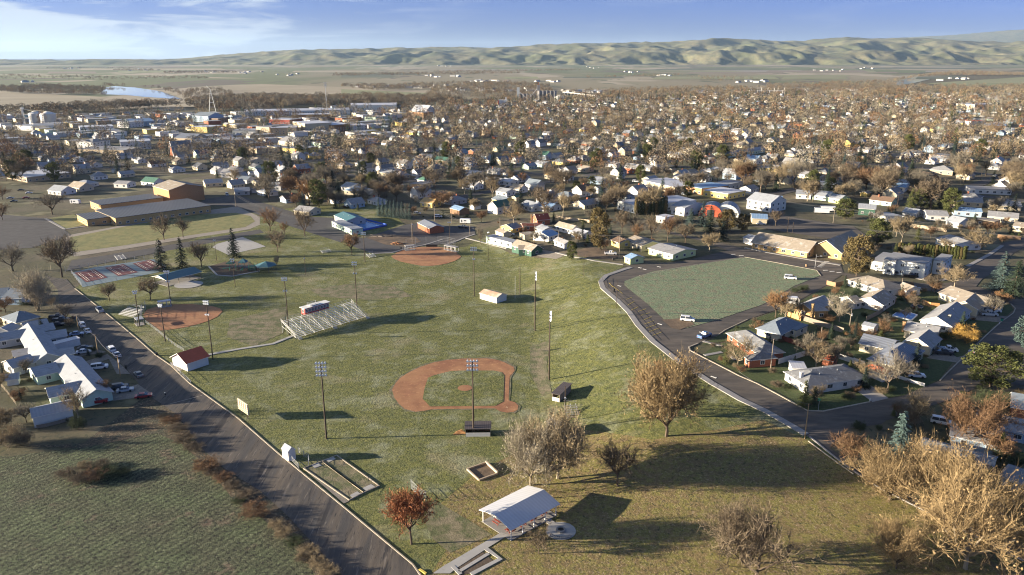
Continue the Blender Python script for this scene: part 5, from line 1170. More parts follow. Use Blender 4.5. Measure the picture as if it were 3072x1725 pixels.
def bare_tree(seed, spread=1.0, vase=.5, limbs=6, dens=1.0, tl=.17, multi=False, rad=.026, leaf=0, tw=.0036, thin=1.0):
    """unit-height leafless tree: trunk mesh and crown mesh (branches plus fine twigs)"""
    r = random.Random(seed); tk = MB(); cr_ = MB(); tv = []; tf = []
    def rv(): 
        while True:
            v = Vector((r.uniform(-1, 1), r.uniform(-1, 1), r.uniform(-1, 1)))
            if .05 < v.length < 1: return v.normalized()
    def twig(p, d, L):
        s = d.cross(rv()).normalized()*tw*r.uniform(.6, 1.2); o = len(tv); e = p+d*L; mid = p+d*L*.5+rv()*L*.08
        tv.extend([p-s, p+s, mid+s*.7, mid-s*.7, e]); tf.append((o, o+1, o+2, o+3)); tf.append((o+3, o+2, o+4))
        if leaf and r.random() < leaf:
            c = p+d*L*r.random(); a = rv()*.013; b = rv()*.013; o = len(tv); tv.extend([c-a, c+b, c+a, c-b]); tf.append((o, o+1, o+2, o+3))
    def grow(p, d, L, rad_, lev):
        mb = tk if lev <= 1 else cr_
        n = 3 if lev < 3 else 2; pts = [p]; q = p; dd = d.copy()
        for i in range(n):
            dd = (dd+rv()*(.20 if lev else .07)+Vector((0, 0, .10 if lev else 0))).normalized(); q = q+dd*(L/n); pts.append(q)
        for i in range(n): mb.tube(pts[i], pts[i+1], rad_*(1-.5*i/n), rad_*(1-.5*(i+1)/n), 6 if lev < 1 else (5 if lev < 2 else 3), 0, False)
        if lev >= 3:
            for k in range(int(9*dens)):
                t = r.random(); a = pts[0].lerp(pts[-1], t); twig(a, (dd*.7+rv()*.8+Vector((0, 0, .25))).normalized(), L*r.uniform(.35, .9))
            return
        nb = {0: limbs, 1: int(6*dens+.5), 2: 6}[lev]
        for k in range(nb):
            t = (.62+.38*k/max(1, nb-1)) if lev == 0 else r.uniform(.25, 1.0)
            i = min(n-1, int(t*n)); a = pts[i].lerp(pts[i+1], t*n-i)
            az = 2*math.pi*(k/nb+r.uniform(-.1, .1))+lev
            if lev == 0: nd = Vector((math.cos(az)*vase*1.15, math.sin(az)*vase*1.15, r.uniform(.55, 1.1))).normalized(); l2 = (1-tl)*r.uniform(.50, .66)*spread
            else: nd = (dd*.75+rv()*.85+Vector((0, 0, .15))).normalized(); l2 = L*r.uniform(.48, .72)
            grow(a, nd, l2, rad_*(.58 if lev == 0 else (.40 if lev == 1 else .30)), lev+1)
    if multi:
        for k in range(multi):
            az = 2*math.pi*k/multi+r.uniform(-.3, .3); d = Vector((math.cos(az)*vase, math.sin(az)*vase, 1)).normalized(); p = Vector((math.cos(az)*.04, math.sin(az)*.04, 0))
            grow(p, d, .6*r.uniform(.8, 1.1), rad*.55*thin, 1)
    else: grow(Vector((0, 0, -.01)), Vector((0, 0, 1)), tl*1.7, rad, 0)
    o = len(cr_.v); cr_.v += [tuple(v) for v in tv]; cr_.f += [tuple(o+i for i in f) for f in tf]; cr_.m += [0]*len(tf)
    zs = max(v[2] for v in cr_.v)
    for b in (tk, cr_): b.v = [(v[0]/zs, v[1]/zs, v[2]/zs) for v in b.v]
    return tk, cr_
def mesh_of(mb, name, m):
    me = bpy.data.meshes.new(name); me.from_pydata(mb.v, [], mb.f); me.materials.append(m); return me
def conifer(seed, w=.22, n=2600, kind='spruce'):
    r = random.Random(seed); tk = MB(); tk.tube((0, 0, -.01), (0, 0, .9), .018, .003, 6)
    c = MB(); vs = []; fs = []
    def quad(p, a, b): o = len(vs); vs.extend([p-a*.3, p+b, p+a, p-b]); fs.append((o, o+1, o+2, o+3))
    if kind == 'spruce':
        lv = 26
        for i in range(lv):
            z = .06+.93*(i/lv)**.95; rr_ = w*(1-z)**.85*r.uniform(.85, 1.12)+.006; nb = max(5, int(13*(1-z)+4))
            for k in range(nb):
                az = r.uniform(0, 6.283); L = rr_*r.uniform(.75, 1.15); d = Vector((math.cos(az), math.sin(az), 0)); sd_ = Vector((-d.y, d.x, 0)); m_ = max(3, int(n/(lv*11)))
                c.tube((0, 0, z), d*L+Vector((0, 0, z-L*.25)), .003, .001, 3, 0, False)
                for j in range(m_):
                    t = (j+.6)/m_; p = d*L*t+Vector((0, 0, z-L*t*.32+r.uniform(-.004, .004)))+sd_*r.uniform(-.25, .25)*L*(1.05-t)
                    quad(p, (d*.7+sd_*r.uniform(-.8, .8)+Vector((0, 0, -.35+r.uniform(-.2, .3)))).normalized()*.030, (sd_+Vector((0, 0, r.uniform(-.6, .6)))).normalized()*.012)
    elif kind == 'pine':
        cl = []
        for i in range(90):
            z = r.uniform(.12, .97); e = math.sin(math.pi*min(1, (z-.05)*1.0))**.6*w; az = r.uniform(0, 6.283); q = e*r.uniform(.35, 1.05); p = Vector((math.cos(az)*q, math.sin(az)*q, z)); cl.append((p, r.uniform(.045, .095)))
            tk.tube((0, 0, max(.1, z-.08)), p, .007, .002, 4, 0, False)
        for k in range(n):
            p, s = cl[k % 90]; d = Vector((r.gauss(0, 1), r.gauss(0, 1), r.gauss(0, .75))).normalized(); q = p+d*s*r.uniform(.5, 1)
            a = (d+Vector((r.gauss(0, .5), r.gauss(0, .5), r.gauss(0, .5)+.2))).normalized(); quad(q, a*.026, a.cross(Vector((r.gauss(0, 1), r.gauss(0, 1), r.gauss(0, 1)))).normalized()*.009)
    else:   # columnar arborvitae
        for k in range(n):
            z = r.random(); e = w*(math.sin(math.pi*(.12+.80*z))**.55); az = r.uniform(0, 6.283); e *= 1+.13*math.sin(az*5+z*9); q = e*r.uniform(.75, 1.05); p = Vector((math.cos(az)*q, math.sin(az)*q, z*.98)); d = Vector((math.cos(az)*.4, math.sin(az)*.4, 1)).normalized()
            quad(p, d*.045, Vector((-math.sin(az), math.cos(az), 0))*.016)
    o = len(c.v); c.v += [tuple(v) for v in vs]; c.f += [tuple(o+i for i in f) for f in fs]; c.m += [0]*len(fs)
    return tk, c
ARCH = {}
def arch(k, pair): ARCH[k] = (mesh_of(pair[0], 'trunk', M['bark']), mesh_of(pair[1], 'crown', M['grey twigs']), max(max(abs(v[0]), abs(v[1])) for v in pair[1].v))
arch('oak', bare_tree(1, 1.05, .75, 7, 1.0)); arch('elm', bare_tree(2, 1.0, .55, 6, 1.1)); arch('round', bare_tree(3, .95, .95, 8, 1.1, .2)); arch('vase', bare_tree(4, 1.1, .42, 7, 1.0, .14))
arch('wide', bare_tree(5, 1.2, 1.2, 8, 1.0, .2)); arch('oak2', bare_tree(11, 1.0, .7, 7, 1.0, .2)); arch('leafy', bare_tree(6, 1.0, .8, 8, 1.3, .2, leaf=1.0, tw=.003)); arch('poplar', bare_tree(7, 1, .22, 6, .8, .1, 26, .02, thin=.6))
arch('big', bare_tree(8, 1.1, .9, 10, 1.8, .12, tw=.0020, leaf=.5, rad=.03)); arch('big2', bare_tree(9, 1.15, 1.0, 10, 1.7, .11, tw=.0020, leaf=.35, rad=.03)); arch('bush', bare_tree(10, 1, 1.0, 6, 1.4, .1, 12, .02, leaf=.5, thin=.6)); arch('slim', bare_tree(12, .8, .35, 7, 1.2, .25))
arch('spruce', conifer(1, .24)); arch('spruce2', conifer(2, .30, 3000)); arch('pine', conifer(3, .34, 9500, 'pine')); arch('column', conifer(4, .13, 1300, 'col')); arch('cedar', conifer(5, .30, 7000, 'pine'))
NK = {'grey': 'grey twigs', 'brown': 'brown twigs', 'rust': 'rust twigs', 'tan': 'tan twigs', 'amber': 'amber twigs', 'gold': 'gold twigs', 'pale': 'pale twigs', 'leaf': 'rust leaves', 'orange': 'orange twigs', 'spruce': 'spruce needles', 'dark': 'dark needles', 'blue': 'blue needles', 'olive': 'olive needles', 'bronze': 'bronze needles', 'green': 'bush green'}
tr_ = random.Random(99)
def tree_at(w, h, kind, col, label, width=None, group=None, bark=None):
    tm_, cm_, rx = ARCH[kind]; con = kind in ('spruce', 'spruce2', 'pine', 'column', 'cedar'); bush = kind == 'bush'
    nm = 'hedge_conifer' if kind == 'column' else ('conifer' if con else ('bush' if bush else 'bare_tree')); cat = 'conifer' if con else ('bush' if bush else 'tree')
    rt = thing(nm, label, cat, w, tr_.uniform(0, 6.28), group)
    sx = 1.0 if width is None else max(.4, min(2.6, width/(2*rx*h*(.92 if con else .78))))
    for nme, me, m in (('trunk', tm_, M[bark or ('pale bark' if col in ('pale', 'tan') else 'bark')]), ('crown', cm_, M[NK[col]])):
        o = link(nme, me, rt); o.scale = (h*sx, h*sx, h); o.material_slots[0].link = 'OBJECT'; o.material_slots[0].material = m
    return rt
PX = 1.0
def tree(base, topy, wpx, kind, col, label, group=None, bark=None):
    w = G(base); h = hgt(w, topy); dep = w.y*CP-(w.z-H)*SP
    return tree_at(w, h, kind, col, label, (wpx/F*dep) if wpx else None, group, bark)
# near trees: base point, row of the top, width in photo pixels
tree(N02(2463+3072*0, 418) if False else N12(1632, 720), 1198, 290, 'big', 'tan', 'large bare grey tree with a dark leaning trunk above the pavilion')
tree(N12(1425, 770), 1225, 230, 'big2', 'pale', 'pale bare tree left of the dark-trunked one, rising over the pavilion')
tree(N12(2083, 775), 1308, 150, 'round', 'brown', 'round brown bare tree between the pavilion and the big tan tree')
tree(N12(2452, 400), 1010, 320, 'big', 'amber', 'huge tan-brown tree beside the sidewalk, tallest in the middle of the park', bark='bark')
tree(N12(2470, 260), 1050, 200, 'big2', 'orange', 'orange-brown tree close behind the huge tan one')
tree(N12(530, 1215), 1458, 185, 'leafy', 'leaf', 'small tree with dark rusty leaves beside the left street')
tree(N12(1488, 1290), 1560, 95, 'oak2', 'brown', 'little bare tree between the pavilion and the round patio')
tree(N22(465, 1365), 1480, 250, 'big2', 'brown', 'bare brown tree with grey top in the bottom middle of the leafy lawn', bark='bark')
tree(N22(545, 1500), 1540, 300, 'oak', 'brown', 'wide bare brown tree cut off by the bottom edge')
tree(N22(1265, 665), 1290, 140, 'round', 'rust', 'small reddish bare tree on the kerb beside the yard gate')
tree(N22(1560, 880), 1320, 300, 'big', 'amber', 'broad tan tree whose white trunk stands on the park kerb')
tree(N22(2130, 1400), 1350, 450, 'big2', 'amber', 'largest golden-tan tree with pale forked trunk in the bottom right corner', bark='pale bark')
tree(N22(1610, 1400), 1530, 190, 'big2', 'amber', 'slender brown tree between the two big lower right trees')
tree(N22(2500, 1300), 1385, 260, 'big', 'amber', 'tan tree cut off by the right edge above the bottom corner')
tree(N22(1900, 880), 1300, 270, 'big', 'amber', 'amber tree in the thicket behind the white-trunked kerb tree')
tree(N22(1600, 700), 1225, 150, 'spruce2', 'blue', 'tall blue-green spruce at the edge of the bottom right yards')
tree(N22(2150, 700), 1360, 80, 'spruce', 'spruce', 'small dark spruce between the tan trees and grey roof')
tree(N22(1755, 320), 1160, 115, 'vase', 'tan', 'multi-stemmed bare tree behind the blue-green spruce')
tree(N22(2160, 470), 1150, 230, 'big2', 'rust', 'spreading reddish-brown tree beside the frosty van')
tree(N22(2350, 190), 1165, 110, 'bush', 'green', 'dark juniper mass at the right edge below the street')
tree(N22(2480, 620), 1340, 110, 'bush', 'green', 'dark green bush by the blue-grey house at the right edge')
tree(R5(730, 170), 1020, 125, 'wide', 'grey', 'bare grey tree with pale trunk beside the orange-roofed shed')
tree(S1(2970, 1160), 1036, 170, 'pine', 'olive', 'big olive-green pine beside the right-hand street')
tree(S1(3085, 1060), 925, 110, 'cedar', 'blue', 'grey-green conifer cut off by the right edge')
tree(S1(3000, 872), 750, 105, 'spruce2', 'blue', 'blue-green spruce on the yellow kerb island, left of two')
tree(S1(3040, 885), 775, 110, 'spruce2', 'spruce', 'dark green spruce on the yellow kerb island, right of two')
tree(N21(1310, 640), 705, 95, 'pine', 'bronze', 'tall bronze-green pine at the end of the church road')
tree(N21(2050, 720), 783, 115, 'wide', 'tan', 'wide bare tree with forked pale trunk beside the apartment block')
tree(N21(2120, 1130), 968, 95, 'bush', 'gold', 'round golden bare willow beside the right-hand street')
tree(N21(700, 950), 860, 85, 'round', 'orange', 'rounded orange tree beside the white camper')
tree(N21(743, 930), 862, 60, 'vase', 'tan', 'slim bare tree just right of the rounded orange tree')
tree(N21(1180, 980), 875, 105, 'vase', 'pale', 'white-barked bare tree behind the yellow brick house')
tree(N21(415, 1325), 985, 105, 'wide', 'tan', 'pale-trunked bare tree on the lawn of the red brick corner house')
tree(N21(1195, 1205), 1000, 55, 'vase', 'grey', 'thin bare tree in the dark yard behind the vinyl fence')
tree(N21(1300, 1120), 965, 55, 'vase', 'rust', 'reddish bare tree beside the silver garden shed')
tree(N21(1690, 850), 860, 60, 'wide', 'rust', 'low reddish tree beside the pole with a transformer')
tree(N21(200, 455), 690, 75, 'round', 'tan', 'bare tan tree at the bend before the church')
tree(N21(20, 390), 660, 70, 'round', 'brown', 'bare brown tree left of the tan tree before the church')
for (x, y, t, w, k, c, l) in [(150, 0, 600, 45, 'spruce', 'blue', 'tall narrow spruce left of the red barrel-roofed shop'), (60, 250, 622, 55, 'spruce2', 'blue', 'leftmost dark blue spruce of the group before the barrel-roofed shop'), (205, 300, 614, 46, 'spruce', 'spruce', 'pointed green spruce in the group before the barrel-roofed shop'), (330, 300, 628, 62, 'pine', 'bronze', 'bronze round-topped conifer in front of the barrel-roofed shop'), (455, 300, 640, 45, 'pine', 'bronze', 'narrow bronze conifer right of the barrel-roofed shop'), (300, 370, 650, 45, 'spruce', 'dark', 'dark low spruce below the bronze conifer')]:
    tree(N21(x, max(y, 260)), t, w, k, c, l)
tree(N21(1470, 400), 655, 75, 'pine', 'olive', 'dark spreading pine between the church and the hedge')
tree(N21(1220, 205), 595, 68, 'pine', 'olive', 'olive pine right behind the white trailers')
tree(N21(700, 260), 625, 45, 'round', 'brown', 'dense round brown tree beside the church car park')
tree(N21(1650, 380), 640, 75, 'round', 'tan', 'pale round tree left of the long pale alley fence')
tree(N21(2220, 430), 680, 95, 'wide', 'tan', 'wide tan tree above the sidewalk on the far right')
tree(N21(1700, 500), 728, 34, 'vase', 'tan', 'small tan tree standing in front of the tall hedge')
for i in range(5): tree(N21(1720+i*72, 130-4*i), 562+4*(i % 2), 44, ('spruce', 'pine', 'spruce2')[i % 3], 'olive', 'tall olive evergreen in the dense grove on the far right', 'grove of olive evergreens on the far right')
for i in range(22):
    t = i/21; tree(R4(690+970*t, 790+100*t), 727+t*12+(i % 3)*2, 17, 'column', 'olive' if i % 4 else 'bronze', 'clipped arborvitae in the tall hedge behind the apartment block', 'arborvitae hedge behind the apartment block')
for i in range(10):
    t = i/9; tree(C1(900+130*t-1000*0, 0) if False else T3(705+165*t, 462-8*t), 590-2*t, 16, 'column', 'green' if i % 3 else 'bronze', 'dark arborvitae in the hedge before the flat white warehouse', 'arborvitae hedge before the flat white warehouse')
for i in range(9):
    t = i/8; tree(T2(700+175*t, 660+18*t), 590+t*16+(i % 2)*3, 24, 'spruce', 'blue', 'frosted blue spruce in the row behind the swimming pool', 'row of blue spruces behind the swimming pool')
tree(N11(1940, 440), 622, 70, 'pine', 'bronze', 'tall bronze-brown conifer above the lime green houses')
tree(N11(1735, 515), 722, 36, 'pine', 'olive', 'small olive conifer alone on the lawn edge by the gravel pad')
tree(N11(1050, 395), 672, 35, 'vase', 'grey', 'thin bare tree in front of the long mint block')
tree(N11(1300, 235), 597, 85, 'wide', 'tan', 'wide pale bare tree behind the yellow-gabled house')
tree(N11(1055, 230), 628, 45, 'round', 'rust', 'small reddish tree behind the long mint block')
tree(N11(80, 480), 688, 62, 'round', 'rust', 'reddish bare tree beside the pool car park')
tree(N11(760, 120), 585-15, 100, 'round', 'rust', 'broad rusty tree behind the workshop roofs')
for i, (x, y, t) in enumerate([(2115, 320, 622), (2215, 325, 630), (2340, 355, 632), (2460, 380, 640), (2530, 300, 628)]): tree(N11(x, y), t, 55, ('round', 'elm', 'oak', 'round', 'oak2')[i], ('brown', 'grey', 'brown', 'rust', 'brown')[i], ['leafless brown tree right of the tall bronze conifer', 'grey leafless tree, second right of the tall bronze conifer', 'brown leafless tree behind the tan-roofed houses', 'reddish leafless tree above the large lime green house', 'brown leafless tree behind the wooded sidewalk'][i])
# park left and school
tree(N01(1222, 592), 712, 75, 'spruce2', 'dark', 'darkest broad spruce behind the teal picnic shelter')
tree(N01(1375, 572), 706, 58, 'spruce2', 'dark', 'second dark spruce, just right of the broad one by the teal shelter')
tree(N01(1765, 495), 680, 52, 'spruce', 'dark', 'dark spruce standing alone in front of the basketball court')
tree(N01(1238, 365), 633, 75, 'oak', 'brown', 'bare dark-trunked tree on the oval lawn, left of a pair')
tree(N01(1382, 345), 630, 65, 'oak2', 'brown', 'bare tree on the oval lawn, right of a pair')
tree(N01(1523, 572), 716, 80, 'round', 'brown', 'bare brown tree right of the dark spruces')
tree(N01(470, 645), 690, 125, 'round', 'brown', 'big dense brown tree at the top of the left street')
tree(N01(285, 895), 778, 135, 'poplar', 'pale', 'tall clump of pale poplar stems beside the left street', bark='pale bark')
tree(N01(100, 600), 722, 120, 'oak', 'grey', 'bare grey tree on the left edge above the poplars')
tree(N01(825, 822), 844, 62, 'round', 'brown', 'small rounded bare tree left of the teal shelter lawn')
tree(N01(1138, 822), 826, 80, 'round', 'brown', 'rounded brown bare tree below the teal shelter')
tree(N01(2095, 458), 678, 75, 'oak', 'brown', 'bare tree right of the pale basketball court')
tree(N01(2300, 335), 610, 95, 'vase', 'brown', 'tall bare vase-shaped tree before the pool car park')
tree(N01(2148, 322), 660, 34, 'vase', 'rust', 'young reddish tree beside the diagonal street')
tree(N01(2040, 300), 612, 75, 'oak', 'rust', 'rusty bare tree at the top corner of the school lawn')
tree(N01(2090, 565), 762, 28, 'vase', 'grey', 'small bare sapling beside the teal shade canopy')
tree(N01(395, 172), 565, 95, 'elm', 'grey', 'large bare grey tree left of the school')
tree(N01(20, 215), 600, 60, 'oak', 'rust', 'reddish tree at the left edge of the school car park')
tree(N01(20, 60), 545, 60, 'oak2', 'rust', 'rust-brown tree at the left edge above the school car park')
tree(N02(590, 260), 1150, 95, 'vase', 'tan', 'bare tan tree in front of the pale metal garage')
tree(N02(590, 350), 1240, 55, 'bush', 'green', 'scruffy bush at the foot of the bare tan tree')
for i, (x, y, r_, h, c) in enumerate([(60, 480, 110, 190, 'tan'), (170, 470, 70, 120, 'brown'), (20, 330, 90, 150, 'tan'), (140, 110, 55, 80, 'rust')]):
    tree(N02(x, y), G and (1150+(y-h)/NS), r_*1.0, 'bush', c, ['tan brush thicket in the left corner of the ploughed field', 'brown brush beside the left corner thicket', 'tan brush behind the left corner thicket', 'reddish brush between the garden shed and garage'][i])
for i, (x, y, r_, c) in enumerate([(1290, 300, 34, 'rust'), (1345, 360, 36, 'brown'), (1400, 440, 38, 'brown'), (1460, 500, 34, 'brown'), (1560, 650, 50, 'rust'), (1600, 690, 30, 'brown'), (1690, 730, 34, 'rust'), (1755, 790, 32, 'brown'), (1850, 860, 34, 'brown'), (1925, 990, 52, 'rust'), (2080, 1080, 30, 'tan'), (2140, 1150, 36, 'tan'), (2225, 1220, 34, 'green'), (2330, 1290, 38, 'tan'), (2400, 1370, 36, 'tan'), (2480, 1440, 38, 'tan'), (1240, 260, 24, 'tan'), (1800, 900, 24, 'green'), (2280, 1330, 26, 'brown')]):
    p = N02(x, y); tree(p, p[1]-r_*.72, r_*2.0, 'bush', c, ['first', 'second', 'third', 'fourth', 'fifth', 'sixth', 'seventh', 'eighth', 'ninth', 'tenth', 'eleventh', 'twelfth', 'thirteenth', 'fourteenth', 'fifteenth', 'sixteenth', 'seventeenth', 'eighteenth', 'nineteenth'][i]+' '+{'rust': 'reddish', 'brown': 'brown', 'tan': 'tan', 'green': 'green', 'gold': 'golden'}[c]+' shrub of the scrub row along the left street verge', 'scrub row along the left street verge')
for i, (x, y, r_, c) in enumerate([(500, 700, 36, 'brown'), (620, 740, 44, 'brown'), (720, 720, 44, 'rust'), (820, 700, 44, 'green'), (930, 690, 30, 'green'), (640, 640, 30, 'tan'), (770, 630, 30, 'brown')]):
    p = N02(x, y); tree(p, p[1]-r_*.75, r_*1.9, 'bush', c, 'tangled heap of %s brush in the ploughed field, %s' % ({'rust': 'reddish', 'brown': 'brown', 'tan': 'tan', 'green': 'dark green'}[c], ['left end', 'near left', 'middle front', 'right of middle', 'right end', 'far left', 'far middle'][i]), 'brush heap in the ploughed field')
for i, (p, r_, c) in enumerate([(R3(1500, 790), 16, 'brown'), (R3(1330, 745), 14, 'brown'), (R3(1640, 815), 12, 'rust'), (R4(860, 1300), 14, 'rust'), (R2(230, 120), 16, 'green'), (R2(110, 80), 12, 'rust'), (R2(1400, 900), 26, 'green'), (R1(1820, 170), 24, 'green'), (R1(1700, 190), 20, 'green'), (R2(600, 630), 16, 'rust'), (R1(2200, 620), 26, 'rust'), (N22(1330, 350), 30, 'green'), (N21(2400, 830), 36, 'orange'), (R1(2080, 1010), 26, 'brown'), (R1(1870, 900), 18, 'green'), (R2(350, 450), 26, 'orange')]):
    tree(p, p[1]-r_, r_*1.6, 'bush', c, ['brown shrub bed below the church windows', 'brown shrub left of the church shrub bed', 'reddish shrub near the church door', 'reddish shrub beside the long white ranch house', 'dark shrub on the lawn of the long white ranch house', 'rusty shrub at the wall of the long white ranch house', 'dark shrub beside the golden willow', 'dark evergreen shrubs right of the orange tree', 'dark low evergreen behind the orange tree', 'rusty shrubs around the blue pool cover', 'reddish shrubs under the white-barked tree', 'dark shrub at the yard gate by the kerb tree', 'orange low shrub on the corner below the kerb island', 'brown climbing shrub on the thin pole', 'green shrub in the yard behind the dark red fence', 'orange shrub beside the green-grey gabled house'][i])
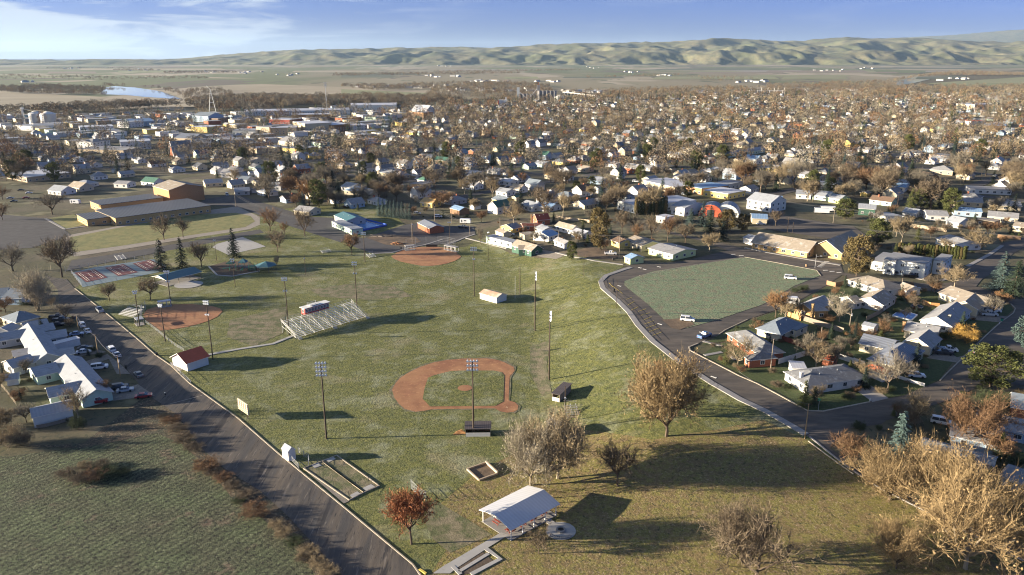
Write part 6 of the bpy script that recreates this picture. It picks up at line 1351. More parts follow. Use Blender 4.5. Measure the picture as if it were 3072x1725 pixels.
# ---------------------------------------------------------------- town landmarks: front eave line left to right, depth, roof kind, eave height, rise
def lm(label, c, x0, y0, x1, y1, dep, typ, e, rise, roof, wall, cat='building', name='building', win=True):
    return house(label, [(c(x0, y0), c(x1, y1), dep, typ, e, rise, .4)], wall+' wall', roof, cat, name, win=win, winh=1.3)
LT = [
 ('very long pale-roofed warehouse at the top of the downtown', N00, 1845, 842, 2640, 828, 40, 'gable', 8, 2.5, 'white metal roof', 'pale', 'warehouse'),
 ('tall white-roofed warehouse with loading doors beside the river woods', N10, 68, 795, 420, 792, 42, 'gable', 10, 3, 'white metal roof', 'pale', 'warehouse'),
 ('blue-grey sloped warehouse right of the white block, upper downtown', N00, 965, 920, 1160, 912, 30, 'gable', 7, 3, 'blue roof', 'blue', 'warehouse'),
 ('white front block joined to the blue-grey sloped warehouse', N00, 880, 918, 965, 922, 26, 'flat', 8, .1, 'frost roof', 'white', 'building'),
 ('long flat white building with a dark band, upper left downtown', N00, 600, 962, 855, 952, 30, 'flat', 7, .1, 'white metal roof', 'white', 'building'),
 ('yellow-fronted flat building below the dark mill', N00, 1440, 955, 1560, 960, 28, 'flat', 7, .1, 'white metal roof', 'yellow', 'building'),
 ('dark mill building with a sloped blue roof near the derrick', N00, 1450, 872, 1570, 878, 30, 'gable', 9, 5, 'slate shingle', 'blue', 'mill'),
 ('low dark shed with pale roof right of the dark mill', N00, 1530, 890, 1645, 895, 24, 'flat', 6, .1, 'frost shingle', 'brown', 'building'),
 ('red brick block with white parapet in the middle of downtown', N00, 2030, 900, 2185, 905, 30, 'flat', 9, .1, 'white metal roof', 'maroon', 'building'),
 ('dark brown brick block with a white roof, upper downtown', N00, 2200, 868, 2510, 862, 30, 'flat', 8, .1, 'white metal roof', 'brown', 'building'),
 ('large cream corner block with white roof and dark lower floor', N00, 2300, 935, 2500, 925, 45, 'flat', 12, .1, 'white metal roof', 'cream', 'building'),
 ('brown brick block right of the large cream corner block', N00, 2500, 945, 2640, 935, 40, 'flat', 9, .1, 'white metal roof', 'brown', 'building'),
 ('tan three-part block left of the cream corner block', N00, 2040, 965, 2235, 962, 32, 'flat', 9, .1, 'white metal roof', 'tan', 'building'),
 ('grey tan block at the left end of the tan row', N00, 1930, 955, 2030, 962, 35, 'flat', 9, .1, 'frost shingle', 'tan', 'building'),
 ('long pale blue flat building in front of the grey tan block', N00, 1750, 985, 1925, 985, 30, 'flat', 5, .1, 'frost roof', 'pale', 'building'),
 ('white courthouse with tall columns', N00, 905, 1072, 1135, 1062, 26, 'flat', 8.5, .1, 'white metal roof', 'white', 'courthouse'),
 ('white hipped hall left of the courthouse', N00, 575, 1070, 700, 1075, 24, 'hip', 6, 3, 'frost shingle', 'white', 'hall'),
 ('white gabled annex between the hall and the courthouse', N00, 700, 1080, 800, 1065, 20, 'gable', 5, 3, 'frost shingle', 'white', 'hall'),
 ('tan church with a ribbed pale gable roof above the pointed one', N00, 1315, 1040, 1455, 1045, 26, 'gable', 9, 4, 'ribbed metal roof', 'tan', 'church'),
 ('low flat white school building in front of the courthouse', N00, 570, 1125, 930, 1135, 30, 'flat', 4, .1, 'frost shingle', 'tan', 'building'),
 ('white frosted gabled hall right of the tan church', N00, 1450, 1080, 1590, 1075, 24, 'gable', 5, 4, 'frost roof', 'white', 'hall'),
 ('long blue-grey store roof right of the frosted hall', N00, 1590, 1045, 1780, 1060, 26, 'flat', 5, .1, 'frost roof', 'blue', 'store'),
 ('long low white-roofed motel on the left edge', N00, 45, 1310, 200, 1340, 34, 'flat', 4, .1, 'white metal roof', 'tan', 'motel'),
 ('flat white-roofed store at the far left edge', N00, -60, 1100, 190, 1092, 24, 'flat', 5, .1, 'frost roof', 'pale', 'store'),
 ('cream gabled house-like building with large pale roof in mid town', N00, 2100, 1062, 2215, 1075, 22, 'gable', 5, 4, 'frost shingle', 'cream', 'building'),
 ('yellow flat building below the cream gabled one', N00, 2130, 1115, 2270, 1125, 26, 'flat', 5, .1, 'frost roof', 'yellow', 'building'),
 ('pale blue low shed in front of the grain bins', N00, 245, 950, 445, 945, 24, 'gable', 7, 2, 'frost roof', 'pale', 'shed'),
 ('white low shed left of the pale blue one by the grain bins', N00, 100, 945, 245, 955, 20, 'flat', 6, .1, 'frost roof', 'white', 'shed'),
 ('white sloped elevator shed near the yellow brick hall', N10, 530, 830, 640, 835, 24, 'gable', 10, 8, 'white metal roof', 'white', 'shed'),
 ('yellow brick hall under the white sloped shed', N10, 535, 845, 620, 850, 22, 'flat', 11, .1, 'frost roof', 'orange brick', 'hall'),
 ('white flat store at the left of mid downtown', N10, 90, 945, 195, 940, 24, 'flat', 7, .1, 'white metal roof', 'white', 'store'),
 ('grey flat stores behind the white flat store', N10, 175, 880, 260, 885, 30, 'flat', 7, .1, 'frost shingle', 'mint', 'store'),
 ('big L-shaped blue frosted roof building in the middle of town', N10, 860, 1318, 970, 1325, 26, 'gable', 3.5, 1.5, 'blue roof', 'tan', 'building'),
 ('right wing of the blue frosted roof building in mid town', N10, 975, 1325, 1080, 1315, 24, 'gable', 3.5, 2, 'frost roof', 'white', 'building'),
 ('pale green school-like building with white front right of the wood', N20, 2205, 790, 2375, 785, 40, 'flat', 10, .1, 'white metal roof', 'cream', 'building'),
 ('tan flat school with blue-white roof on the far right', N20, 2270, 945, 2440, 950, 40, 'flat', 8, .1, 'blue roof', 'orange brick', 'school'),
 ('white building with a red awning on the far right', N20, 2060, 905, 2175, 915, 24, 'flat', 6, .1, 'red roof', 'white', 'store'),
 ('long blue-roofed apartment row above the right-hand road', N20, 300, 1170, 620, 1125, 12, 'gable', 3.5, 2, 'frost roof', 'mint', 'apartments'),
 ('long low white shopfronts above the park road', T3, 735, 272, 925, 303, 24, 'flat', 4.5, .1, 'white metal roof', 'cream', 'shops'),
 ('red-fronted shop with blue roof right of the white shopfronts', T3, 975, 298, 1078, 312, 26, 'flat', 4.5, .1, 'blue roof', 'orange brick', 'shop'),
 ('yellow shop with a flat pale roof below the red-fronted shop', T3, 1087, 325, 1228, 343, 20, 'flat', 4, .1, 'white metal roof', 'yellow', 'shop'),
 ('white-roofed shop behind the yellow shop', T3, 1140, 285, 1225, 292, 22, 'flat', 4, .1, 'frost roof', 'pale', 'shop'),
 ('large white gabled hall beside the highway lot', N21, 487, 55, 665, 85, 16, 'gable', 6, 3.5, 'frost roof', 'white', 'hall'),
 ('flat white warehouse behind the clipped arborvitae hedge', T3, 600, 385, 700, 410, 45, 'flat', 5, .1, 'white metal roof', 'pale', 'warehouse'),
 ('white warehouse wing right of the clipped arborvitae hedge', T3, 905, 410, 980, 425, 20, 'gable', 5, 2.5, 'frost roof', 'white', 'warehouse'),
 ('small white carport-like kiosk before the warehouse wing', T3, 818, 470, 870, 480, 8, 'flat', 3.5, .1, 'white metal roof', 'white', 'kiosk'),
 ('green-roofed cottage left of the gymnasium', T1, 800, 462, 872, 470, 10, 'gable', 2.8, 3, 'green roof', 'white', 'house'),
 ('white house with blue-grey roof right of the gymnasium', T1, 1165, 475, 1265, 468, 12, 'gable', 3, 2.2, 'frost roof', 'cream', 'house'),
 ('blue-roofed house with dark garage far right of the gymnasium', T1, 1335, 520, 1418, 515, 11, 'gable', 3, 1.8, 'frost roof', 'grey', 'house'),
 ('grey gabled house above the tall grove behind the gymnasium', T1, 1320, 450, 1400, 455, 11, 'gable', 3, 2.2, 'slate shingle', 'white', 'house'),
 ('white square house with frosted roof on the downtown side', T1, 1252, 412, 1325, 415, 11, 'gable', 4, 2.5, 'frost shingle', 'white', 'house'),
 ('white house with steep blue roof by the pale bare tree', T1, 270, 512, 345, 520, 12, 'gable', 3, 3, 'frost roof', 'white', 'house'),
 ('tan gabled house beside the pale bare tree, left of school', T1, 385, 490, 450, 500, 11, 'gable', 3, 3.2, 'tan shingle', 'cream', 'house'),
 ('blue-grey low house between the tan gables left of school', T1, 415, 472, 490, 478, 11, 'hip', 3, 2, 'frost roof', 'grey', 'house'),
 ('white low house with a pale roof above the reddish round tree', T1, 645, 475, 720, 478, 10, 'gable', 3, 1.6, 'frost shingle', 'white', 'house'),
 ('twin white-roofed long house in the middle of the mid town', T2, 695, 410, 762, 418, 12, 'gable', 3.2, 2, 'frost roof', 'cream', 'house'),
 ('right twin of the white-roofed long house in mid town', T2, 765, 412, 822, 400, 12, 'gable', 3.2, 2, 'frost roof', 'white', 'house'),
 ('first white cottage of the row right of the blue frosted roof', T2, 1262, 452, 1312, 462, 10, 'gable', 3, 1.6, 'frost shingle', 'white', 'house'),
 ('second white cottage of the row right of the blue frosted roof', T2, 1330, 452, 1375, 462, 10, 'gable', 3, 1.6, 'frost shingle', 'white', 'house'),
 ('third white cottage of the row right of the blue frosted roof', T2, 1388, 458, 1440, 466, 10, 'gable', 3, 1.6, 'white metal roof', 'white', 'house'),
 ('white house with porch below the row of white cottages', T2, 1170, 480, 1240, 490, 10, 'gable', 3, 2.2, 'frost shingle', 'white', 'house'),
 ('flat cream apartment house below the L-shaped blue roof', T2, 872, 475, 940, 482, 14, 'flat', 3.5, .1, 'frost shingle', 'cream', 'house'),
 ('blue-white rambling house behind the rusty trees, left part', T2, 482, 490, 540, 500, 12, 'gable', 3, 2.6, 'frost roof', 'white', 'house'),
 ('blue-white rambling house behind the rusty trees, right part', T2, 500, 512, 610, 520, 12, 'hip', 3, 2.2, 'blue roof', 'cream', 'house'),
 ('small tan gabled house beside the blue-white rambling house', T2, 605, 525, 655, 532, 9, 'gable', 3, 2.2, 'tan shingle', 'cream', 'house'),
 ('dark green roofed cottage above the pool trees', T2, 292, 468, 365, 474, 11, 'gable', 3, 2.6, 'green roof', 'white', 'house'),
 ('pale double-gabled house left of the dark green roofed cottage', T2, 170, 465, 275, 478, 12, 'gable', 3, 2.2, 'frost shingle', 'white', 'house'),
 ('blue frosted house at the left of the pale double-gabled one', T2, 62, 488, 140, 492, 12, 'gable', 3, 1.8, 'frost roof', 'grey', 'house'),
 ('white house with steep roof in the trees above the green roof', T2, 395, 295, 470, 300, 12, 'gable', 4, 3, 'frost shingle', 'white', 'house'),
 ('green-roofed white house in the middle distance of the town', T2, 1005, 338, 1080, 346, 12, 'gable', 3.5, 2.5, 'green roof', 'cream', 'house'),
 ('cream house left of the green-roofed white house', T2, 915, 322, 990, 330, 12, 'gable', 4, 2.5, 'frost shingle', 'yellow', 'house'),
 ('large white house with steep twin roofs right of the green-roofed one', T2, 1115, 345, 1210, 352, 14, 'gable', 4, 3.5, 'frost shingle', 'white', 'house'),
 ('yellow-gabled house with blue roof behind the pale wide tree', T2, 1340, 562, 1400, 575, 10, 'gable', 3, 2.2, 'slate shingle', 'yellow', 'house'),
 ('tan gabled house wrapped by rusty branches behind the workshop', T2, 932, 580, 1000, 588, 10, 'gable', 3, 2.5, 'gold roof', 'yellow', 'house'),
 ('grey-white house above the yellow-gabled house', T2, 1362, 518, 1425, 525, 10, 'gable', 3, 2, 'frost roof', 'white', 'house'),
 ('pale house under the trees left of the pool', T2, 215, 625, 300, 635, 11, 'gable', 3, 2, 'frost shingle', 'cream', 'house'),
 ('gold-roofed cottage left of the lone pole in mid town', T3, 182, 235, 240, 245, 10, 'gable', 3, 2.8, 'gold roof', 'cream', 'house'),
 ('white gabled cottage right beside the gold-roofed cottage', T3, 250, 240, 300, 250, 9, 'gable', 3, 2.4, 'slate shingle', 'white', 'house'),
 ('white cottage left edge of the white pair behind the wide pale tree', T3, 45, 405, 115, 418, 11, 'gable', 3.2, 2, 'frost roof', 'white', 'house'),
 ('white cottage with blue porch, right of the pair behind the wide pale tree', T3, 125, 412, 215, 420, 11, 'gable', 3, 1.8, 'blue roof', 'white', 'house'),
 ('blue-grey house pair left of the shopfront road', T3, 425, 262, 510, 268, 11, 'gable', 3.2, 2, 'frost roof', 'blue', 'house'),
 ('white bungalow above the white shopfronts, left', T3, 912, 245, 995, 255, 10, 'gable', 3, 1.4, 'frost shingle', 'white', 'house'),
 ('white bungalow above the white shopfronts, right', T3, 1010, 248, 1100, 255, 10, 'gable', 3, 1.4, 'frost shingle', 'white', 'house'),
 ('white house with hip roof above the red-fronted shop', T3, 1065, 210, 1135, 215, 11, 'hip', 3, 1.8, 'frost roof', 'white', 'house'),
 ('long blue-white ranch house right of the hip-roofed one', T3, 1125, 205, 1200, 212, 11, 'gable', 3, 1.8, 'frost roof', 'white', 'house'),
 ('tan-roofed low house further right on the same lawn', T3, 1195, 185, 1280, 192, 12, 'hip', 3, 1.4, 'tan shingle', 'tan', 'house'),
 ('white L-shaped house by the road bend in mid right town', T3, 1030, 145, 1120, 152, 12, 'gable', 3.2, 2, 'frost shingle', 'white', 'house'),
 ('cream house with frosted roof on the far right, left of trio', T4, 138, 225, 210, 235, 11, 'gable', 3, 2, 'frost shingle', 'cream', 'house'),
 ('cream house with frosted roof on the far right, middle of trio', T4, 210, 245, 290, 255, 11, 'gable', 3, 1.8, 'frost shingle', 'cream', 'house'),
 ('long blue-white house on the far right, right of trio', T4, 268, 290, 370, 300, 12, 'gable', 3, 2, 'frost roof', 'white', 'house'),
 ('blue-roofed house with white gable in front of the highway lot', T4, 0, 382, 85, 385, 14, 'gable', 4, 2, 'blue roof', 'white', 'house'),
 ('white double-gabled house above the highway lot, left', T4, 160, 345, 245, 350, 12, 'gable', 3, 2, 'frost roof', 'white', 'house'),
 ('mint gabled house above the highway lot, middle', T4, 255, 350, 345, 360, 12, 'gable', 3, 2.4, 'frost roof', 'mint', 'house'),
 ('pale lime gabled house above the highway lot, right', T4, 345, 365, 410, 375, 10, 'gable', 3, 2, 'frost roof', 'lime', 'house'),
 ('dark garage with blue roof right of the olive pine', T4, 515, 425, 610, 432, 10, 'gable', 4, 2, 'frost roof', 'darkgreen', 'garage'),
 ('low open-fronted shop with white columns right of the dark garage', T4, 600, 455, 680, 475, 10, 'flat', 3.5, .1, 'frost roof', 'white', 'shop'),
 ('small blue-roofed house left of the olive grove', T4, 765, 445, 840, 455, 10, 'gable', 3, 1.8, 'frost roof', 'grey', 'house'),
 ('white porch house with red yard below the olive grove', T4, 905, 465, 1025, 470, 11, 'gable', 3, 2, 'frost shingle', 'white', 'house'),
 ('white little gabled cottage with a pale roof behind the alley fence', T4, 1012, 495, 1085, 510, 10, 'gable', 3, 2.4, 'frost roof', 'white', 'house'),
 ('blue low long house right of the olive grove', T4, 1060, 440, 1215, 450, 11, 'gable', 3, 1.5, 'blue roof', 'blue', 'house'),
 ('cream ranch house above the blue low long house', T4, 1060, 385, 1220, 395, 12, 'gable', 3, 2, 'frost shingle', 'cream', 'house'),
 ('cream ranch house at the right, near the bare round shrubs', T4, 1262, 405, 1440, 415, 12, 'gable', 3, 2, 'frost shingle', 'cream', 'house'),
 ('cream ranch house with a wide double garage at the right edge', T4, 1250, 470, 1420, 485, 13, 'gable', 3, 2, 'frost shingle', 'cream', 'house'),
 ('long tan-roofed house touching the right edge', T4, 1390, 525, 1500, 540, 11, 'gable', 2.8, 1.5, 'tan shingle', 'cream', 'house'),
 ('orange-sided shed with junk in front, right side', T4, 1180, 490, 1285, 505, 9, 'flat', 3, .1, 'tan shingle', 'orange brick', 'shed'),
 ('frosted low roof between the hedge and the wide tan tree', T4, 955, 595, 1060, 632, 14, 'gable', 3, 1.6, 'frost shingle', 'white', 'house'),
 ('blue-white ranch in the tree-lined street, far right middle', T4, 680, 275, 760, 285, 12, 'gable', 3, 2, 'frost roof', 'white', 'house'),
 ('blue-white ranch below the other one, far right middle', T4, 690, 300, 780, 308, 12, 'gable', 3, 2, 'blue roof', 'white', 'house'),
 ('dark brown gabled house with tall roof, far right middle', T4, 850, 245, 915, 255, 11, 'gable', 4, 3.4, 'brown shingle', 'brown', 'house'),
 ('broad grey-roofed house behind the dark brown gabled house', T4, 920, 205, 1050, 215, 16, 'hip', 3.5, 3, 'frost shingle', 'tan', 'house'),
 ('pinkish flat church annex in the far right trees', T4, 915, 120, 1010, 128, 14, 'flat', 4, .1, 'frost shingle', 'pink', 'hall'),
 ('white low school row along the far right road', T4, 1150, 315, 1390, 325, 14, 'flat', 3.2, .1, 'frost shingle', 'white', 'building')]
for t in LT: lm(*t, t[-1].replace(' ', '_'))
FOOT = []
bpy.context.view_layer.update()
# special landmarks
def lathe_bins(label, specs, cat='grain bin', name='grain_bin'):
    for lb, c, x, y, r, h, cone in specs:
        p = G(c(x, y)); rt = thing(name, lb, cat, p)
        MB().tube((0, 0, 0), (0, 0, h), r, r, 20).build('wall', M['galvanised'], rt, smooth=False)
        MB().tube((0, 0, h), (0, 0, h+cone), r*1.02, r*.12, 20).build('roof', M['bench metal'], rt)
lathe_bins('', [('large round grain bin, left of the two on the far left', N00, 278, 932, 10, 15, 4), ('largest round grain bin with a dark side on the far left', N00, 372, 935, 11, 15, 4), ('slim grain bin beside the elevator leg on the far left', N00, 245, 934, 4, 14, 3), ('grain bin at the left edge of the photo', N00, 15, 930, 8, 11, 3), ('wide low grain bin right of the concrete elevator', N10, 1645, 772, 11, 12, 4)])
p = G(N00(185, 935)); rt = thing('elevator_leg', 'thin elevator leg with conveyor pipes beside the grain bins', 'grain elevator', p)
MB().box((0, 0, 11), (2.2, 2.2, 22)).build('tower', M['galvanised'], rt); MB().box((0, 0, 23), (4, 3, 2.4)).build('head', M['bench metal'], rt)
mb = MB()
for x, z in ((22, 18), (42, 18), (-30, 12), (-12, 10)): mb.tube((0, 0, 22), (x, -2, z), .4)
mb.tube((-30, -2, 0), (-30, -2, 20), .4); mb.tube((-22, -2, 22), (-45, -2, 4), .4); mb.build('conveyor_pipe', M['cream wall'], rt)
p = G(N10(1540, 766)); rt = thing('grain_elevator', 'concrete grain elevator with a row of silos and a tall headhouse', 'grain elevator', p)
for k in range(5): MB().tube((0, 0, 0), (0, 0, 24), 4.6, 4.6, 16).build('silo', M['concrete'], rt, (-14+k*8.6, 0, 0))
for k in range(5): MB().tube((0, 0, 0), (0, 0, 17), 4.2, 4.2, 16).build('silo', M['concrete'], rt, (-58+k*8.2, 6, 0))
MB().box((-16, 2, 18), (7, 8, 36)).build('headhouse', M['concrete'], rt); MB().box((-16, 2, 39), (1.6, 1.6, 7)).build('leg_top', M['brick wall'], rt); MB().box((-62, 6, 14), (6, 7, 34)).build('leg', M['pale wall'], rt)
mb = MB(); mb.tube((-16, 0, 32), (-42, -4, 2), .6); mb.tube((-60, 0, 22), (-36, -4, 2), .6); mb.build('conveyor', M['galvanised'], rt)
p = G(N10(1238, 815)); rt = thing('feed_mill', 'small white feed mill tower with a red stripe among the bare trees', 'mill', p)
MB().box((0, 0, 8), (8, 8, 16)).build('tower', M['white wall'], rt); MB().box((-9, 0, 8), (8, 8, 16)).build('annex', M['white wall'], rt); MB().box((1, 0, 18), (3, 3, 5)).build('head', M['white wall'], rt); MB().box((-14, -4, 11), (2, 2, 8)).build('stripe_tank', M['red roof'], rt)
p = G(N00(2465, 815)); rt = thing('radio_mast', 'tall thin radio mast rising over the long warehouse', 'mast', p); h = hgt(p, 247)
MB().tube((0, 0, 0), (0, 0, h), .8, .35, 5).build('mast', M['bench metal'], rt)
mb = MB()
for z in (.82, .88, .93, .98): mb.box((0, 0, h*z), (6, .5, 1.2))
mb.build('antenna', M['galvanised'], rt)
a, b = G(N10(1680, 716)), G(N10(1945, 748)); d = b-a; rt = thing('bridge', 'long white highway bridge on piers beyond the grain elevator', 'bridge', a, math.atan2(d.y, d.x)); L = d.length
MB().box((L/2, 0, 7), (L, 9, 1.2)).build('deck', M['pale concrete'], rt); MB().box((L/2, -4.5, 8.3), (L, .3, 1.4)).build('parapet', M['pale concrete'], rt)
for k in range(10): MB().box((0, 0, 3.2), (1.6, 7, 6.6)).build('pier', M['concrete'], rt, (L*(k+.5)/10, 0, 0))
p = G(N00(1608, 875)); rt = thing('derrick', 'lattice derrick beside the dark mill', 'derrick', p); mb = MB()
for s in (-1, 1): mb.tube((s*7, 0, 0), (0, 0, 44), .5, .35, 4)
for k in range(1, 6): mb.tube((-7+1.2*k, 0, k*7.5), (7-1.2*k, 0, k*7.5), .3)
mb.tube((0, 0, 44), (-6, 0, 50), .4); mb.build('frame', M['pale wall'], rt)
p = G(N00(1370, 1170)); rt = thing('a_frame_chapel', 'steep pointed brick chapel with white roof edges below the tan church', 'church', p, R(35))
MB().extr([(-11, 0), (11, 0), (0, 13)], -9, 9).build('wall', M['brick wall'], rt)
MB().extr([(-12.5, -.5), (-11.2, -.5), (0, 13.4), (11.2, -.5), (12.5, -.5), (0, 14.8)], -9.8, 9.8).build('roof', M['slate shingle'], rt)
mb = MB()
for s in (-9.9, 9.9): mb.tube((s, -12, 0), (s, 0, 14.6), .45, .45, 4); mb.tube((s, 12, 0), (s, 0, 14.6), .45, .45, 4)
mb.build('roof_edge', M['trim'], rt)
for x, lb, c in ((355, 'red barrel-roofed shop half hidden by spruces', 'red roof'), (600, 'grey barrel-roofed shop right of the bronze conifers', 'pale wall')):
    p = G(R3(x*1.0+60, 250)); rt = thing('barrel_shop', lb, 'shop', p, R(-20))
    n = 12; prof = [(-7*math.cos(k*math.pi/n), 7*math.sin(k*math.pi/n)) for k in range(n+1)]
    MB().extr(prof, 0, 14, 0, 'y').build('roof', M['frost roof'], rt); MB().extr([(a*1.02, z*1.03) for a, z in prof], -.5, -.02, 0, 'y').build('front_wall', M[c], rt)
    MB().box((0, -.6, 2), (4, .15, 4)).build('door', M['dark metal'], rt)
cp = G(N00(1020, 1128))
mb = MB()
for k in range(9): mb.tube((-14+k*3.5, -1, 0), (-14+k*3.5, -1, 8), .5, .5, 8)
for k in range(30):
    a = G(N20(560+rr.random()*140, 712)); 
p = G(N20(640, 722)); rt = thing('substation', 'electric substation with rows of thin steel masts, upper right', 'substation', p); mb = MB()
for k in range(14): x = -48+k*7.2; mb.tube((x, (k % 3)*8, 0), (x, (k % 3)*8, 14+6*(k % 2)), .45, .3, 4)
for k in range(3): mb.tube((-48, k*8, 12), (48, k*8, 12), .25, .25, 4)
mb.build('steel_frame', M['bench metal'], rt); MB().box((0, 5, 2), (60, 10, 4)).build('transformer_bank', M['galvanised'], rt)

# ---------------------------------------------------------------- the rest of the town, laid out on its street grid
for o in list(bpy.data.objects):
    if o.parent is None and o.get('category') in ('house', 'garage', 'shed', 'building', 'school', 'church', 'hall', 'store', 'shop', 'shops', 'warehouse', 'gymnasium', 'apartment block', 'apartments', 'motel', 'courthouse', 'mill', 'grain bin', 'grain elevator', 'office', 'workshop', 'bath house', 'pool building', 'kiosk'):
        for c in o.children:
            if c.name.startswith('wall') or c.name.startswith('roof'):
                cs = [o.matrix_world @ Vector(k) for k in c.bound_box] if False else [Matrix.LocRotScale(o.location, o.rotation_euler, None) @ Vector(k) for k in c.bound_box]
                m_ = sum(cs, Vector())/8; FOOT.append((m_.x, m_.y, max((k-m_).xy.length for k in cs)*.9)); break
def pin(poly, x, y):
    c = False; n = len(poly)
    for i in range(n):
        (x1, y1), (x2, y2) = poly[i], poly[i-1]
        if (y1 > y) != (y2 > y) and x < (x2-x1)*(y-y1)/(y2-y1)+x1: c = not c
    return c
TOWN = S1(-500, 352, 0, 352, 300, 345, 560, 345, 900, 330, 1040, 325, 1300, 316, 1560, 306, 1800, 296, 2100, 288, 2500, 284, 3072, 280, 3700, 280, 3700, 700, 3072, 660, 2750, 640, 2600, 600, 2420, 610, 2350, 592, 2050, 592, 2010, 640, 1900, 655, 1640, 655, 1500, 640, 1380, 632, 1260, 600, 1180, 610, 1130, 640, 1000, 625, 900, 640, 780, 615, 700, 556, 620, 530, 440, 512, 380, 535, 200, 545, -200, 560, -500, 560)
DOWN = S1(-500, 352, 300, 345, 900, 330, 1180, 325, 1240, 370, 1100, 430, 700, 470, 300, 440, -500, 440)
LOTS = [R3(1020, 400, 1290, 380, 1300, 190, 1520, 160, 2600, 300, 2571, 400, 2800, 560, 2560, 640, 1440, 470)]
GA = R(44); cg, sg = math.cos(GA), math.sin(GA)
def uv(x, y): return x*cg+y*sg, -x*sg+y*cg
def xy(u, v): return u*cg-v*sg, u*sg+v*cg
BU, BV = 118.0, 84.0
# streets of the town
def inside(x, y, poly=TOWN): 
    if y < 60: return False
    px, py = proj(x, y, terr(x, y)); return pin(poly, px, py)
mb = MB(); 
def street_run(fix, along, horizontal):
    run = []; t = -3200.0
    while t < 3200:
        x, y = xy(t, fix) if horizontal else xy(fix, t)
        ok = inside(x, y) and -1500 < x < 1700 and not any((x-a)**2+(y-b)**2 < (r+2)**2 for a, b, r in FOOT)
        if ok: run.append(Vector((x, y, terr(x, y))))
        if (not ok or t+18 >= 3200) and len(run) > 2: strip_mb(mb, run, 9.0, .02, .16); run = []
        elif not ok: run = []
        t += 18
for k in range(-26, 30): street_run(k*BV, 0, True)
for k in range(-26, 30): street_run(k*BU, 0, False)
o = mb.build('town_streets', M['town road']); o['kind'] = 'structure'
hr = random.Random(21)
HS = []; TS = []
ROOFS = [('frost roof', 'frosted', .30), ('frost shingle', 'pale', .34), ('tan shingle', 'tan', .10), ('grey shingle', 'grey', .10), ('slate shingle', 'slate', .08), ('brown shingle', 'brown', .04), ('green roof', 'green', .02), ('blue roof', 'blue', .02)]
WALLS = [('white wall', 'white', .42), ('cream wall', 'cream', .20), ('tan wall', 'tan', .10), ('grey wall', 'grey', .08), ('blue wall', 'blue', .06), ('mint wall', 'mint', .05), ('brick wall', 'brick', .05), ('yellow wall', 'yellow', .04)]
def pick(T):
    r_ = hr.random()
    for t in T:
        r_ -= t[-1]
        if r_ <= 0: return t
    return T[0]
for bu in range(-22, 28):
    for bv in range(-26, 30):
        u0, v0 = bu*BU, bv*BV; x, y = xy(u0+BU/2, v0+BV/2)
        if not (200 < y < 2600 and abs(x) < 1600): continue
        down = inside(x, y, DOWN); dense_ = .66 if x > -150 else .70
        for side in (0, 1):
            n = 5
            for i in range(n):
                if hr.random() > dense_: continue
                uu = u0+12+(i+.5)*(BU-24)/n+hr.uniform(-2, 2); vv = v0+(18 if side == 0 else BV-18)+hr.uniform(-2, 2)
                hx, hy = xy(uu, vv)
                if not inside(hx, hy) or any(pin(p_, *proj(hx, hy, terr(hx, hy))) for p_ in LOTS): continue
                big = down and hr.random() < .72
                s = (hr.uniform(15, 24), hr.uniform(12, 20)) if big else (hr.uniform(9.5, 14), hr.uniform(7, 9.5))
                if any((hx-a)**2+(hy-b)**2 < (r+8)**2 for a, b, r in FOOT): continue
                px, py = proj(hx, hy, 0)
                if not (-60 < px < 3130): continue
                HS.append([hx, hy, s, GA+(0 if hr.random() < .5 else R(90)), big, pick(ROOFS[:2]) if big or down else pick(ROOFS), pick(WALLS), hr.choice(['gable', 'gable', 'gable', 'hip']), px, py])
                if not big and hr.random() < .35:   # back-yard sheds and garages
                    gx, gy = xy(uu+hr.uniform(-4, 4), v0+BV/2+hr.uniform(-9, 9)); px, py = proj(gx, gy, 0)
                    if inside(gx, gy): HS.append([gx, gy, (hr.uniform(4, 7), hr.uniform(3.5, 6)), GA, False, pick(ROOFS), pick(WALLS), 'gable', px, py])
cell = {}
for h_ in HS: cell.setdefault((int(h_[0]//20), int(h_[1]//20)), []).append(h_)
def clear(x, y, m_=1.0):
    cx_, cy_ = int(x//20), int(y//20)
    for i in (-1, 0, 1):
        for j in (-1, 0, 1):
            for h_ in cell.get((cx_+i, cy_+j), []):
                if (h_[0]-x)**2+(h_[1]-y)**2 < (max(h_[2])*.5+m_)**2: return False
    return all((x-a)**2+(y-b)**2 > (r*.75+m_)**2 for a, b, r in FOOT)
yy = 380.0
while yy < 2450:
    stp = 7.2
    xx = -.68*yy-40
    while xx < .68*yy+40:
        x, y = xx+hr.uniform(-3.5, 3.5), yy+hr.uniform(-3.5, 3.5); xx += stp
        if not inside(x, y): continue
        w_ = .5+.5*mn.noise(Vector((x/70, y/70, 1)))
        d_ = .10 if inside(x, y, DOWN) else (.10+.72*w_)*(.46 if x > -200 else .38)
        if hr.random() > d_: continue
        u, v = uv(x, y); du = abs((u+BU/2) % BU-BU/2); dv = abs((v+BV/2) % BV-BV/2)
        if min(du, dv) < 5.5 or not clear(x, y): continue
        px, py = proj(x, y, 0)
        if any(pin(p_, px, py) for p_ in LOTS): continue
        con = hr.random() < .22
        h = hr.uniform(9, 20) if con else (hr.uniform(8, 14) if hr.random() < .6 else hr.uniform(14, 22))
        col = hr.choice(['spruce', 'spruce', 'dark', 'olive', 'blue']) if con else hr.choices(['grey', 'brown', 'rust', 'tan', 'orange', 'pale'], [28, 34, 14, 18, 2, 6])[0]
        TS.append([x, y, h, col, con, px, py])
    yy += stp
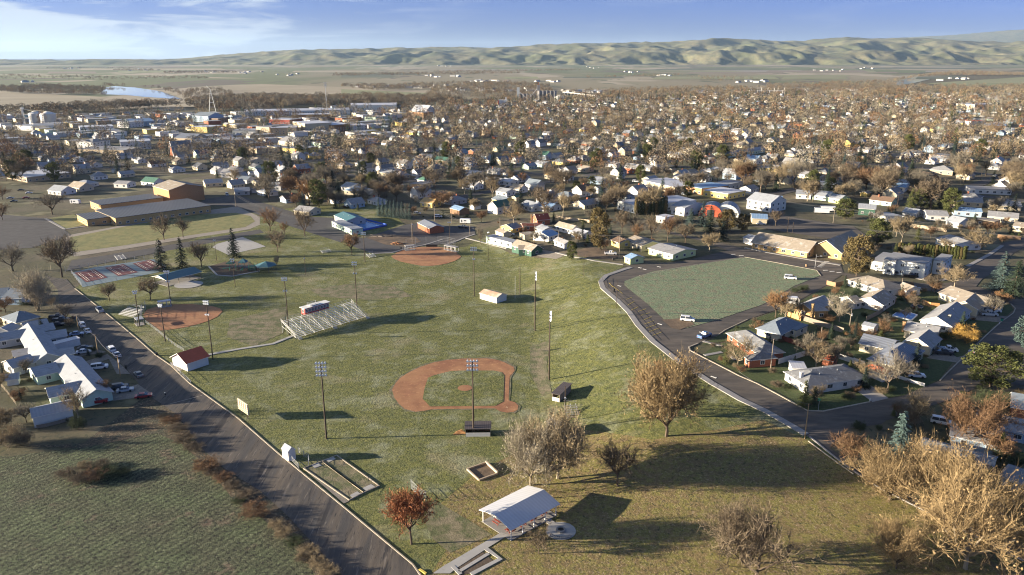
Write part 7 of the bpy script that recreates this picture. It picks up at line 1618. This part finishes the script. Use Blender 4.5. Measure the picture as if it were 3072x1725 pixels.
# greenery and clutter in the yards of the near blocks
YL = [(2215, 1060, 'the brick corner house'), (2420, 1130, 'the corner ranch house'), (2330, 985, 'the blue-roofed hip house'), (2450, 930, 'the yellow brick house'), (2640, 890, 'the green-grey house'), (2730, 945, 'the blue pool cover'), (2880, 905, 'the broad tan roof'), (2850, 960, 'the skylight house'), (2800, 1010, 'the golden willow'), (2680, 1060, 'the ribbed-roofed house'), (2650, 835, 'the long white ranch'), (2780, 800, 'the apartment block'), (2750, 1200, 'the frosty van'), (2900, 1300, 'the bottom right roofs'), (2600, 1330, 'the blue-green spruce'), (120, 1000, 'the second left house'), (60, 940, 'the dark hip roof'), (200, 1130, 'the green duplex'), (60, 1200, 'the left thicket'), (1600, 700, 'the white cottage'), (1480, 690, 'the mint block'), (1700, 700, 'the wide tan roof'), (1950, 720, 'the lime houses'), (1850, 640, 'the clipped hedge'), (2600, 690, 'the olive pine'), (2900, 680, 'the long alley fence'), (1330, 640, 'the workshop roofs'), (1000, 600, 'the spruce row')]
YARDS = [(S1(2110, 1060, 2150, 1010, 2260, 960, 2480, 865, 2560, 850, 2860, 880, 3020, 925, 2868, 1088, 2700, 1170, 2469, 1225, 2420, 1228, 2270, 1148), 120), (S1(2560, 1300, 2740, 1195, 2980, 1160, 3072, 1180, 3072, 1600, 2900, 1560, 2600, 1390), 46), (S1(0, 880, 150, 860, 230, 960, 330, 1080, 330, 1180, 200, 1290, 0, 1290), 46), (S1(1420, 690, 1560, 650, 1900, 660, 1990, 720, 1900, 765, 1700, 740, 1560, 740), 60), (S1(2540, 740, 2600, 660, 3072, 700, 3072, 720, 2980, 740, 2900, 790, 2600, 800), 50), (S1(2550, 640, 2750, 650, 3072, 670, 3072, 715, 2600, 690), 45), (S1(940, 620, 1040, 590, 1420, 620, 1400, 655, 1200, 660, 1150, 640), 40)]
yi = []; yr = random.Random(77)
for poly, n in YARDS:
    xs_ = [p[0] for p in poly]; ys_ = [p[1] for p in poly]; k = 0; tries = 0
    while k < n and tries < 900:
        tries += 1; px, py = yr.uniform(min(xs_), max(xs_)), yr.uniform(min(ys_), max(ys_))
        if not pin(poly, px, py): continue
        w = G((px, py))
        if any((w.x-a)**2+(w.y-b)**2 < (r*.72)**2 for a, b, r in FOOT): continue
        k += 1; t_ = yr.random()
        if t_ < .62: c = yr.choice(['green', 'green', 'rust', 'brown', 'tan']); hh = yr.uniform(.9, 2.4); o = tree_at(w, hh, 'bush', c, 'x', hh*yr.uniform(1.0, 1.8), 'garden shrubs of the near blocks'); yi.append((o, {'green': 'dark green', 'rust': 'reddish', 'brown': 'brown', 'tan': 'tan'}[c]+' garden shrub', px, py))
        elif t_ < .78: c = yr.choice(['spruce', 'dark', 'olive']); hh = yr.uniform(3, 8); o = tree_at(w, hh, 'spruce2', c, 'x', None, 'garden evergreens of the near blocks'); yi.append((o, {'spruce': 'green', 'dark': 'dark', 'olive': 'olive'}[c]+' garden spruce', px, py))
        else: c = yr.choice(['brown', 'rust', 'tan', 'grey']); hh = yr.uniform(4, 9); o = tree_at(w, hh, yr.choice(['vase', 'round', 'elm']), c, 'x', None, 'small garden trees of the near blocks'); yi.append((o, {'rust': 'reddish', 'brown': 'brown', 'tan': 'tan', 'grey': 'grey'}[c]+' small garden tree', px, py))
# naming by landmark, colour and order from the left
LMK = [(2150, 480, 'the shopfronts'), (1080, 640, 'the swimming pool'), (540, 545, 'the gymnasium'), (400, 440, 'the courthouse'), (530, 420, 'the tan church'), (120, 480, 'the motel'), (1050, 390, 'the downtown blocks'), (1010, 500, 'the green roof'), (1390, 515, 'the L-shaped roof'), (1340, 475, 'the steep-roofed house'), (1700, 520, 'the gold-roofed cottage'), (1650, 600, 'the maroon-roofed house'), (1910, 590, 'the clipped hedge'), (2130, 560, 'the yellow shop'), (2300, 590, 'the gabled hall'), (2250, 455, 'the apartment row'), (2430, 600, 'the highway lot'), (2800, 590, 'the olive grove'), (2720, 545, 'the blue ranches'), (2820, 505, 'the broad grey roof'), (2950, 570, 'the low row'), (3000, 630, 'the cream ranches'), (2400, 520, 'the cream trio'), (1280, 605, 'the workshop'), (830, 500, 'the blue frosted house'), (760, 430, 'the yellow flat building'), (1800, 455, 'the mid-town pines'), (2550, 470, 'the orange maples'), (2780, 465, 'the pinkish annex')]
ORD = ['first', 'second', 'third', 'fourth', 'fifth', 'sixth', 'seventh', 'eighth', 'ninth', 'tenth', 'eleventh', 'twelfth', 'thirteenth', 'fourteenth', 'fifteenth', 'sixteenth', 'seventeenth', 'eighteenth', 'nineteenth', 'twentieth']
def autolabel(items, LMK=LMK):
    """items: (object, description, px, py)"""
    G_ = {}
    for o, ds, px, py in items:
        lx, ly, ln = min(LMK, key=lambda l: ((l[0]-px)/2.2)**2+(l[1]-py)**2*1.0)
        dx, dy = px-lx, py-ly
        rel = 'behind' if dy < -abs(dx)/3 else ('in front of' if dy > abs(dx)/3 else ('left of' if dx < 0 else 'right of'))
        G_.setdefault((ds, rel, ln), []).append((px, o))
    for (ds, rel, ln), L_ in G_.items():
        L_.sort(key=lambda t: t[0])
        for i, (px, o) in enumerate(L_): o['label'] = ('%s, %s from the left %s %s' % (ds, ORD[min(i, 19)], rel, ln)) if len(L_) > 1 else '%s %s %s' % (ds, rel, ln)
autolabel(yi, YL)
# prototypes
PRO = {}
def proto(key, L, W, e, rise, typ, full):
    if key in PRO: return PRO[key]
    me = {}
    a = MB(); walls_mb(a, typ, L, W, e, rise); a.v = [(v[0]-L/2, v[1]-W/2, v[2]) for v in a.v]
    b = MB(); roof_mb(b, typ, L, W, e, rise); b.v = [(v[0]-L/2, v[1]-W/2, v[2]) for v in b.v]
    def mk(mb_, nm, mm):
        m_ = bpy.data.meshes.new(nm); m_.from_pydata(mb_.v, [], mb_.f)
        for q in mm: m_.materials.append(q)
        if any(mb_.m): m_.polygons.foreach_set('material_index', mb_.m)
        return m_
    wn = MB(); wn.box((0, 0, 0), (1.5, .08, 1.25)); wn.box((0, -.05, 0), (1.25, .03, 1.0), 0, 1)
    dr = MB(); dr.box((0, 0, 1), (1.1, .08, 2.1)); ch = MB(); ch.box((0, 0, 0), (.8, .8, 1.8))
    PRO[key] = (L, W, e, rise, mk(a, 'wall', [M['white wall']]), mk(b, 'roof', [M['frost roof'], M['trim']]), mk(wn, 'window', [M['trim'], M['window glass']]), mk(dr, 'door', [M['door paint']]), mk(ch, 'chimney', [M['brick wall']]))
    return PRO[key]
PS = {'a': (11, 8.5, 2.8, 2.0), 'b': (13.5, 9.5, 2.8, 2.3), 'c': (10.5, 9, 3.0, 3.0), 'd': (5.5, 4.5, 2.3, 1.0), 'e': (19, 15, 5.0, .6), 'f': (12, 9, 4.6, 3.2)}
HS.sort(key=lambda t: t[1]); nind = 190; items = []; far = []
have = sum(1 for o in bpy.data.objects if o.get('category') == 'house')
nind = 296-have; cnt = 0
for h_ in HS:
    x, y, s, an, big, rf, wl, typ, px, py = h_
    small = s[0] < 8
    k = 'e' if big else ('d' if small else ('f' if (typ == 'gable' and s[0] < 10.8) else ('c' if s[0] < 11.6 else ('a' if s[0] < 13 else 'b'))))
    if cnt >= nind or not (-20 < px < 3092): far.append((h_, k)); continue
    cnt += 1; tp = 'flat' if big else typ
    L, W, e, rise, mw, mr_, mwin, mdr, mch = proto(k+tp, *PS[k], tp, True)
    z = terr(x, y); cat = 'house' if not small else 'shed'
    rt = thing('store' if big else ('shed' if small else 'house'), 'x', 'store' if big else cat, (x, y, z), an, 'stores of the downtown blocks' if big else ('sheds in the back yards of the town' if small else 'houses of the town beyond the park'))
    o = link('wall', mw, rt); o.material_slots[0].link = 'OBJECT'; o.material_slots[0].material = M[wl[0]]
    o = link('roof', mr_, rt); o.material_slots[0].link = 'OBJECT'; o.material_slots[0].material = M[rf[0]]
    if y < 760 and not small:
        for sx_, fc in ((-1, R(180)), (1, 0)):
            if math.cos(an+fc)*-x+math.sin(an+fc)*-y > 0: link('window', mwin, rt, (sx_*(L/2+.03), 0, 1.6), fc+R(90))
        for sy_, fc in ((-1, R(-90)), (1, R(90))):
            if math.cos(an+fc)*-x+math.sin(an+fc)*-y > 0:
                for q in (-.3, .3): link('window', mwin, rt, (q*L, sy_*(W/2+.03), 1.6), fc+R(90))
                link('door', mdr, rt, (0, sy_*(W/2+.03), 0), fc+R(90))
        if hr.random() < .4: link('chimney', mch, rt, (L*.2, W*.12, e+rise*.9+.3))
    items.append((rt, '%s %s with %s %s roof' % (wl[1], 'store' if big else ('shed' if small else ('tall house' if k == 'f' else 'house')), rf[1], 'flat' if big else typ), px, py))
autolabel(items)
bodyme, glme, whme = MB(), MB(), MB()
bodyme.extr([(-2.3, .35), (2.3, .35), (2.3, .8), (1.2, 1.0), (-1.5, 1.0), (-2.3, .9)], -.95, .95, 0, 'y'); bodyme.box((-.3, 0, 1.5), (1.9, 1.4, .08)); glme.box((-.3, 0, 1.24), (2.5, 1.6, .48), 0, 0, .8)
for x in (-1.4, 1.4):
    for s_ in (-1, 1): whme.tube((x, s_*.96, .35), (x, s_*.75, .35), .35, .35, 8)
cm_ = [bodyme.build('body', paint('white')), glme.build('windows', M['window glass'])]; bme, gme = cm_[0].data, cm_[1].data
wme = MB(); wme.tube((0, -.1, 0), (0, .1, 0), .34, .34, 8); cm_.append(wme.build('wheel', M['rubber'])); wme = cm_[2].data
for o in cm_: bpy.data.objects.remove(o)
ci = []
for i in range(1400):
    k = hr.randint(-26, 29); t = hr.uniform(-1500, 1700); side = hr.choice([-3.2, 3.2])
    x, y = xy(t, k*BV+side) if i % 2 else xy(k*BU+side, t); px, py = proj(x, y, 0)
    if y > 1000 or len(ci) >= 110 or not inside(x, y) or not (5 < px < 3067) or any((x-a)**2+(y-b)**2 < (r+2)**2 for a, b, r in FOOT): continue
    c = hr.choice(['white', 'white', 'silver', 'grey', 'dark', 'black', 'red', 'blue', 'tan']); rt = thing('parked_car', 'x', 'car', (x, y, terr(x, y)+.17), GA+(0 if i % 2 else R(90)), 'cars parked along the town streets')
    o = link('body', bme, rt); o.material_slots[0].link = 'OBJECT'; o.material_slots[0].material = paint(c); link('windows', gme, rt)
    for wx in (-1.4, 1.4): link('wheel', wme, rt, (wx, -.9, .34)); link('wheel', wme, rt, (wx, .9, .34))
    ci.append((rt, c+' parked car', px, py))
autolabel(ci)
# utility poles along the alleys of the town
pme = MB(); pme.tube((0, 0, 0), (0, 0, 10.5), .17, .12, 6); po = pme.build('pole', M['pole wood']); pme = po.data; bpy.data.objects.remove(po)
ame = MB(); ame.box((0, 0, 0), (2.4, .14, .14)); ao = ame.build('crossarm', M['pole wood']); ame = ao.data; bpy.data.objects.remove(ao); ui = []
for k in range(-20, 28):
    for j in range(-30, 40):
        x, y = xy(j*42.0, k*BV+6.0)
        if y > 1050 or not inside(x, y): continue
        px, py = proj(x, y, 0)
        if not (5 < px < 3067) or not clear(x, y) or len(ui) > 120: continue
        rt = thing('utility_pole', 'x', 'utility pole', (x, y, terr(x, y)), GA, 'utility poles of the town streets'); link('pole', pme, rt); link('crossarm', ame, rt, (0, 0, 9.8), R(90)); ui.append((rt, 'wooden utility pole', px, py))
autolabel(ui)
# the houses beyond the first three hundred as one body
MW = [w[0] for w in WALLS]; MR = [r_[0] for r_ in ROOFS]; mb = MB()
for h_, k in far:
    x, y, s, an, big, rf, wl, typ, px, py = h_; L, W, e, rise = PS[k]; L, W = s
    t = MB(); tp = 'flat' if big else typ; walls_mb(t, tp, L, W, e, rise, 0, 0); n1_ = len(t.f); roof_mb(t, tp, L, W, e, rise)
    t.m = [MW.index(wl[0])]*n1_+[len(MW)+MR.index(rf[0])]*(len(t.f)-n1_)
    ca, sa = math.cos(an), math.sin(an); z = terr(x, y)
    mb.add([(x+(v[0]-L/2)*ca-(v[1]-W/2)*sa, y+(v[0]-L/2)*sa+(v[1]-W/2)*ca, z+v[2]) for v in t.v], t.f); mb.m[-len(t.f):] = t.m
# farmsteads and white sheds scattered over the valley
fr_ = random.Random(12)
for cx_, cy_, sp, n in [(730, 219, 60, 9), (640, 217, 30, 5), (1340, 199, 25, 6), (860, 225, 40, 7), (420, 210, 60, 6), (215, 206, 25, 6), (1470, 245, 60, 14), (1250, 262, 90, 18), (1110, 262, 50, 8), (1780, 203, 25, 4), (2600, 207, 30, 4), (2250, 246, 60, 8), (2480, 212, 60, 7), (1880, 218, 50, 6), (2000, 228, 20, 4), (1330, 230, 50, 8), (2200, 281, 90, 10), (2500, 275, 120, 14), (2900, 283, 150, 34), (2870, 239, 40, 6), (1640, 245, 40, 5), (1760, 276, 80, 12), (1530, 272, 90, 10), (80, 245, 30, 3), (1400, 270, 60, 10)]:
    for k in range(n):
        px, py = cx_+fr_.uniform(-sp, sp), cy_+fr_.uniform(-3, 3); p = G((px, py)); L, W = fr_.uniform(12, 30), fr_.uniform(9, 16)
        t = MB(); walls_mb(t, 'gable', L, W, 4.5, 2.5, 0, 0); n1_ = len(t.f); roof_mb(t, 'gable', L, W, 4.5, 2.5); an = fr_.uniform(0, 3)
        ca, sa = math.cos(an), math.sin(an); mb.add([(p.x+v[0]*ca-v[1]*sa, p.y+v[0]*sa+v[1]*ca, p.z+v[2]) for v in t.v], t.f); mb.m[-len(t.f):] = [0]*n1_+[len(MW)+fr_.choice([0, 1, 2])]*(len(t.f)-n1_)
o = mb.build('distant_houses', [M[k] for k in MW+MR]); tag(o, 'the many small roofs of the far side of the town among bare trees', 'houses', None, 'stuff')
# ---------------------------------------------------------------- town trees
TS.sort(key=lambda t: t[1]); items = []; ft = []; nb = 0; nc = 0
hb_ = sum(1 for o in bpy.data.objects if o.get('category') == 'tree'); hc_ = sum(1 for o in bpy.data.objects if o.get('category') == 'conifer')
KB = ['oak', 'elm', 'round', 'vase', 'oak2', 'round', 'slim', 'leafy']; NM = dict(grey='grey bare tree', brown='brown bare tree', rust='reddish bare tree', tan='tan bare tree', orange='orange bare tree', pale='pale bare tree', spruce='green spruce', dark='dark spruce', olive='olive pine', blue='blue-green spruce')
for x, y, h, col, con, px, py in TS:
    if not (0 < px < 3072) or (con and nc >= 296-hc_) or (not con and nb >= 296-hb_): ft.append((x, y, h, col, con)); continue
    if con: nc += 1
    else: nb += 1
    k = ('pine' if col == 'olive' else hr.choice(['spruce', 'spruce', 'spruce2'])) if con else hr.choice(KB)
    size = 'tall' if h > 13 else ('small' if h < 8.5 else 'mid-sized')
    o = tree_at(Vector((x, y, terr(x, y))), h, k, col, 'x', None, 'evergreens of the town beyond the park' if con else 'bare trees of the town beyond the park')
    items.append((o, size+' '+NM[col], px, py))
autolabel(items)
def cloud_template(seed, n, con):
    r = np.random.RandomState(seed)
    if con:
        z = r.beta(1.1, 1.6, n); rad = .22*(1-z)**.8*np.sqrt(r.uniform(.3, 1, n)); z = .06+z*.94
    else:
        ph = r.uniform(-.55, 1, n); q = r.uniform(.55, 1.0, n)**.5; rad = .40*q*np.sqrt(np.maximum(0, 1-ph**2*.96)); z = .58+.42*ph*q
    a = r.uniform(0, 2*np.pi, n); c = np.stack([rad*np.cos(a), rad*np.sin(a), z], 1)
    d = np.stack([np.cos(a)*.7, np.sin(a)*.7, np.full(n, .8 if not con else -.5)], 1)+r.normal(0, .45, (n, 3)); d /= np.linalg.norm(d, axis=1)[:, None]
    s = np.cross(d, r.normal(0, 1, (n, 3))); s /= np.linalg.norm(s, axis=1)[:, None]
    k = (60/n)**.5; d = d*(.088 if not con else .06)*k; s = s*(.034 if not con else .036)*k
    return np.stack([c-d, c+s, c+d, c-s], 1)
TMP = {(c, n): [cloud_template(i+7*c+n, n, c) for i in range(6)] for c in (0, 1) for n in (300, 110)}
def tree_cloud(name, L_, label, cat, cols):
    V = []; MI = []; tk = MB(); r = np.random.RandomState(5)
    for i, (x, y, h, col, con) in enumerate(L_):
        n = 300 if y < 1300 else 110
        t = TMP[(int(con), n)][r.randint(6)]; a = r.uniform(0, 6.28); ca, sa = math.cos(a), math.sin(a); w = h*r.uniform(.85, 1.2)
        q = t.reshape(-1, 3); p = np.stack([x+(q[:, 0]*ca-q[:, 1]*sa)*w, y+(q[:, 0]*sa+q[:, 1]*ca)*w, terr(x, y)+q[:, 2]*h], 1)
        V.append(p); MI.append(np.full(n, cols.index(col)))
        if y < 1500: tk.add([(x-.18, y, -.2+terr(x, y)), (x+.18, y, -.2+terr(x, y)), (x+.1, y+.02, h*.6), (x-.1, y+.02, h*.6), (x, y-.18, 0), (x, y+.18, 0)], [(0, 1, 2, 3)])
    V = np.concatenate(V); MI = np.concatenate(MI); nq = len(MI); nt_ = len(tk.v)
    me = bpy.data.meshes.new(name); me.vertices.add(len(V)+nt_); 
    allv = np.concatenate([V, np.array(tk.v).reshape(-1, 3)]) if nt_ else V
    me.vertices.foreach_set('co', allv.astype(np.float32).ravel())
    li = np.concatenate([np.arange(nq*4), (np.array(tk.f).ravel()+len(V)) if tk.f else np.zeros(0, int)]).astype(np.int32); nf = nq+len(tk.f)
    me.loops.add(len(li)); me.loops.foreach_set('vertex_index', li); me.polygons.add(nf); me.polygons.foreach_set('loop_start', np.arange(0, nf*4, 4, dtype=np.int32)); me.polygons.foreach_set('loop_total', np.full(nf, 4, np.int32))
    me.polygons.foreach_set('material_index', np.concatenate([MI, np.full(len(tk.f), len(cols))]).astype(np.int32)); me.update(calc_edges=True)
    for c in cols: me.materials.append(M[NK[c]])
    me.materials.append(M['bark']); o = link(name, me); tag(o, label, cat, None, 'stuff'); return o
CB = ['grey', 'brown', 'rust', 'tan', 'orange', 'pale']; CC = ['spruce', 'dark', 'olive', 'blue']
tree_cloud('distant_trees', [t for t in ft if not t[4]], 'bare brown trees filling the far side of the town', 'trees', CB)
tree_cloud('distant_conifers', [t for t in ft if t[4]], 'dark evergreens dotted through the far side of the town', 'trees', CC)
WOODS = [(S1(0, 342, 140, 334, 300, 326, 420, 320, 560, 322, 640, 306, 720, 300, 1024, 298, 1300, 300, 1400, 308, 1300, 318, 1024, 322, 900, 326, 720, 338, 600, 335, 560, 322, 300, 340, 0, 352), 85, 17),
 (S1(0, 262, 200, 262, 318, 270, 300, 290, 170, 286, 0, 280), 40, 14), (S1(560, 276, 660, 268, 700, 284, 640, 300, 545, 302), 40, 11), (S1(300, 262, 320, 257, 480, 268, 560, 280, 545, 294, 480, 270, 400, 262), 25, 12),
 (S1(1024, 262, 1560, 250, 1650, 262, 1660, 300, 1560, 306, 1400, 300, 1280, 290, 1300, 270, 1100, 274), 32, 14), (S1(1650, 282, 2100, 268, 2700, 260, 2700, 262, 3072, 262, 3300, 265, 3300, 286, 2500, 288, 1800, 298), 26, 14),
 (S1(2650, 246, 2720, 236, 2800, 222, 2870, 216, 3072, 222, 3072, 229, 2860, 228, 2760, 231, 2700, 241, 2672, 252), 26, 14), (S1(2300, 258, 2660, 246, 2700, 262, 2300, 268), 22, 13),
 (S1(0, 226, 330, 232, 620, 232, 640, 238, 300, 242, 0, 240), 5, 12), (S1(480, 216, 700, 214, 720, 220, 500, 222), 9, 12), (S1(1000, 223, 1300, 220, 1560, 218, 1560, 222, 1300, 226, 1000, 230), 16, 12), (S1(1300, 216, 1740, 210, 1740, 212, 1300, 219), 14, 12), (S1(1750, 232, 2048, 224, 2048, 228, 1760, 236), 9, 12), (S1(140, 203, 420, 203, 420, 206, 140, 206), 4, 10), (S1(340, 209, 460, 209, 460, 214, 340, 213), 7, 12), (S1(2050, 232, 2200, 230, 2300, 240, 2150, 246), 5, 12)]
WT = []; wr = random.Random(31)
for poly, den, hh in WOODS:
    w = [G(p) for p in poly]; wp = [(p.x, p.y) for p in w]; x0, x1 = min(p.x for p in w), max(p.x for p in w); y0, y1 = min(p.y for p in w), max(p.y for p in w)
    x0, x1 = max(x0, -.72*y1), min(x1, .72*y1)
    n = int((x1-x0)*(y1-y0)/1e4*den); n = min(n, 26000)
    for k in range(n):
        x, y = wr.uniform(x0, x1), wr.uniform(y0, y1)
        if abs(x) < .71*y and pin(wp, x, y) and (mn.noise(Vector((x/90, y/120, 4))) > -.22 or den > 60): WT.append((x, y, hh*wr.uniform(.6, 1.2), wr.choices(['grey', 'brown', 'rust', 'tan'], [45, 34, 9, 12])[0], 0))
tree_cloud('riverside_woods', WT, 'belts of bare trees along the river and across the valley fields', 'woods', ['grey', 'brown', 'rust', 'tan'])
print('COUNTS houses', len(HS), 'ind', cnt, 'trees', len(TS), 'ind', nb, nc, 'far', len(ft), 'woods', len(WT), 'objects', len(bpy.data.objects))
